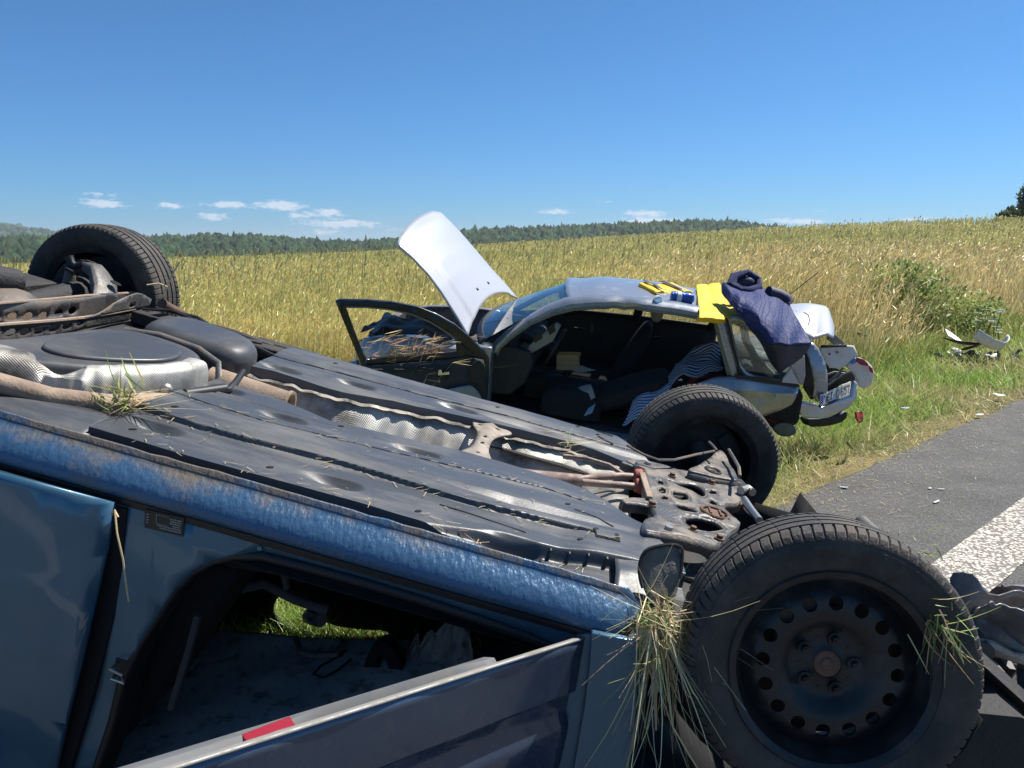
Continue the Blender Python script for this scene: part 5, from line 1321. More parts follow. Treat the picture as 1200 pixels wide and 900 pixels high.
# windscreen
A0, A1 = (-0.6059,0.7,0.9611), (-0.6699,-0.7,1.071)
B0, B1 = (-1.268,0.56,1.364), (-1.192,-0.56,1.32)
P = []
for i in range(17):
    v = i / 16
    row = []
    for j in range(13):
        u = j / 12
        a, b_ = bez(A0, A1, v), bez(B0, B1, v)
        q = list(bez(a, b_, u)); bow = 4 * v * (1 - v)
        q[0] += .16 * bow * (1 - u) + .05 * bow * u; q[2] += .035 * bow * u + .02 * math.sin(u * math.pi)
        row.append(tuple(q))
    P.append(row)
m = MB(); m.grid(P); m.build('windscreen', shield_gl, scar)
m = MB(); m.tube([P[i][0] for i in range(17)], .016, 6, flat=2.0); m.build('scuttle_seal', blackp, scar)
WS = P
# dark header band of the screen
m = MB(); m.grid([[tuple(Vector(P[i][j]) + Vector((.004, 0, .006))) for j in (11, 12)] for i in range(17)]); m.build('screen_band', pbr('tinted band', (.02, .05, .08), .15), scar)
# roof
RX = [(-1.27, 1.372), (-1.5, 1.415), (-1.87, 1.418), (-2.12, 1.408), (-2.43, 1.378), (-2.62, 1.345), (-2.80, 1.29)]
def roof_pt(x, y):
    z = interp(-x, [(-a, b_) for a, b_ in RX]); yy = abs(y) / .585
    return (x, y, z + .052 * (1 - yy ** 2.2) - .01)
P = []
for i in range(40):
    u = i / 39; row = []
    for j in range(25):
        y = .585 - 1.17 * j / 24
        x0 = B0[0] + (B1[0] - B0[0]) * j / 24 + .05 * (1 - (y / .585) ** 2)
        x = x0 + (-2.80 - x0) * u
        p_ = roof_pt(x, y)
        dz = .012 * noise.noise((x * 3, y * 3, 0)) * u
        dz -= .018 * math.exp(-((x + 2.10) / .05) ** 2) * float(sstep(.25, .585, y))
        row.append((p_[0], p_[1], p_[2] + dz))
    P.append(row)
m = MB(); m.grid(P); m.build('roof', silver, scar, solid=.006, soff=-1)
# near side frame: A pillar, cant rail with the cut B pillar stub
rail_o = [(-0.6389,0.6,0.8147),(-0.6619,0.6,0.9076),(-0.7571,0.6,1.016),(-0.9059,0.6,1.158),(-1.095,0.6,1.295),(-1.243,0.6,1.375),(-1.435,0.6,1.418),(-1.641,0.6,1.437),(-1.859,0.6,1.444),(-2.117,0.6,1.444),(-2.321,0.6,1.426),(-2.472,0.6,1.394)]
rail_i = [(-0.7366,0.7,0.8666),(-0.7539,0.7,0.9277),(-0.8474,0.7,1.027),(-0.9936,0.7,1.159),(-1.168,0.7,1.258),(-1.329,0.7,1.318),(-1.519,0.7,1.354),(-1.687,0.7,1.373),(-1.869,0.7,1.379),(-2.124,0.7,1.374),(-2.312,0.7,1.361),(-2.466,0.7,1.345)]
P = []
for i in range(45):
    t_ = i / 44; a, b_ = poly3(rail_o, t_), poly3(rail_i, t_)
    row = []
    for v in (0, .15, .4, .7, 1.0):
        q = list(bez(a, b_, v)); q[1] += .035 * math.sin(v * math.pi); q[2] += .012 * math.sin(v * math.pi)
        if .60 < t_ < .72: q[1] -= .025 * math.sin((t_ - .60) / .12 * math.pi) * v; q[2] += .008 * math.sin((t_ - .60) / .12 * 3 * math.pi) * v
        row.append(tuple(q))
    row.append((row[-1][0], row[-1][1] - .05, row[-1][2] - .01))
    P.append(row)
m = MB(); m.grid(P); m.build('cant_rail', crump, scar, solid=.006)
m = MB(); m.tube([tuple(Vector(r[4]) + Vector((0, .004, -.012))) for r in P], .011, 6); m.build('door_seal', jamb, scar)
m = MB(); m.tube([tuple(Vector(r[5]) + Vector((0, -.02, .0))) for r in P], .012, 6); m.build('door_seal', blackp, scar)
m = MB(); m.box((-1.988,0.64,1.444), (.06, .05, .05), Euler((.2, .3, .2))); m.build('pillar_stub', chrome, scar, bevel=.008)
# A pillar foot and sill, floor
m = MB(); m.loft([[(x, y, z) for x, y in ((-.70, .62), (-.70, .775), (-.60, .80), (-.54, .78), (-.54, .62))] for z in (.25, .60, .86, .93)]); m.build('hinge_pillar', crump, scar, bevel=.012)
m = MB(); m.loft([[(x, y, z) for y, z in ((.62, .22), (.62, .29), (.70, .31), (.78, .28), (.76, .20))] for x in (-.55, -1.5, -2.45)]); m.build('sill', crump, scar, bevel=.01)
m = MB(); m.loft([[(x, -y, z) for y, z in ((.62, .26), (.62, .40), (.70, .42), (.78, .36), (.76, .24))] for x in (-.55, -1.5, -2.45)]); m.build('sill', silver, scar, bevel=.01)
m = MB(); m.grid([[(x, y, .30 + .02 * noise.noise((x * 4, y * 4, 0))) for y in np.linspace(-.7, .7, 9)] for x in np.linspace(-.3, -3.1, 14)]); m.build('cabin_floor', cabin, scar, solid=.02)
# far side: door trims, windows with slim frames, pillars
m = MB()
FX = [(-.55, .93), (-.95, .985), (-1.4, 1.005), (-1.86, 1.012), (-2.3, 1.01), (-2.62, 1.0)]
m.grid([[(x, -.735, z0), (x, -.70, z0 + .16), (x, -.69, (z0 + zt) / 2), (x, -.70, zt - .05), (x, -.735, zt)] for x, zt in FX for z0 in (.30,)])
m.build('far_door_trim', cabin, scar, solid=.03)
for x, a in ((-1.30, 'f'), (-2.08, 'r')):
    m = MB(); hp = (x, -.665, .86)
    m.tube([(x - .06, -.672, .86), (x, -.655, .865), (x + .06, -.66, .86)], .010, 8); m.tube([(x + .06, -.66, .86), (x + .065, -.655, .875)], .014, 8); m.build('door_handle', chrome, scar)
m = MB(); m.ball((-1.42, -.66, .87), (.018, .02, .05), 10, 6); m.build('door_pull', cabin_g, scar)
for xa, xb, za, zb, ya, yb, w in ((-.62, -1.30, .95, 1.345, -.73, -.60, .055), (-1.84, -1.90, 1.0, 1.39, -.73, -.60, .085), (-2.58, -2.75, 1.0, 1.33, -.73, -.60, .12)):
    m = MB(); m.tube([(xa, ya, za), ((xa + xb) / 2, (ya + yb) / 2 - .02, (za + zb) / 2 + .03), (xb, yb, zb)], w * .5, 8); m.build('far_pillar', cabin, scar)
m = MB(); m.tube([(-1.25, -.61, 1.335), (-1.5, -.625, 1.35), (-1.9, -.63, 1.345), (-2.4, -.62, 1.325), (-2.75, -.60, 1.28)], .035, 8); m.build('far_rail', cabin, scar)
m = MB(); m.tube([(-.9, -.735, 1.0), (-1.4, -.735, 1.02), (-1.86, -.735, 1.027), (-2.6, -.735, 1.01)], .014, 6); m.build('window_seal', blackp, scar)
m = MB(); m.grid([[(x, -.73, z), (x, -.665, z + .17), (x, -.61, z + .33)] for x, z in ((-.80, 1.0), (-1.3, 1.01), (-1.85, 1.02), (-2.2, 1.02), (-2.6, 1.01))]); m.build('far_window', side_gl, scar)
# headlining under the roof
m = MB(); m.grid([[(x, y, roof_pt(x, y)[2] - .045) for y in np.linspace(-.54, .54, 9)] for x in np.linspace(-1.3, -2.78, 10)]); m.build('headlining', cabin_g, scar)

# dashboard, wheel, seats
m = MB()
secs = []
for y in np.linspace(.66, -.68, 9):
    b_ = .05 * math.sin((y + .68) * 4)
    secs.append([(-.50, y, .93), (-.80, y, .935 + b_ * .2), (-1.00, y, .90), (-1.04, y, .80), (-.98, y, .62), (-.86, y, .50), (-.50, y, .48)])
m.loft(secs); m.build('dashboard', cabin, scar, bevel=.02, seg=3)
m = MB()     # light fascia with vents on the driver's side
fz = [(-0.8343,0.6,0.7789),(-0.8939,0.6,0.8614),(-0.9956,0.6,0.9557),(-1.115,0.6,1.08),(-1.193,0.6,1.162),(-1.231,0.6,1.137),(-1.18,0.6,1),(-1.085,0.6,0.9296),(-0.9894,0.6,0.8583),(-0.9364,0.6,0.7918),(-0.9,0.6,0.6966)]
m.prism(fz, (0, -.05, 0)); m.build('dash_fascia', pbr('silver grey fascia', (.22, .225, .23), .4, .2), scar, bevel=.008)
for L in ([(-0.8847,0.607,0.8993),(-0.9521,0.607,0.9668),(-0.9847,0.607,0.9264),(-0.9168,0.607,0.866)], [(-1.006,0.607,1.018),(-1.073,0.607,1.077),(-1.092,0.607,1.02),(-1.032,0.607,0.9691)], [(-1.121,0.607,1.104),(-1.173,0.607,1.154),(-1.194,0.607,1.091),(-1.147,0.607,1.049)]):
    m = MB(); m.prism(L, (0, -.012, 0)); m.build('air_vent', blackp, scar)
m = MB(); sc_ = (-1.168,0.36,0.8746); ring = []
for k in range(33):
    a = 2 * math.pi * k / 32; ring.append((sc_[0] + .19 * math.sin(a) * -.42, sc_[1] + .185 * math.cos(a), sc_[2] + .19 * math.sin(a) * .90))
m.tube(ring, .016, 8, cap=False)
for a in (0, math.pi, -math.pi / 2): m.tube([(sc_[0], sc_[1], sc_[2]), (sc_[0] - .08 * math.sin(a), sc_[1] + .185 * math.cos(a), sc_[2] + .17 * math.sin(a))], .018, 6)
m.ball((sc_[0] + .02, sc_[1], sc_[2]), (.05, .075, .075), 12, 8); m.tube([sc_, (sc_[0] + .3, sc_[1], sc_[2] + .08)], .035, 10)
m.build('steering_wheel', blackp, scar)
def car_seat(y0, xb, lean, mat, head=True, hm=None):
    m = MB()
    m.loft([[(x, y0 + w * a_, zc + h_ * b_) for a_, b_ in ((-1, -1), (-1, .5), (-.75, 1), (.75, 1), (1, .5), (1, -1))] for x, w, zc, h_ in ((xb + .50, .20, .44, .09), (xb + .40, .25, .46, .12), (xb + .1, .25, .45, .12), (xb - .02, .22, .43, .1))])
    cl_, sl_ = math.cos(lean), math.sin(lean)
    secs = []
    for t_, w, d in ((0, .22, .07), (.15, .25, .08), (.45, .25, .075), (.58, .20, .05), (.62, .16, .03)):
        cx, cz = xb - t_ * sl_, .48 + t_ * cl_
        secs.append([(cx + d * a_ * cl_, y0 + w * b_, cz + d * a_ * sl_) for a_, b_ in ((-1, -.8), (-.6, -1), (.6, -1), (1, -.8), (1, .8), (.6, 1), (-.6, 1), (-1, .8))])
    m.loft(secs); s_ = m.build('seat', mat, scar, bevel=.015)
    if head:
        m = MB(); t_ = .74; m.ball((xb - t_ * sl_, y0, .48 + t_ * cl_), (.06, .14, .09), 14, 8); m.build('head_restraint', hm or mat, s_)
    return s_
car_seat(-.36, -1.72, .42, seatm, hm=pbr('grey restraint cloth', (.42, .40, .37), .9, var=.3, vscale=30))
car_seat(.34, -1.62, 1.12, seatm, head=False)
m = MB()
m.loft([[(x, y, z) for x, z in ((-2.15, .36), (-2.15, .55), (-2.62, .60), (-2.62, .36))] for y in (-.62, .62)]); m.loft([[(x, y, z) for x, z in ((-2.58, .55), (-2.52, .60), (-2.76, .98), (-2.84, .96))] for y in (-.6, .6)])
m.build('rear_bench', seatm, scar, bevel=.03, seg=3)
m = MB(); m.loft([[(x, y, z) for y, z in ((-.1, .32), (-.1, .52), (.1, .52), (.1, .32))] for x in (-.9, -1.9)]); m.tube([(-1.25, 0, .5), (-1.28, .0, .66)], .02, 8); m.build('centre_console', cabin, scar, bevel=.02)
m = MB(); m.ball((-1.285, .0, .69), (.024, .024, .028), 10, 6); m.build('gear_knob', chrome, scar)

# ---------------------------------------------------------------- bonnet, raised
HB = [(-0.4729,0.7,0.9818),(-0.3528,0.7,1.15),(-0.2187,0.7,1.329),(-0.0952,0.7,1.466),(0.0264,0.7,1.573),(0.1539,0.7,1.658)]      # near edge
HF = [(-0.6523,-0.7,1.073),(-0.5111,-0.7,1.209),(-0.3431,-0.7,1.362),(-0.1754,-0.7,1.524),(-0.0088,-0.7,1.684),(0.1647,-0.7,1.826)]    # far edge
P = []
for i in range(31):
    u = i / 30; a, c = poly3(HB, u), poly3(HF, u)
    d_ = (Vector(HB[-1]) - Vector(HB[0])).normalized(); nn = Vector((-d_.z, 0, d_.x))      # outward side faces back and up
    nn = Vector((-abs(nn.x), 0, abs(nn.z)))
    row = []
    for j in range(57):
        v = j / 56; q = Vector(bez(a, c, v)); bow = 4 * v * (1 - v)
        q += d_ * (.17 * bow * (1 - u) ** 1.6 + .115 * bow ** .55 * float(sstep(.70, 1, u)))
        q += nn * (.055 * bow ** .8 + .016 * float(sstep(.12, .16, v)) * float(sstep(.88, .84, v)) - .05 * bow * float(sstep(.82, 1.0, u)) ** 2 + .0015 * noise.noise((u * 4, v * 4, 0)))
        row.append(tuple(q))
    P.append(row)
m = MB(); m.grid(P); bon = m.build('bonnet', hoodm, scar, solid=.012, auto=30)
for t_ in ((-0.4277,0.15,1.242), (-0.4658,-0.15,1.253)):
    i, j = (5, 22) if t_[1] > 0 else (5, 34)
    m = MB(); q = Vector(P[i][j]); m.ball(q, (.022, .016, .014), 8, 6); m.build('washer_jet', blackp, bon)
m = MB(); q = P[14][48]; m.tube([(-.02, -.60, .93), tuple(Vector(q) + Vector((.03, 0, -.03)))], .008, 6); m.build('bonnet_stay', blackp, bon)
# front body: near wing, far wing, engine bay
def wing(s):
    secs = []
    for x, zt, zb, yo in ((-.56, .93, .28, .80), (-.30, .935, .40, .82), (0, .925, .60, .83), (.25, .90, .52, .82), (.42, .86, .30, .78), (.52, .80, .28, .66)):
        secs.append([(x, s * .66, zt + .0), (x, s * (yo - .07), zt), (x, s * (yo - .015), zt - .05), (x, s * yo, zt - .18), (x, s * yo, (zt + zb) / 2 - .03), (x, s * (yo - .02), zb)])
    return secs
for s in (1, -1):
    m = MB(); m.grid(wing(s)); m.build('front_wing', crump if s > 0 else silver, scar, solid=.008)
m = MB()
m.grid([[(x, y, .55 + .04 * noise.noise((x * 5, y * 5, 0))) for y in np.linspace(-.66, .66, 10)] for x in np.linspace(-.55, .50, 10)])
m.loft([[(-.58, y, z) for z in (.40, .93)] + [(-.50, y, z) for z in (.95, .40)] for y in (-.66, .66)])
m.build('engine_bay', cabin, scar, solid=.02)
eng = pbr('grey engine castings', (.14, .14, .14), .5, .3, dirt=(.03, .03, .03), damt=.6, dscale=12)
m = MB(); m.box((.05, .05, .74), (.42, .55, .30), Euler((.06, .05, .1))); m.build('engine', cabin, scar, bevel=.03, seg=3)
m = MB(); m.tube([(.10, .50, .86), (.25, .40, .92), (.42, .20, .90), (.5, -.1, .88)], .045, 10); m.build('intake_hose', blackp, scar)
m = MB(); m.box((-.20, .50, .84), (.24, .18, .16), Euler((.1, .1, .2))); m.build('battery', blackp, scar, bevel=.012)
m = MB(); m.box((.26, .42, .85), (.20, .22, .16), Euler((.2, -.1, .3))); m.build('air_filter_box', blackp, scar, bevel=.02)
m = MB(); m.tube([(.48, .60, .90), (.40, .55, .96), (.25, .56, .97), (.0, .60, .95)], .014, 8); m.build('pipe', eng, scar)
m = MB(); m.box((.48, 0, .70), (.06, 1.1, .36), Euler((0, -.2, .05))); m.build('radiator', eng, scar, bevel=.01)
# crumpled dark tarp of torn insulation over the near wing
P = []
for i in range(21):
    row = []
    for j in range(11):
        x = -.35 + i / 20 * .80; y = .52 + j / 10 * .27
        row.append((x, y, .945 + .10 * math.sin(math.pi * i / 20) * (1 - j / 10 * .6) + .05 * noise.noise((x * 6, y * 7, 1))))
    P.append(row)
m = MB(); m.grid(P); m.build('torn_insulation', blackp, scar, smooth=False)
m = MB(); m.loft([[(x, y, z) for x, z in ((.52, .30), (.60, .45), (.58, .62), (.48, .66), (.46, .30))] for y in np.linspace(-.74, .74, 7)]); m.build('front_bumper', crump, scar, bevel=.02)
# wheels (mostly hidden behind the blue car)
for wx, wy, fl in ((.0, .72, True), (.0, -.72, False), (-2.60, -.70, False), (-2.62, .60, True)):
    h = wheel(scar, (wx, wy, .30), rz=R(6 if wx == 0 else 0), flip=fl)
    if wx < -1: h.location.z = .50      # pushed up into the crushed tail
    h.scale = (.95, .95, .95)

# ---------------------------------------------------------------- open front door, folded right round against the wing
dout = [(p[0], p[2]) for p in [(0.4845,1.212,1.263),(0.4541,1.201,1.278),(0.257,1.13,1.284),(0.0823,1.067,1.278),(-0.1081,0.9987,1.25),(-0.2639,0.9426,1.194),(-0.4038,0.8922,1.116),(-0.5345,0.8452,1.007),(-0.6404,0.807,0.9029),(-0.6847,0.7911,0.8388),(-0.6944,0.7876,0.6916),(-0.6956,0.7872,0.4666),(-0.6861,0.7906,0.0809),(-0.0384,1.024,-0.0819),(0.1694,1.099,0.2226),(0.2545,1.129,0.5546),(0.2971,1.145,0.777),(0.3759,1.173,0.9788)]]
dwin = [(p[0], p[2]) for p in [(0.4103,1.185,1.219),(0.2558,1.13,1.226),(0.093,1.071,1.216),(-0.0789,1.009,1.183),(-0.2154,0.9601,1.129),(-0.3421,0.9144,1.05),(-0.4514,0.8751,0.961),(-0.5144,0.8524,0.8984),(-0.4358,0.8807,0.8847),(-0.1368,0.9884,0.8454),(0.2468,1.126,0.7965),(0.273,1.136,0.8419),(0.339,1.16,1.015)]]
V, T = sheet(dout, [dwin], .05)
def dpl(x, z, off): return (x - .339 * off, .80 + .36 * (x + .66) + .94 * off, z)
m = MB(); m.add([dpl(x, z, -.02) for x, z in V], T); dr = m.build('front_door', pbr('black door frame', (.014, .014, .016), .35, coat=.2), scar, solid=.04, soff=0)
# silver outer skin on the far side of the frame
low = [(p[0], p[2]) for p in [(0.2844,1.14,0.7774),(-0.1375,0.9881,0.8274),(-0.4958,0.8591,0.876),(-0.6847,0.7911,0.8388),(-0.6944,0.7876,0.6916),(-0.6956,0.7872,0.4666),(-0.6861,0.7906,0.0809),(-0.0384,1.024,-0.0819),(0.1694,1.099,0.2226),(0.2545,1.129,0.5546)]]
V, T = sheet(low, [], .05); m = MB(); m.add([dpl(x, z, -.10) for x, z in V], T); m.build('door_skin', silver, dr, solid=.01)
m = MB(); m.tube([dpl(x, z, .004) for x, z in [dwin[k] for k in (0, 1, 2, 3, 4, 5, 6, 7)]], .007, 6); m.build('frame_trim', jamb, dr)
tr = [(p[0], p[2]) for p in [(0.2585,1.131,0.7497),(-0.0097,1.034,0.7799),(-0.3338,0.9174,0.8196),(-0.5169,0.8515,0.8549),(-0.6384,0.8078,0.8299),(-0.6742,0.7949,0.691),(-0.682,0.7921,0.4663),(-0.6445,0.8056,0.0804),(-0.0371,1.024,-0.043),(0.1366,1.087,0.2231),(0.216,1.115,0.5556)]]
V, T = sheet(tr, [], .04)
m = MB(); m.add([dpl(x, z, .03 + .018 * math.sin((z - .5) * 12)) for x, z in V], T); m.build('door_card', pbr('dark blue grey door card', (.028, .033, .040), .7, dirt=(.07, .07, .07), damt=.3, dscale=8), dr, solid=.02)
pk = [(p[0], p[2]) for p in [(-0.2159,0.9599,0.5151),(-0.3453,0.9133,0.5853),(-0.5296,0.8469,0.6349),(-0.5855,0.8268,0.5992),(-0.6374,0.8081,0.5256),(-0.6801,0.7928,0.3902),(-0.6445,0.8056,0.0804),(-0.1029,1,-0.0035),(-0.0282,1.028,0.2258)]]
V, T = sheet(smooth_poly(pk, 1), [], .03); m = MB(); m.add([dpl(x, z, .075 + .03 * math.exp(-((x + .45) / .08) ** 2)) for x, z in V], T); m.build('door_pocket', pbr('light grey door pocket', (.30, .30, .30), .6), dr, solid=.03)
sp_ = [(p[0], p[2]) for p in [(-0.5564,0.8373,0.6356),(-0.5254,0.8485,0.7087),(-0.5402,0.8431,0.7974),(-0.597,0.8227,0.8504),(-0.6465,0.8049,0.8082),(-0.6675,0.7973,0.6908),(-0.6665,0.7977,0.6014)]]
V, T = sheet(smooth_poly(sp_, 1), [], .03); m = MB(); m.add([dpl(x, z, .062) for x, z in V], T); m.build('speaker_cover', cabin, dr, solid=.015)
hx = [(p[0], p[2]) for p in [(-0.2934,0.932,0.7017),(-0.2976,0.9305,0.753),(-0.3173,0.9234,0.7536),(-0.3253,0.9205,0.7247),(-0.3773,0.9018,0.7409),(-0.3854,0.8988,0.7119)]]
m = MB(); m.prism([dpl(x, z, .062) for x, z in hx], (0, .02, 0)); m.build('door_handle', chrome, dr, bevel=.004)
m = MB(); ar = [(p[0], p[2]) for p in [(0.2007,1.11,0.73),(-0.0759,1.01,0.7387),(-0.2706,0.9402,0.7667),(-0.3495,0.9118,0.7692),(-0.3843,0.8993,0.7338),(-0.3608,0.9077,0.6744)]]; m.tube([dpl(x, z, .062) for x, z in ar], .010, 8); m.build('arm_rest', cabin, dr)
mr_ = (0.2376,1.113,0.7977); m = MB(); m.tube([dpl(mr_[0] - .02, mr_[2] - .01, .02), dpl(mr_[0] - .02, mr_[2] + .03, .02)], .008, 6); m.build('lock_knob', blackp, dr)
# mirror triangle
tri = [(p[0], p[2]) for p in [(-0.4167,0.8876,0.9955),(-0.5687,0.8329,0.8786),(-0.4372,0.8802,0.8594)]]; m = MB(); m.prism([dpl(x, z, .0) for x, z in tri], (0, .02, 0)); m.build('mirror_mount', blackp, dr)

# ---------------------------------------------------------------- C pillar, quarter window, crumpled quarter panel
cp = [(-2.465,0.72,1.383),(-2.504,0.72,1.298),(-2.549,0.72,1.18),(-2.6,0.72,1.061),(-2.654,0.72,0.9267)]
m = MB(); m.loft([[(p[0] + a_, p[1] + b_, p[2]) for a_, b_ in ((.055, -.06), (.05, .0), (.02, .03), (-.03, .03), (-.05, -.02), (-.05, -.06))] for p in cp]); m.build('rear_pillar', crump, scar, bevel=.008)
m = MB(); m.tube([tuple(Vector(p) + Vector((-.055, .03, 0))) for p in cp], .010, 6); m.build('window_seal', blackp, scar)
m = MB(); m.tube([tuple(Vector(p) + Vector((.045, .01, 0))) for p in cp], .009, 6); m.build('pillar_trim', jamb, scar)
qf = [(-2.534,0.7,1.366),(-2.634,0.7,1.391),(-2.86,0.7,1.281),(-3.05,0.7,1.112),(-3.168,0.7,0.9245),(-2.954,0.7,0.9176),(-2.762,0.7,0.928),(-2.666,0.7,1.029),(-2.6,0.7,1.195)]
m = MB(); fr_ = smooth_poly(qf, 1); m.tube(fr_ + [fr_[0]], .022, 8, cap=False); m.build('quarter_frame', crump, scar)
m = MB(); m.prism(qf, (0, .006, 0)); m.build('quarter_window', side_gl, scar)
m = MB(); m.tube([(-2.673,0.62,1.325),(-2.712,0.62,1.204),(-2.8,0.62,1.074),(-2.962,0.62,0.9388)], .03, 8); m.build('torn_pillar_trim', pbr('greenish trim', (.10, .11, .08), .5), scar)
m = MB(); m.grid([[(-2.66, y, z) for z in (.3, .7, 1.0)] for y in (-.6, 0, .6)]); m.grid([[(x, y, .98) for x in (-2.7, -3.1)] for y in (-.6, .3)]); m.build('parcel_shelf', cabin, scar, solid=.02)
qp = [[(-2.385,0.75,0.8431),(-2.51,0.75,0.9021),(-2.651,0.75,0.9276),(-2.796,0.75,0.9253),(-2.966,0.75,0.9194),(-3.148,0.75,0.9153)], [(-2.404,0.8,0.7889),(-2.531,0.8,0.8271),(-2.674,0.8,0.839),(-2.817,0.8,0.844),(-2.985,0.8,0.8454),(-3.135,0.8,0.8724)], [(-2.457,0.79,0.707),(-2.587,0.79,0.7248),(-2.719,0.79,0.7284),(-2.862,0.79,0.7338),(-3.013,0.79,0.7685),(-3.125,0.79,0.8261)], [(-2.558,0.74,0.5889),(-2.65,0.74,0.6017),(-2.781,0.74,0.62),(-2.926,0.74,0.6258),(-3.045,0.74,0.6999),(-3.119,0.74,0.7602)]]
P = []
for i in range(25):
    row = []
    for j in range(13):
        a, c = i / 24 * 5, j / 12 * 3; i0, j0 = min(int(a), 4), min(int(c), 2); fa, fc = a - i0, c - j0
        q = [qp[j0][i0][k] * (1 - fa) * (1 - fc) + qp[j0][i0 + 1][k] * fa * (1 - fc) + qp[j0 + 1][i0][k] * (1 - fa) * fc + qp[j0 + 1][i0 + 1][k] * fa * fc for k in range(3)]
        q[1] += .05 * noise.noise((q[0] * 5, q[2] * 6, 3)) + .02 * abs(noise.noise((q[0] * 11, q[2] * 9, 7)))
        row.append(tuple(q))
    P.append(row)
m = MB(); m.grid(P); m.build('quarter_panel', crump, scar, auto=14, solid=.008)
m = MB(); m.prism([tuple(Vector(p)) for p in [(-2.65,0.79,0.9526),(-2.807,0.79,0.9519),(-3.001,0.79,0.9493),(-3.144,0.79,0.9335),(-3.148,0.79,0.9131),(-2.974,0.79,0.9179),(-2.805,0.79,0.9237),(-2.661,0.79,0.9259)]], (0, -.02, 0)); m.build('belt_seal', blackp, scar)
m = MB(); m.prism([(-3.007,0.8,0.9392),(-3.047,0.8,1.041),(-3.056,0.8,1.063),(-3.082,0.8,1.025),(-3.141,0.8,0.9428)], (0, -.03, 0)); m.build('torn_sheet_metal', hoodm, scar)
m = MB(); m.prism([(-3.065,0.72,1.05),(-3.125,0.72,1.14),(-3.155,0.72,1.151),(-3.19,0.72,0.9961),(-3.186,0.72,0.9116),(-3.159,0.72,0.922)], (0, -.05, 0)); m.build('quarter_return', crump, scar, bevel=.006)

# ---------------------------------------------------------------- crushed tail
def wpoly(pts, th, name, mat, bev=.006, seg=2, wob=0, curve=0, parent=scar, sm=1, step=.04):
    """bent sheet: points given in the car's own axes; thickness along y"""
    pl = [(p[0], p[2]) for p in pts]; yy = [p[1] for p in pts]
    A = np.c_[np.array(pl), np.ones(len(pl))]; cf = np.linalg.lstsq(A, np.array(yy), rcond=None)[0]
    if sm: pl = smooth_poly(pl, sm)
    V, T = sheet(pl, [], step)
    cx = sum(v[0] for v in V) / len(V); cz = sum(v[1] for v in V) / len(V)
    m = MB(); m.add([(x, cf[0] * x + cf[1] * z + cf[2] + wob * noise.noise((x * 9, z * 9, len(pts))) - curve * ((x - cx) ** 2 + (z - cz) ** 2), z) for x, z in V], T)
    return m.build(name, mat, parent, solid=th, bevel=0)
m = MB(); m.loft([[(x, y, z) for y, z in ((-.55, .46), (-.55, .78), (.40, .76), (.42, .50))] for x in (-2.75, -3.15, -3.28)]); m.build('boot_well', pbr('dark boot lining', (.012, .012, .013), .9), scar, bevel=.03)
wpoly([(-3.219,0.2602,1.095),(-3.277,0.2462,1.129),(-3.333,0.2468,1.047),(-3.381,0.2579,0.8926),(-3.412,0.2757,0.7061),(-3.365,0.286,0.6877),(-3.293,0.2872,0.7768),(-3.25,0.2726,0.9543)], .03, 'lamp_cavity', pbr('dark lamp cavity', (.008, .008, .009), .3), sm=0)
wpoly([(-3.212,0.3861,1.161),(-3.277,0.3718,1.187),(-3.342,0.3679,1.129),(-3.412,0.3711,1.008),(-3.453,0.3839,0.8487),(-3.466,0.4012,0.6925),(-3.358,0.4178,0.7055),(-3.34,0.4025,0.854),(-3.287,0.3927,1.006)], .02, 'rear_corner', crump, curve=.8, wob=.01)
wpoly([(-3.374,0.18,1.117),(-3.546,0.1463,1.153),(-3.653,0.128,1.154),(-3.702,0.129,1.078),(-3.6,0.16,0.969),(-3.573,0.1658,0.9596),(-3.488,0.181,0.9528),(-3.416,0.1824,1.041)], .02, 'rear_panel', whitep, wob=.01, sm=0)
for px in ((-3.462,0.1961,1.073), (-3.522,0.1831,1.095)):
    m = MB(); m.disc(px, (0, 1, 0), .010, 10, h=.004); m.build('panel_hole', redr, scar)
wpoly([(-3.378,0.2069,1.143),(-3.587,0.1687,1.163),(-3.59,0.1704,1.145),(-3.382,0.2089,1.121)], .012, 'rubber_strip', blackp, sm=0)
lamp = wpoly([(-3.617,0.1353,0.9796),(-3.696,0.112,1.059),(-3.779,0.1007,1.036),(-3.846,0.0958,0.9833),(-3.873,0.1,0.9125),(-3.853,0.1145,0.823),(-3.795,0.1287,0.7889),(-3.743,0.1317,0.8362),(-3.707,0.128,0.914)], .03, 'tail_lamp', pbr('scratched white plastic', (.70, .64, .58), .35, dirt=(.5, .42, .36), damt=.4, dscale=14), curve=.5, wob=.008)
wpoly([(-3.694,0.1476,1.063),(-3.753,0.1391,1.05),(-3.795,0.1361,1.017),(-3.791,0.1394,0.9954),(-3.732,0.1482,1.005),(-3.692,0.1519,1.031)], .02, 'red_lens', redr, parent=lamp, sm=0)
wpoly([(-3.805,0.1368,0.9965),(-3.836,0.1331,0.9845),(-3.851,0.1358,0.9421),(-3.829,0.139,0.9476)], .02, 'red_lens', redr, parent=lamp, sm=0)
wpoly([(-3.646,0.1562,1.019),(-3.683,0.1459,1.051),(-3.696,0.148,1.016),(-3.664,0.1557,0.9984)], .02, 'blue_foil', pbr('blue foil', (.08, .25, .65), .3), parent=lamp, sm=0)
wpoly([(-3.479,-0.0405,0.9391),(-3.635,-0.0612,0.8915),(-3.757,-0.0795,0.8711),(-3.784,-0.0759,0.8053),(-3.664,-0.0506,0.7656),(-3.555,-0.0196,0.6659)], .03, 'boot_interior', blackp, wob=.03, sm=0)
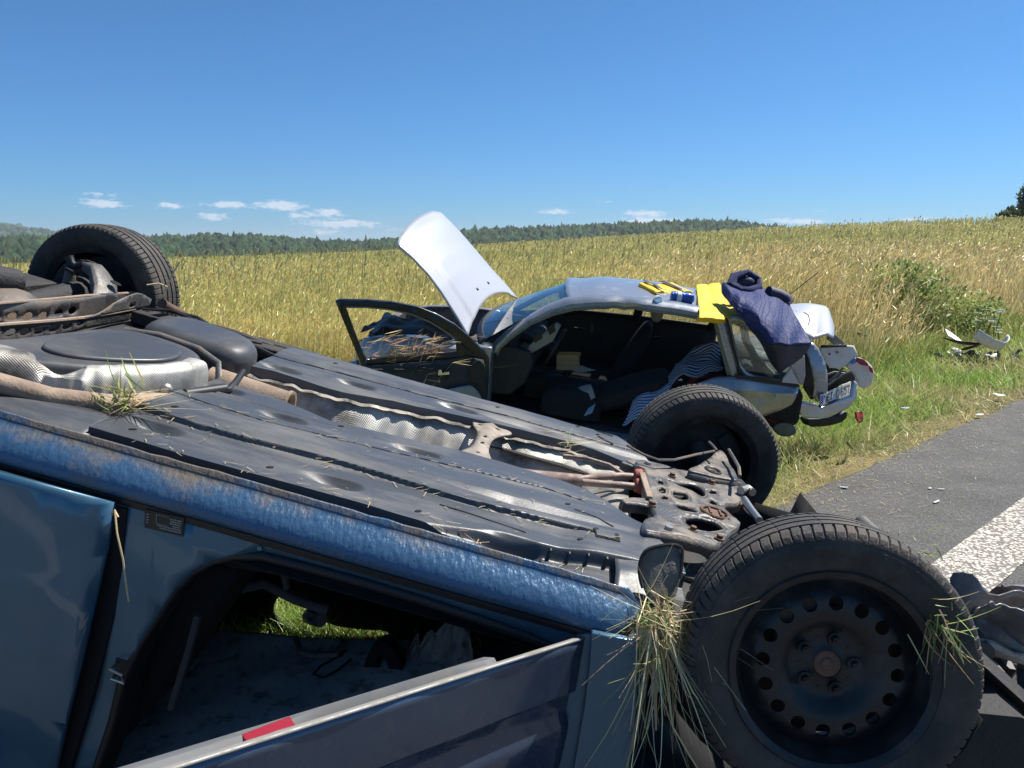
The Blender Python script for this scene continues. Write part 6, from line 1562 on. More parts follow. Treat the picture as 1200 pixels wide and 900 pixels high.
for L in ([(-3.513,0.1463,0.7873),(-3.606,0.1194,0.8757),(-3.698,0.0973,0.9271)], [(-3.527,0.1085,0.8243),(-3.602,0.0868,0.8966),(-3.623,0.0776,0.9425)], [(-3.496,0.0889,0.8606),(-3.563,0.0731,0.8955),(-3.652,0.059,0.8878)]):
    m = MB(); m.tube(L, .010, 6); m.build('torn_wiring', eng, scar)
# number plate: turned to the road, its left end nearer
pa, pb_ = (-3.401,0.4424,0.7781), (-3.72,0.0353,0.8208); pc, pd = (-3.408,0.4517,0.6933), (-3.74,0.0461,0.7067)
m = MB(); nrm = (Vector(pb_) - Vector(pa)).cross(Vector(pc) - Vector(pa)).normalized()
if (SR @ nrm).y > 0: nrm = -nrm
m.prism([pa, pb_, pd, pc], tuple(-nrm * .006)); pl_ = m.build('number_plate', pbr('reflective plate', (.70, .70, .68), .4, dirt=(.4, .38, .33), damt=.4, dscale=25), scar)
def plate_pt(u, v): return tuple(Vector(bez(bez(pa, pb_, u), bez(pc, pd, u), v)) + nrm * .0015)
FONT = {'M': ['1...1', '11.11', '1.1.1', '1...1', '1...1', '1...1', '1...1'], 'E': ['11111', '1....', '1....', '1111.', '1....', '1....', '11111'], 'I': ['.111.', '..1..', '..1..', '..1..', '..1..', '..1..', '.111.'],
        'D': ['1111.', '1...1', '1...1', '1...1', '1...1', '1...1', '1111.'], '6': ['.1111', '1....', '1....', '1111.', '1...1', '1...1', '.111.'], '5': ['11111', '1....', '1111.', '....1', '....1', '1...1', '.111.'], '7': ['11111', '....1', '...1.', '...1.', '..1..', '..1..', '..1..'], '.': ['.....', '.....', '.....', '..1..', '.....', '.....', '.....']}
m = MB(); u = .10
for ch in 'MEI.D 657':
    if ch == ' ': u += .045; continue
    for r_, row in enumerate(FONT[ch]):
        for c_, q in enumerate(row):
            if q == '1':
                u0 = u + c_ * .0175; v0 = .18 + r_ * .093
                m.add([plate_pt(u0, v0), plate_pt(u0 + .0185, v0), plate_pt(u0 + .0185, v0 + .098), plate_pt(u0, v0 + .098)], [(0, 1, 2, 3)])
    u += .103
m.build('plate_lettering', blackp, pl_, smooth=False)
m = MB(); m.add([plate_pt(.005, .04), plate_pt(.08, .04), plate_pt(.08, .96), plate_pt(.005, .96)], [(0, 1, 2, 3)]); m.build('plate_band', pbr('blue plate band', (.02, .06, .40), .4), pl_, smooth=False)
m = MB(); m.tube([plate_pt(-.02, 1.05), plate_pt(.5, 1.06), plate_pt(1.0, 1.05)], .012, 6); m.build('plate_holder', blackp, scar)
wpoly([(-3.232,0.345,0.6426),(-3.304,0.3283,0.6775),(-3.406,0.3126,0.6638),(-3.453,0.3078,0.6383),(-3.676,0.2559,0.7507),(-3.681,0.2387,0.8814),(-3.713,0.2357,0.8623),(-3.728,0.2484,0.7403),(-3.68,0.2679,0.649),(-3.535,0.3013,0.579),(-3.399,0.3294,0.5388),(-3.296,0.3451,0.5527)], .03, 'rear_bumper', pbr('bright silver bumper', (.52, .54, .58), .25, .45, coat=.5), wob=.02, curve=.2, sm=0)
wpoly([(-3.313,0.2154,0.5039),(-3.432,0.1968,0.4909),(-3.593,0.1642,0.5336),(-3.706,0.1373,0.5949),(-3.707,0.1482,0.5052),(-3.571,0.1784,0.4493),(-3.393,0.2123,0.4202)], .05, 'bumper_underside', blackp, wob=.02)
wpoly([(-2.989,0.223,0.4767),(-3.141,0.1899,0.534),(-3.264,0.1622,0.5888),(-3.339,0.1617,0.4895),(-3.308,0.1767,0.4114),(-3.188,0.2012,0.3792),(-3.041,0.2267,0.3751)], .04, 'hanging_lining', cabin, wob=.04)
wpoly([(-3.012,0.3383,0.503),(-3.094,0.3208,0.5317),(-3.149,0.3147,0.5065),(-3.12,0.3254,0.4597),(-3.047,0.3368,0.4687)], .03, 'lamp_shard', redr, wob=.02)
wpoly([(-3.072,0.4151,0.4609),(-3.159,0.3958,0.4971),(-3.248,0.3834,0.4749),(-3.288,0.3853,0.4045),(-3.194,0.4059,0.3675),(-3.105,0.4184,0.3899)], .03, 'plastic_liner', pbr('greenish grey plastic', (.09, .11, .10), .5), wob=.03)
# raised boot lid
bl = [Vector(slocal(p)) for p in [(2.3,6.35,0.974),(2.498,6.35,0.8743)] + [(2.706,6.42,0.9522)] + [(2.858,6.8,1.025)] + [(2.886,7.05,1.096)] + [(2.524,7.05,1.127)]]
P = []
for i in range(17):
    u = i / 16; row = []
    for j in range(15):
        v = j / 14
        a = bl[1].lerp(bl[2], u) if True else 0
        near_ = bl[0].lerp(bl[1], min(1, u * 1.6)) if u < .62 else bl[1].lerp(bl[2], (u - .62) / .38)
        far_ = bl[5].lerp(bl[4], min(1, u / .85)) if u < .85 else bl[4].lerp(bl[3], (u - .85) / .15)
        q = near_.lerp(far_, v); q.z += .03 * math.sin(u * math.pi) + .02 * math.sin(v * math.pi) - .05 * float(sstep(.85, 1, u))
        row.append(tuple(q))
    P.append(row)
m = MB(); m.grid(P); m.build('boot_lid', hoodm, scar, solid=.015)
m = MB(); m.tube([tuple(slocal(p)) for p in [(2.31,6.3,1.092),(2.321,6.3,1.029)]], .006, 6); m.build('lid_scar', blackp, scar)
m = MB(); m.tube([tuple(slocal(p)) for p in [(2.449,6.45,1.114),(2.486,6.45,1.093),(2.503,6.45,1.05),(2.492,6.45,1.007)]], .004, 6); m.build('lid_seal', eng, scar)
wpoly([(-3.458,0.052,1.21),(-3.49,0.0436,1.234),(-3.599,0.0357,1.148),(-3.589,0.0403,1.125),(-3.524,0.0519,1.12),(-3.45,0.058,1.173)], .02, 'lid_hinge', eng, sm=0)
m = MB(); a = slocal((2.458,6.9,1.214)); b_ = slocal((2.725,6.9,1.433)); m.tube([tuple(a), tuple(b_)], .0035, 6); m.tube([tuple(a), tuple(Vector(a) * .95 + Vector(b_) * .05)], .012, 8); m.build('aerial', blackp, scar)

# ================================================================== things on and in the silver car
def catmull(P, u):
    n = len(P) - 1; i = min(int(u), n - 1); t = u - i
    p0, p1, p2, p3 = (np.array(P[max(i - 1, 0)]), np.array(P[i]), np.array(P[i + 1]), np.array(P[min(i + 2, n)]))
    return .5 * ((2 * p1) + (-p0 + p2) * t + (2 * p0 - 5 * p1 + 4 * p2 - p3) * t * t + (-p0 + 3 * p1 - 3 * p2 + p3) * t ** 3)
def patch(rows, nu, nv):
    out = []
    for i in range(nv):
        v = i / (nv - 1) * (len(rows) - 1)
        cols = [catmull([r[j] for r in rows], v) for j in range(len(rows[0]))]
        out.append([catmull(cols, j / (nu - 1) * (len(cols) - 1)) for j in range(nu)])
    return out

# quilted jacket: diamond stitching as bump in cloth coordinates
quilt = bpy.data.materials.new('quilted navy nylon'); quilt.use_nodes = True
n, l = quilt.node_tree.nodes, quilt.node_tree.links
b = n['Principled BSDF']; b.inputs['Base Color'].default_value = (.020, .031, .115, 1); b.inputs['Roughness'].default_value = .62; b.inputs['Specular IOR Level'].default_value = .22
tc = n.new('ShaderNodeTexCoord'); sx = n.new('ShaderNodeSeparateXYZ'); l.new(tc.outputs['UV'], sx.inputs['Vector'])
def dia(sgn):
    q = nmath(n, l, 'MULTIPLY', nmath(n, l, 'ADD', sx.outputs['X'], nmath(n, l, 'MULTIPLY', sx.outputs['Y'], sgn * 1.25)), math.pi / .10)
    return nmath(n, l, 'POWER', nmath(n, l, 'ABSOLUTE', nmath(n, l, 'SINE', q)), .3)
hq = nmath(n, l, 'MINIMUM', dia(1), dia(-1))
wr_ = n.new('ShaderNodeTexNoise'); wr_.inputs['Scale'].default_value = 22; wr_.inputs['Detail'].default_value = 4; l.new(tc.outputs['Object'], wr_.inputs['Vector'])
bp = n.new('ShaderNodeBump'); bp.inputs['Strength'].default_value = .6; bp.inputs['Distance'].default_value = .008
l.new(nmath(n, l, 'ADD', hq, nmath(n, l, 'MULTIPLY', wr_.outputs['Fac'], .5)), bp.inputs['Height']); l.new(bp.outputs['Normal'], b.inputs['Normal'])
lining = pbr('navy jacket lining', (.016, .020, .050), .6, bump=.3, bscale=30)
jk = empty('quilted_jacket', tuple(sworld((-2.787,0.6,1.403))))
tag(jk, 'navy blue quilted jacket draped over the rear roof corner of the silver car', 'jacket')
jo = sworld((-2.787,0.6,1.403))
def W(p): return tuple(sworld(p) - jo)
rows = [[(-2.484,0.36,1.57)] + [(-2.528,0.34,1.6)] + [(-2.643,0.36,1.552)] + [(-2.798,0.24,1.564)] + [(-2.929,0.16,1.544)],
        [(-2.486,0.5,1.523)] + [(-2.542,0.55,1.565)] + [(-2.645,0.54,1.547)] + [(-2.812,0.38,1.539)] + [(-3.023,0.2,1.518)],
        [(-2.532,0.66,1.488)] + [(-2.602,0.72,1.499)] + [(-2.688,0.72,1.522)] + [(-2.852,0.56,1.512)] + [(-3.055,0.32,1.464)],
        [(-2.614,0.78,1.425)] + [(-2.685,0.88,1.393)] + [(-2.758,0.94,1.434)] + [(-2.915,0.78,1.413)] + [(-3.098,0.55,1.381)],
        [(-2.728,0.8,1.301)] + [(-2.766,0.92,1.292)] + [(-2.848,1.02,1.279)] + [(-2.998,0.92,1.281)] + [(-3.183,0.76,1.273)]]
P = patch(rows, 42, 40)
P = [[(p[0] + .010 * noise.noise((p[0] * 12, p[2] * 12, 0)), p[1] + .085 * (.3 - abs(noise.noise((p[0] * 6 + p[2] * 3, p[2] * 2.5, 2)))) + .055 * (.25 - abs(noise.noise((p[0] * 13, p[2] * 5 + p[0] * 5, 6)))), p[2] + .014 * noise.noise((p[0] * 9, p[2] * 9, 4))) for j, p in enumerate(r)] for i, r in enumerate(P)]
Pw = [[W(p) for p in r] for r in P]
m = MB(); m.grid(Pw); o = m.build('jacket_body', quilt, jk, auto=80, solid=.022, soff=-1); uv_grid(o, 40, 42, Pw)
rows = [[(-2.714,0.78,1.322)] + [(-2.771,0.88,1.291)] + [(-2.853,0.99,1.273)] + [(-3.006,0.88,1.272)] + [(-3.182,0.74,1.261)],
        [(-2.807,0.78,1.225)] + [(-2.846,0.86,1.195)] + [(-2.92,0.92,1.192)] + [(-3.042,0.84,1.207)] + [(-3.167,0.74,1.205)],
        [(-2.901,0.78,1.086)] + [(-2.924,0.84,1.091)] + [(-2.97,0.86,1.102)] + [(-3.062,0.8,1.132)] + [(-3.141,0.73,1.151)],
        [(-2.979,0.78,1.006)] + [(-2.989,0.82,1.025)] + [(-3.014,0.83,1.059)] + [(-3.071,0.79,1.096)] + [(-3.126,0.73,1.129)]]
P = patch(rows, 30, 24); m = MB(); m.grid([[W((p[0], p[1] + .02 * noise.noise((p[0] * 9, p[2] * 7, 1)), p[2])) for p in r] for r in P]); m.build('jacket_lining', lining, jk, solid=.008)
m = MB()
cpts = [(-2.566,0.34,1.576)] + [(-2.582,0.27,1.645)] + [(-2.696,0.18,1.679)] + [(-2.79,0.16,1.629)] + [(-2.8,0.22,1.568)] + [(-2.715,0.32,1.554)] + [(-2.642,0.37,1.554)] + [(-2.566,0.34,1.576)]
m.tube([W(p) for p in cpts], [.045, .036, .026, .030, .034, .028, .034, .045], 10); m.build('collar', quilt, jk).data.uv_layers.new(name='UVMap')
m = MB(); m.ball(W((-2.687,0.2,1.596)), (.09, .045, .055), 12, 8); m.build('collar_inside', lining, jk)
m = MB(); m.tube([W(p) for p in [(-2.867,0.3,1.553)] + [(-2.958,0.26,1.528)] + [(-3.024,0.26,1.5)] + [(-3.047,0.28,1.47)]], [.05, .055, .055, .05], 12); m.build('sleeve', lining, jk)

yel = pbr('yellow fabric', (.78, .50, .015), .7, var=.12, vscale=30, bump=.4, bscale=45)
P4 = [(-2.333,-0.2892,1.46), (-2.561,-0.6028,1.46), (-2.646,0.6617,1.385), (-2.306,0.9105,1.415)]
P = []
for i in range(21):
    row = []
    for j in range(21):
        u, v = i / 20, j / 20
        q = [(P4[0][k] * (1 - u) + P4[1][k] * u) * (1 - v) + (P4[3][k] * (1 - u) + P4[2][k] * u) * v for k in range(3)]
        q[2] += .012 * noise.noise((u * 3, v * 3, 0)) + .006 * noise.noise((u * 9, v * 9, 3)) - .02 * (v > .97)
        row.append(tuple(q))
    P.append(row)
yb = empty('yellow_blanket', tuple(sworld(P4[0]))); y0_ = sworld(P4[0])
m = MB(); m.grid([[tuple(sworld(p) - y0_) for p in r] for r in P]); o = m.build('folded_cloth', yel, yb, solid=.045, soff=-1, bevel=.012)
tag(yb, 'folded yellow cloth lying flat on the silver roof beside the navy jacket', 'cloth')
# folded high visibility vest
vst = pbr('yellow safety vest cloth', (.80, .50, .02), .65, var=.1, bump=.3, bscale=60)
P4 = [(-1.816,0.1177,1.49), (-2.127,-0.0835,1.485), (-2.296,0.0395,1.455), (-1.966,0.3559,1.46)]
c0 = sworld(P4[0]); v_ = empty('safety_vest', tuple(c0)); tag(v_, 'folded yellow safety vest with grey stripes lying on the middle of the silver roof', 'safety vest')
def q4(u, v, dz=0): return tuple(sworld(tuple((P4[0][k] * (1 - u) + P4[1][k] * u) * (1 - v) + (P4[3][k] * (1 - u) + P4[2][k] * u) * v + (dz if k == 2 else 0) for k in range(3))) - c0)
m = MB(); m.grid([[q4(i / 20, j / 10, .012 * noise.noise((i * .3, j * .3, 1)) + .01 * math.sin(i * .5)) for j in range(11)] for i in range(21)]); m.build('vest_cloth', vst, v_, solid=.035, soff=-1, bevel=.01)
for u0 in (.12, .62):
    m = MB(); m.grid([[q4(u0 + .09 * i + .05 * j / 10, j / 10, .012 * noise.noise(((u0 + .09 * i) * 6, j * .3, 1)) + .01 * math.sin((u0 + .09 * i) * 10) + .014) for j in range(11)] for i in (0, 1)]); m.build('reflective_stripe', pbr('grey reflective tape', (.20, .21, .22), .3, .4), v_, solid=.003)
m = MB(); m.grid([[q4(i / 8 * .30, 1.0 + .03 * j, -.012 - .012 * j) for j in (0, 1)] for i in range(9)]); m.build('vest_edge', blackp, v_, solid=.006)
# blue roll
ra, rb_ = sworld((-2.091,0.4356,1.455)), sworld((-2.279,0.4096,1.45))
ro = empty('rolled_bag', tuple(ra)); tag(ro, 'small shiny blue rolled bag lying on the silver roof next to the yellow cloth', 'rolled bag')
m = MB(); dv = rb_ - ra; m.tube([tuple(dv * t_) for t_ in (0, .04, .5, .96, 1)], [.03, .043, .046, .043, .028], 14); o = m.build('roll', pbr('shiny blue foil', (.02, .09, .40), .25, .2, bump=.5, bscale=50), ro)
m = MB(); m.tube([tuple(dv * t_) for t_ in (.24, .26, .44, .46)], [.044, .048, .048, .044], 14); m.build('roll_label', pbr('white label', (.7, .72, .75), .4), ro)

# cardboard box, papers and clothes in the cabin
crd = pbr('cardboard', (.42, .31, .17), .85, var=.12, vscale=12)
bx_ = (-1.276,0.026,0.7105); w0 = sworld(bx_)
cb = empty('cardboard_box', tuple(w0), (0, 0, SP[0])); tag(cb, 'small open cardboard box between the front seats of the silver car', 'box')
m = MB(); m.box((0, 0, -.02), (.20, .15, .14)); o = m.build('box_body', crd, cb, bevel=.003)
m = MB(); m.box((-.02, .09, .065), (.20, .07, .004), Euler((.5, 0, 0))); m.build('box_flap', crd, cb)
for k in range(2):
    m = MB(); m.box((-.0, .0765, -.045 + .05 * k), (.20, .003, .006)); m.build('box_seam', pbr('brown tape', (.25, .17, .09), .5), cb)
def cloth(name, px_rows, ys, mat, label, cat, nu=26, nv=22, amp=.03, fr=8, th=.006, group=None, seed=0):
    rows = []
    for r, yy in zip(px_rows, ys): rows.append(r)
    P = patch(rows, nu, nv)
    o0 = sworld(tuple(P[0][0]))
    P = [[tuple(sworld((p[0] + amp * .4 * noise.noise((p[0] * fr, p[2] * fr, seed)), p[1] + amp * noise.noise((p[0] * fr, p[2] * fr, seed + 2)), p[2] + amp * noise.noise((p[0] * fr, p[1] * fr, seed + 4)))) - o0) for p in r] for r in P]
    m = MB(); m.grid(P); o = m.build(name, mat, None, auto=80, solid=th); o.location = o0; uv_grid(o, nv, nu, P)
    tag(o, label, cat, group); return o
def striped(name, c1, c2, pitch, rgh=.9):
    mm = pbr(name, c1, rgh); n, l = mm.node_tree.nodes, mm.node_tree.links
    tc = n.new('ShaderNodeTexCoord'); w = n.new('ShaderNodeTexWave'); w.inputs['Scale'].default_value = 1 / pitch * .16; w.inputs['Distortion'].default_value = 1.5
    l.new(tc.outputs['UV'], w.inputs['Vector']); r_ = n.new('ShaderNodeValToRGB'); r_.color_ramp.interpolation = 'CONSTANT'
    r_.color_ramp.elements[0].color = (*c1, 1); r_.color_ramp.elements[1].color = (*c2, 1); r_.color_ramp.elements[1].position = .5
    l.new(w.outputs['Fac'], r_.inputs['Fac']); l.new(r_.outputs['Color'], n['Principled BSDF'].inputs['Base Color']); return mm
st1 = striped('navy and white striped cloth', (.42, .44, .49), (.03, .04, .09), .017)
st2 = striped('blue striped cloth', (.40, .44, .52), (.05, .10, .28), .015)
cloth('striped_shirt', [[(-2.225,0.15,0.838),(-2.299,0.15,0.8937),(-2.374,0.15,0.9799),(-2.488,0.15,1.04),(-2.557,0.15,1.063)], [(-2.209,0.3,0.829),(-2.274,0.3,0.8753),(-2.374,0.3,0.9258),(-2.479,0.3,0.9389),(-2.595,0.3,0.9234)], [(-2.156,0.45,0.7722),(-2.222,0.45,0.8108),(-2.315,0.45,0.8526),(-2.45,0.45,0.8848),(-2.6,0.45,0.9039)], [(-2.129,0.55,0.6475),(-2.179,0.55,0.6991),(-2.222,0.55,0.7939),(-2.313,0.55,0.8354),(-2.393,0.55,0.8603)]], (0, 0, 0, 0), st1,
      'navy and white striped shirt heaped on the rear bench of the silver car', 'shirt', amp=.05, fr=9)
cloth('striped_cloth', [[(-1.899,0.6,0.5716),(-1.989,0.6,0.6438),(-2.094,0.6,0.7026),(-2.186,0.6,0.7444)], [(-1.867,0.68,0.5026),(-1.972,0.68,0.562),(-2.076,0.68,0.6208),(-2.168,0.68,0.6627)], [(-1.824,0.74,0.4115),(-1.958,0.74,0.4604),(-2.089,0.74,0.5234),(-2.205,0.74,0.5838)]], (0, 0, 0), st2,
      'blue and white striped cloth hanging over the sill of the silver car behind the wheel', 'cloth', amp=.04, fr=9, seed=5)
cloth('red_garment', [[(-2.323,0.42,0.8006),(-2.402,0.42,0.8408),(-2.51,0.42,0.8695),(-2.595,0.42,0.8655)], [(-2.31,0.52,0.7673),(-2.404,0.52,0.7944),(-2.511,0.52,0.8231),(-2.607,0.52,0.821)]], (0, 0), pbr('dark red cloth', (.17, .03, .04), .9), 'dark red garment below the striped shirt in the silver car', 'garment', amp=.04, seed=9, nv=10)
cloth('pale_garment', [[(-1.381,0.42,0.5387),(-1.449,0.42,0.5946),(-1.521,0.42,0.6195)], [(-1.422,0.5,0.5063),(-1.475,0.5,0.5599),(-1.542,0.5,0.6149)], [(-1.475,0.56,0.4706),(-1.53,0.56,0.5088),(-1.584,0.56,0.5467)]], (0, 0, 0), pbr('pale grey cloth', (.34, .33, .31), .9), 'crumpled pale grey garment on the driver seat of the silver car', 'garment', amp=.03, seed=12)
cloth('blue_paper', [[(-1.508,0.7,0.4138),(-1.576,0.7,0.4536)], [(-1.539,0.62,0.4679),(-1.592,0.62,0.5133)]], (0, 0), pbr('pale blue paper', (.35, .42, .55), .8), 'pale blue sheet of paper leaning on the sill of the silver car', 'paper', amp=.005, nu=6, nv=6, th=.002)
cloth('road_map', [[(-1.302,0.05,0.6309),(-1.407,0.05,0.6766)], [(-1.372,0.12,0.6264),(-1.538,0.12,0.6638)]], (0, 0), pbr('dull pale paper', (.40, .42, .38), .9), 'pale folded papers lying beside the cardboard box in the silver car', 'papers', amp=.01, nu=8, nv=8, th=.002)

# ================================================================== vegetation that stands out
leaf_m = veg_mat('leaves', .4)
def leafy(name, loc, parts, nleaf, size, c0, c1, label, cat, stems=14, group=None):
    root = empty(name, loc); tag(root, label, cat, group)
    v = Veg(); N = nleaf
    pi_ = rng.integers(0, len(parts), N); C_ = np.array([p[0] for p in parts])[pi_]; Rr_ = np.array([p[1] for p in parts])[pi_]
    d_ = rng.normal(0, 1, (N, 3)); d_ /= np.linalg.norm(d_, axis=1)[:, None]
    rad = rng.uniform(.3, 1.25, N) ** .7
    P_ = C_ + d_ * Rr_ * rad[:, None]
    P_[:, 2] = np.maximum(P_[:, 2], .02)
    L_ = size * rng.uniform(.6, 1.4, N)
    a_ = d_ * .6 + rng.normal(0, .6, (N, 3)); a_ /= np.linalg.norm(a_, axis=1)[:, None]
    tone = np.clip(rng.normal(.5, .25, N) + .4 * nz(P_[:, 0] * 4 / size * .05, P_[:, 2] * 4 / size * .05, 3), 0, 1)[:, None]
    cc = (np.array(c0) * (1 - tone) + np.array(c1) * tone) * (1 + rng.normal(0, .15, (N, 1))); cc = np.clip(cc, .004, 1)
    v.strips(P_, a_ * L_[:, None], L_ * .55, cc, cc * 1.1, K=3, w1=.15, mid=1.25)
    v.build('foliage', leaf_m, root)
    m = MB()
    for k in range(stems):
        p_ = P_[rng.integers(0, N)]; b_ = (rng.normal(0, .06) * Rr_[0][0], rng.normal(0, .06) * Rr_[0][0], -.05)
        m.tube([b_, tuple((np.array(b_) + p_) / 2 + rng.normal(0, .03, 3) * Rr_[0][0]), tuple(p_)], [.012 * Rr_[0][2] + .004, .008 * Rr_[0][2] + .002, .003], 5)
    return root, m
bark = pbr('bark', (.09, .07, .05), .9, bump=.4, bscale=20)
g0 = (7.839,14.71,0.1)
gz0 = float(ground_z(g0[0], g0[1]))
r_, m = leafy('shrub', (g0[0] + .3, g0[1] + .7, gz0), [((0, 0, .55), (.9, .7, .55)), ((-.6, .1, .9), (.7, .6, .5)), ((.7, -.1, .45), (.7, .6, .45)), ((-.1, 0, 1.05), (.55, .5, .35)), ((1.3, .1, .35), (.5, .4, .35)), ((-1.2, 0, .75), (.6, .5, .6))], 5200, .07, (.11, .18, .045), (.38, .46, .14), 'dark green leafy shrub among the dry grass on the right bank', 'shrub')
m.build('stem', bark, r_)
# small umbel flowers at the edge of the dry grass
umb = pbr('white umbel flowers', (.60, .60, .50), .9)
def flower(px, py, h_, lab):
    g = WZp(px, py); root = empty('white_flower', (g[0], g[1], float(ground_z(g[0], g[1])))); tag(root, lab, 'wild flower', 'white umbel flowers by the shrub')
    m = MB()
    for k in range(4):
        tx, ty, th = rng.normal(0, .10), rng.normal(0, .08), h_ * rng.uniform(.75, 1.05)
        m.tube([(0, 0, 0), (tx * .4, ty * .4, th * .6), (tx, ty, th)], .005, 5)
        root_t = (tx, ty, th)
        u = MB()
        for q in range(18):
            a_ = rng.uniform(0, 2 * math.pi); rr_ = .06 * math.sqrt(rng.uniform(0, 1))
            u.disc((tx + rr_ * math.cos(a_), ty + rr_ * math.sin(a_), th + .015 - rr_ * .15), (rng.normal(0, .2), rng.normal(0, .2), 1), .011, 6, h=.005)
        u.build('flower_head', umb, root)
    m.build('stem', pbr('green stem', (.12, .17, .05), .8) if 'gs' not in globals() else globals()['gs'], root)
def WZp(px, py): return px, py
for g, h_, lab in (((8.52,13.83,0.1), .50, 'white umbel flower in front of the others, nearest the shrub'), ((8.911,14.12,0.1), .62, 'tall white umbel flower in the middle of its row'), ((8.495,13.3,0.1), .42, 'low white umbel flower leaning over the broken white bumper piece'), ((9.019,14.71,0.1), .7, 'tallest white umbel flower standing against the dry grass')):
    flower(g[0], g[1], h_, lab)

# trees on the crest at the right edge
def tree(px_az, dist, H_, parts, label, name='tree', c0=(.03, .055, .02), c1=(.09, .13, .04), nl=6000, sz=.42):
    x_, y_ = dist * math.sin(px_az), dist * math.cos(px_az)
    root, m = leafy(name, (x_, y_, float(ground_z(x_, y_))), parts, nl, sz, c0, c1, label, 'tree', stems=0, group='trees on the crest at the right')
    m.tube([(0, 0, -.3), (.1, 0, H_ * .35), (0, .1, H_ * .75)], [.30, .22, .10], 10); m.build('trunk', bark, root)
    b_ = MB()
    for k in range(7):
        p_ = parts[k % len(parts)][0]; b_.tube([(0, 0, H_ * (.25 + .06 * k)), tuple(np.array(p_) * .6 + np.array((0, 0, H_ * .15))), tuple(p_)], [.12, .08, .03], 6)
    b_.build('limb', bark, root)
tree(R(34.35), 118, 9, [((0, 0, 6.9), (2.6, 3, 1.9)), ((-1.9, 0, 5.8), (1.7, 2, 1.2)), ((1.5, 0, 8.2), (2.3, 2, 1.4)), ((-1.0, 0, 4.6), (2.0, 2, 1.3)), ((-1.0, 0, 8.3), (1.2, 1.2, .6)), ((2, 0, 5.5), (2.5, 2, 2.0))], 'tall dark deciduous tree on the field crest at the right edge', name='deciduous_tree', nl=9000)
tree(R(33.15), 128, 4.6, [((0, 0, 4.9), (2.2, 2, 1.1)), ((-2.0, 0, 4.3), (1.6, 1.5, .9)), ((1.8, 0, 4.6), (2.0, 2, 1.2))], 'low rounded tree on the crest left of the tall dark tree', name='low_tree', nl=4500)

# lone thin weed standing against the sky beside the upturned rear wheel
tw = Veg()
# ================================================================== grass torn out and caught on the blue car
def clump(name, origin, specs, label, cols=((.62, .50, .26), (.72, .60, .34)), group=None):
    v = Veg()
    for N, ax, sd, w, c_, bd in specs:
        A_ = np.array(ax)[None] * rng.uniform(.5, 1.05, (N, 1)) + rng.normal(0, 1, (N, 3)) * np.array(sd)[None]
        B_ = rng.normal(0, .02, (N, 3)); cc = jit(c_, N, .2, .1)
        v.strips(B_, A_, w, cc * .8, cc, K=6, w1=.3, bend=rng.normal(0, 1, (N, 3)) * np.array(bd)[None], mid=1.0)
    o = v.build(name, straw_m); o.location = origin; tag(o, label, 'grass clump', group); return o
STR, GRN, DK = (.80, .66, .38), (.30, .40, .11), (.46, .40, .19)
o1 = bworld((-.375, -.765, -.005))
clump('hanging_grass', o1, [(90, (.025, -.06, -.22), (.055, .05, .07), .0028, STR, (.06, .04, .06)), (26, (-.03, -.05, -.20), (.04, .04, .07), .003, (.48, .43, .20), (.04, .03, .05)), (50, (.08, -.04, -.05), (.09, .06, .06), .0028, STR, (.07, .06, .09)), (50, (0, -.03, -.09), (.05, .05, .05), .0036, DK, (.05, .04, .06)),
                            (40, (-.01, -.03, -.02), (.05, .04, .03), .004, (.20, .17, .09), (.05, .04, .04)), (7, (.04, -.06, -.42), (.08, .03, .06), .003, STR, (.08, .04, .05)), (2, (-.02, -.06, -.40), (.02, .02, .02), .013, (.55, .44, .26), (.02, .01, .03)), (12, (-.03, -.02, .03), (.03, .03, .02), .004, GRN, (.03, .03, .02))],
      'bunch of dry and green grass hanging from the arch behind the near front wheel')
for k_, (a_, b_) in enumerate((((.06, -.10, -.12), (.16, -.12, -.30)), ((.02, -.10, -.2), (.13, -.11, -.46)))):
    m = MB(); p0 = o1; m.tube([(0, 0, 0), tuple(np.array(a_) * .6), a_, tuple((np.array(a_) + b_) / 2 + np.array((.015, 0, .01))), b_], .0022, 5)
    o = m.build('straw_stalk', pbr('dry stalk', (.60, .46, .25), .7) if k_ == 0 else bpy.data.materials['dry stalk']); o.location = p0
    tag(o, 'long bent straw stalk crossing the tyre from the hanging grass bunch' if k_ == 0 else 'longer straw stalk hanging below the grass bunch beside the tyre', 'straw stalk', 'long straw stalks by the wheel')
bpy.context.view_layer.update()
def on_wheel(r_, ax_, deg): return near_wheel.matrix_world @ Vector((r_ * math.cos(R(deg)), ax_, r_ * math.sin(R(deg))))
clump('grass_tuft', on_wheel(.232, -.106, 47), [(34, (.045, -.012, -.04), (.025, .008, .025), .0045, (.26, .36, .11), (.02, .006, .025)), (16, (.05, -.01, -.06), (.03, .008, .02), .003, STR, (.02, .006, .02)), (14, (.0, -.01, -.09), (.012, .004, .03), .003, DK, (.01, .004, .02))], 'fresh green grass tuft stuck on the rim edge of the near front wheel')
clump('grass_tuft', bworld((-1.80, -.475, .035)), [(60, (-.09, .05, .015), (.07, .05, .018), .005, (.42, .40, .15), (.03, .02, .015)), (40, (.07, .05, .01), (.06, .04, .012), .0042, STR, (.02, .02, .01)), (16, (-.03, -.02, .05), (.03, .03, .02), .0055, GRN, (.02, .02, .02))], 'matted yellow green grass lying on the underbody in front of the fuel tank')
clump('grass_tuft', on_wheel(.301, .0, 66), [(22, (.02, .03, -.016), (.02, .02, .003), .0045, (.30, .40, .12), (.01, .01, .006))], 'few green blades lying on the tread of the near front wheel')
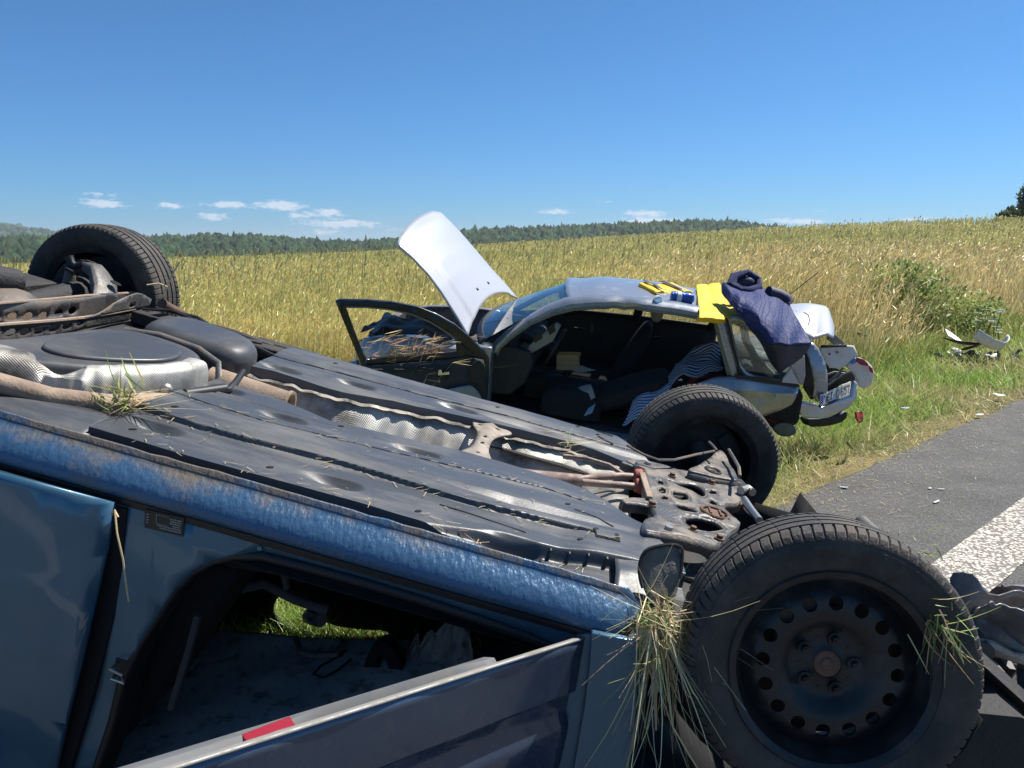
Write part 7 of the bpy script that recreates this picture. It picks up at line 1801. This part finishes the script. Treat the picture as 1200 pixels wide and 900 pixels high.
clump('grass_tuft', bworld((-.62, .30, .03)), [(26, (.06, .0, .012), (.06, .03, .01), .003, STR, (.02, .02, .01)), (8, (.02, .02, .05), (.02, .02, .02), .003, GRN, (.01, .01, .01))], 'thin straw lying along the front end of the tunnel lip')
m = MB(); a = (-1.609,-0.81,-0.0906); m.tube([a, (-1.587,-0.825,-0.1369), (-1.565,-0.825,-0.1941), (-1.541,-0.815,-0.3012)], .0022, 6); m.tube([(-1.614,-0.81,-0.1045), (-1.609,-0.81,-0.0926), (-1.599,-0.81,-0.1065)], .003, 5)
o = m.build('straw_stalk', bpy.data.materials['dry stalk'], bcar); o.parent = None; o.matrix_world = Matrix.LocRotScale(Vector(BP[3:6]), BR.to_quaternion(), None)
tag(o, 'single straw stalk hanging over the gap in front of the blue rear door', 'straw stalk')
m = MB(); m.tube([(-2.343,0.62,0.0431), (-2.331,0.63,0.0919), (-2.321,0.66,0.1778), (-2.303,0.66,0.2251)], .003, 5); m.tube([(-2.324,0.63,0.1152), (-2.356,0.62,0.1217), (-2.392,0.6,0.1064)], .003, 5)
o = m.build('straw_stalk', bpy.data.materials['dry stalk']); o.matrix_world = Matrix.LocRotScale(Vector(BP[3:6]), BR.to_quaternion(), None)
tag(o, 'forked straw stalk stuck in front of the upturned rear wheel', 'straw stalk')

# can lying in the bright grass behind the blue car
cn_ = (-0.8433,3.06,0.09)
cr = empty('drink_can', cn_, (1.35, .3, .7)); tag(cr, 'blue and white drink can lying in the grass behind the blue car', 'can')
m = MB(); m.tube([(0, 0, -.06), (0, 0, -.052), (0, 0, .05), (0, 0, .06)], [.026, .033, .033, .026], 18); m.build('can_body', pbr('white can', (.75, .77, .80), .25, .3), cr)
m = MB(); m.tube([(0, 0, -.01), (0, 0, .04)], [.0335, .0335], 18, cap=False); m.build('can_band', pbr('blue can band', (.03, .20, .65), .3), cr)

# ================================================================== debris
def shard(name, loc, size, mat, label, cat, seed, rot=None, group=None, n_=7, th=.004, curl=.15):
    rg = np.random.default_rng(seed)
    a_ = np.sort(rg.uniform(0, 2 * np.pi, n_)); a_ = np.linspace(0, 2 * np.pi, n_, endpoint=False) + rg.uniform(-.3, .3, n_)
    ol = [(size[0] * math.cos(t) * rg.uniform(.55, 1.1), size[1] * math.sin(t) * rg.uniform(.55, 1.1)) for t in a_]
    V, T = sheet(ol, [], max(size) / 4)
    m = MB(); m.add([(x, y, curl * (x * x / size[0] + .5 * y * y / size[1]) + .02 * max(size) * noise.noise((x * 30, y * 30, seed))) for x, y in V], T)
    o = m.build(name, mat, None, solid=th); o.location = loc; o.rotation_euler = rot or (rg.normal(0, .25), rg.normal(0, .25), rg.uniform(0, 6.28))
    tag(o, label, cat, group); return o
wplas = pbr('broken white plastic', (.68, .66, .62), .4, dirt=(.4, .36, .3), damt=.4, dscale=20)
gplas = pbr('broken grey plastic', (.20, .20, .20), .45, dirt=(.3, .27, .22), damt=.5, dscale=20)
dplas = pbr('broken black plastic', (.015, .015, .016), .5, dirt=(.12, .1, .08), damt=.4, dscale=20)
bplas = pbr('pale blue plastic', (.45, .58, .62), .3)
road_sh = [((2.309,5.133,0.008), (.05, .022), bplas, 'pale blue plastic shard lying on the asphalt near the grass edge'), ((2.781,4.824,0.008), (.045, .014), wplas, 'longer white shard lying on the asphalt beside the edge line'), ((2.958,5.095,0.008), (.03, .010), wplas, 'thin white shard farther out on the asphalt'), ((5.464,8.458,0.02), (.10, .05), wplas, 'white plastic fragment on the asphalt edge at the far right'), ((4.649,7.477,0.01), (.07, .03), wplas, 'white shard at the road edge left of the far fragment'), ((2.898,5.114,0.008), (.02, .012), wplas, 'tiny white splinter on the asphalt'), ((4.051,7.76,0.02), (.06, .03), bplas, 'pale blue splinter in the grass at the road edge'), ((2.735,5.806,0.008), (.02, .012), gplas, 'small grey splinter on the asphalt edge')]
for i, (p_, s_z, mt, lab) in enumerate(road_sh): shard('plastic_shard', p_, s_z, mt, lab, 'shard', 40 + i, rot=(rng.normal(0, .08), rng.normal(0, .08), rng.uniform(0, 6)), group='plastic shards on the road', th=.003, curl=.08)
shard('amber_lens', (3.148,6.803,0.15), (.05, .07), pbr('orange lens', (.40, .05, .015), .25, dirt=(.01, .01, .01), damt=.9, dscale=18, dlo=.5, dhi=.55), 'orange and black lamp lens lying in the green grass behind the silver car', 'lamp lens', 61, rot=(1.2, .2, .3), th=.02)
shard('grille_piece', (2.733,6.026,0.06), (.12, .04), gplas, 'ribbed grey plastic piece in the grass near the asphalt edge', 'debris', 62, rot=(.5, .5, .9))
for i, (px, s_z, mt, lab) in enumerate((((5.688,13.01,0.25), (.22, .07), gplas, 'grey torn strip in the dry grass behind the boot lid'), ((5.838,12.76,0.22), (.16, .05), gplas, 'second grey torn strip in the dry grass, farther right'), ((7.08,12.09,0.16), (.40, .12), dplas, 'black broken panel on the bank below the shrub'), ((7.172,11.87,0.12), (.30, .14), dplas, 'black broken panel under the white umbel flowers'), ((7.098,12.27,0.22), (.25, .07), wplas, 'grey white strip leaning over the black broken panel'), ((7.465,12.15,0.18), (.20, .09), gplas, 'grey panel piece between the black panel and the white bumper piece'), ((5.037,12.55,0.3), (.2, .08), gplas, 'grey rag of trim beside the boot lid'))):
    shard('wreck_piece', px, (s_z[0] * .9, s_z[1] * 1.2), mt, lab, 'debris', 70 + i, rot=(rng.normal(.15, .2), rng.normal(0, .2), rng.uniform(0, 3)), group='broken car pieces on the bank', th=.012, curl=.15)
for i in range(12):
    rg = np.random.default_rng(500 + i); g_ = (7.422,12.25,0.14)
    x_, y_ = g_[0] + rg.normal(-.1, .45), g_[1] + rg.normal(0, .22); s_ = rg.uniform(.08, .20)
    m = MB(); m.grid([[((u - .5) * s_ * 1.5 + .3 * s_ * noise.noise((u * 3, v * 3, i)), (v - .5) * s_ + .3 * s_ * noise.noise((u * 3, v * 3, i + 40)), .09 + .5 * s_ * noise.noise((u * 2.4, v * 2.4, i + 20))) for u in np.linspace(0, 1, 9)] for v in np.linspace(0, 1, 8)])
    o = m.build('wreck_scrap', [dplas, gplas, dplas, wplas][i % 4], None, auto=18, solid=.006); o.location = (x_, y_, float(ground_z(x_, y_)) + .02); o.rotation_euler = (rg.normal(0, .5), rg.normal(0, .5), rg.uniform(0, 6))
    tag(o, 'crumpled scrap of plastic in the heap of wreckage below the shrub', 'debris', 'small scraps in the wreckage heap')
# curved white bumper fragment
bw = (7.454,11.77,0.12)
P = []
for i in range(25):
    a_ = -1.25 + 2.5 * i / 24
    P.append([(.42 * math.sin(a_) * (1 + .05 * noise.noise((i * .3, j, 0))), .30 * (1 - math.cos(a_)), .02 + j * .055 + .03 * noise.noise((i * .25, j * .4, 3)) + .05 * abs(math.sin(a_)) ** 2) for j in range(4)])
m = MB(); m.grid(P); o = m.build('bumper_fragment', wplas, None, solid=.01); o.location = (bw[0], bw[1], bw[2] - .05); o.rotation_euler = (.5, .15, .5)
tag(o, 'curved white bumper fragment lying below the umbel flowers at the right', 'bumper fragment')

# broken front end of the blue car at the lower right: clear lamp cover, beige strip, torn black parts
lc = (1.364,2,0.6355)
lampm = pbr('clouded lamp plastic', (.22, .215, .21), .3, dirt=(.14, .11, .10), damt=.7, dscale=16, dlo=.42, dhi=.62)
P = []
for i in range(15):
    P.append([(lc[0] - .07 + .17 * i / 14 + .012 * noise.noise((i * .3, j * .5, 3)), lc[1] + .04 * math.sin(i * .3) + (j / 10 - .5) * .10, lc[2] + .06 - .11 * j / 10 - .05 * i / 14 + .014 * noise.noise((i * .4, j * .5, 0))) for j in range(11)])
m = MB(); m.grid(P); o = m.build('lamp_cover', lampm, None, solid=.004, auto=20); tag(o, 'cracked clouded headlamp cover behind the near front wheel', 'lamp cover')
# lamp and slam panel remains stay part of the car
def bl_(p): return tuple(blocal(p))
m = MB(); m.loft([[bl_(Vector(WY(px, py, 1.98)) + Vector((dx, dy, 0))) for dx, dy in ((0, 0), (.02, .10), (0, .14))] for px, py in ((1136,724), (1150,742), (1176,756), (1215,770))] if False else [[bl_((x_, y_ + d_, z_)) for d_ in (0, .06, .12)] for x_, y_, z_ in ()] or [[(.42, -.50, .02), (.46, -.42, .02), (.44, -.40, -.04)], [(.62, -.52, -.08), (.66, -.44, -.08), (.64, -.42, -.14)], [(.74, -.45, -.16), (.78, -.38, -.16), (.76, -.36, -.22)]]); m.build('lamp_bracket', undercoat, bcar)
for i in range(16):
    rg = np.random.default_rng(200 + i)
    c_ = bl_([(1.4,2.1,0.3716), (1.545,2.2,0.3253), (1.647,2.25,0.31), (1.438,2.1,0.2596), (1.589,2.2,0.1785), (1.726,2.3,0.158), (1.427,2.1,0.1167), (1.577,2.2,0.0437), (1.73,2.3,0.0023), (1.579,2.3,0.3406), (1.718,2.4,0.2993), (1.405,2.2,0.1339), (1.605,2.2,-0.0783), (1.779,2.3,0.065), (1.443,2.1,-0.0292), (1.789,2.4,0.189)][i])
    s_ = rg.uniform(.13, .22)
    m = MB(); P = [[(c_[0] + (u - .5) * s_ + .07 * noise.noise((u * 3, v * 3, i)), c_[1] + .14 * noise.noise((u * 2.5, v * 2.5, i + 30)), c_[2] + (v - .5) * s_ * .8 + .06 * noise.noise((u * 3, v * 3, i + 60))) for u in np.linspace(0, 1, 11)] for v in np.linspace(0, 1, 11)]
    m.grid(P); m.build('crumpled_bodywork', [dplas, undercoat, dplas, black, dplas][i % 5], bcar, smooth=True, auto=16, solid=.006)
m = MB(); m.tube([bl_((1.266,2,0.5686)), bl_((1.341,2,0.5452)), bl_((1.416,2.02,0.5052)), bl_((1.521,2.05,0.4668))], [.010, .016, .012, .016], 8, flat=1.8); m.build('torn_panel_edge', pbr('scuffed beige edge', (.42, .36, .30), .6, dirt=(.2, .16, .13), damt=.6, dscale=20), bcar)
for k_, (p_, s_) in enumerate((((1.391,2.1,0.6436), .17), ((1.422,2.05,0.5759), .15), ((1.508,2.15,0.6469), .10))):
    rg = np.random.default_rng(310 + k_); c_ = bl_(p_)
    m = MB(); P = [[(c_[0] + (u - .5) * s_ * 1.3 + .02 * noise.noise((u * 4, v * 4, k_)), c_[1] + .05 * noise.noise((u * 1.6, v * 1.6, k_ + 9)), c_[2] + (v - .5) * s_ * .8 - .03 + .03 * noise.noise((u * 3, v * 3, k_ + 5))) for u in np.linspace(0, 1, 12)] for v in np.linspace(0, 1, 12)]
    m.grid(P); m.build('headlamp_shard', pbr('dusty broken lamp housing %d' % k_, (.20, .19, .185), .3, dirt=(.12, .085, .075), damt=.75, dscale=14, dlo=.40, dhi=.62), bcar, smooth=True, auto=40, solid=.004)
m = MB(); m.loft([[(x_, y_, z_ + dz_) for y_, dz_ in ((-.72, 0), (-.76, -.10), (-.72, -.20), (-.60, -.20), (-.60, 0))] for x_, z_ in ((.30, -.30), (.55, -.36), (.78, -.40))]); m.build('front_bumper', dplas, bcar, bevel=.01)
m = MB(); m.grid([[(x_, y_, max(wz(x_, y_, .04), -.62 + .1 * noise.noise((x_ * 4, y_ * 4, 0)))) for y_ in np.linspace(-.74, .74, 12)] for x_ in np.linspace(-.35, .85, 10)]); m.build('bonnet', blue, bcar, solid=.006)

# straw bits and crumbs of soil caught in the grooves of the underbody
sb = Veg(); N = 200
xs_ = rng.uniform(-1.75, -.45, N); sel = rng.integers(0, 4, N)
ys_ = np.where(sel == 0, -.455 + rng.normal(0, .012, N), np.where(sel == 1, -.625 + rng.normal(0, .02, N), np.where(sel == 2, np.interp(xs_, [-1.76, -1.48, -1.12, -.67], [-.289, -.312, -.269, -.217]) + rng.normal(0, .01, N), rng.uniform(-.6, -.12, N))))
zs_ = np.array([near_h(x_, y_) for x_, y_ in zip(xs_, ys_)]) + .004
an_ = rng.normal(0, .7, N); L_ = rng.uniform(.005, .04, N) * np.where(sel == 3, .5, 1)
sb.strips(np.stack([xs_, ys_, zs_], 1), np.stack([np.cos(an_) * L_, np.sin(an_) * L_, rng.uniform(0, .006, N)], 1), .0022, jit((.50, .40, .22), N), jit((.58, .46, .27), N), az=an_ + np.pi / 2, K=2, w1=.6)
so_ = sb.build('straw_bits', straw_m); so_.matrix_world = Matrix.LocRotScale(Vector(BP[3:6]), BR.to_quaternion(), None)
tag(so_, 'short straw bits and crumbs lying in the grooves of the black underbody panels', 'straw', kind='stuff')

# crushed nose of the blue car: front frame, radiator and cross member, mostly in dark underseal
secs = []
for y_ in np.linspace(-.62, .68, 15):
    k_ = .05 * noise.noise((y_ * 5, 0, 3))
    secs.append([(x_ + .05 * noise.noise((y_ * 4, x_ * 6, z_ * 5)) + k_, y_, z_ + .04 * noise.noise((y_ * 5, z_ * 6, 7))) for x_, z_ in ((.40, -.10), (.55, -.07), (.66, -.10), (.72, -.22), (.70, -.36), (.62, -.46), (.42, -.46))])
m = MB(); m.loft(secs); m.build('crushed_front_frame', undercoat, bcar, auto=25)
m = MB(); m.tube([(.62, -.30, -.07), (.64, -.1, -.065), (.62, .2, -.065), (.60, .62, -.06)], [.03, .035, .035, .03], 10); m.build('cross_member', beamm, bcar)
m = MB(); m.grid([[(.74 + .03 * noise.noise((y_ * 4, z_ * 6, 2)), y_, z_) for z_ in (-.14, -.22, -.32, -.42)] for y_ in np.linspace(-.40, .45, 14)]); m.build('radiator', steel, bcar, solid=.02)
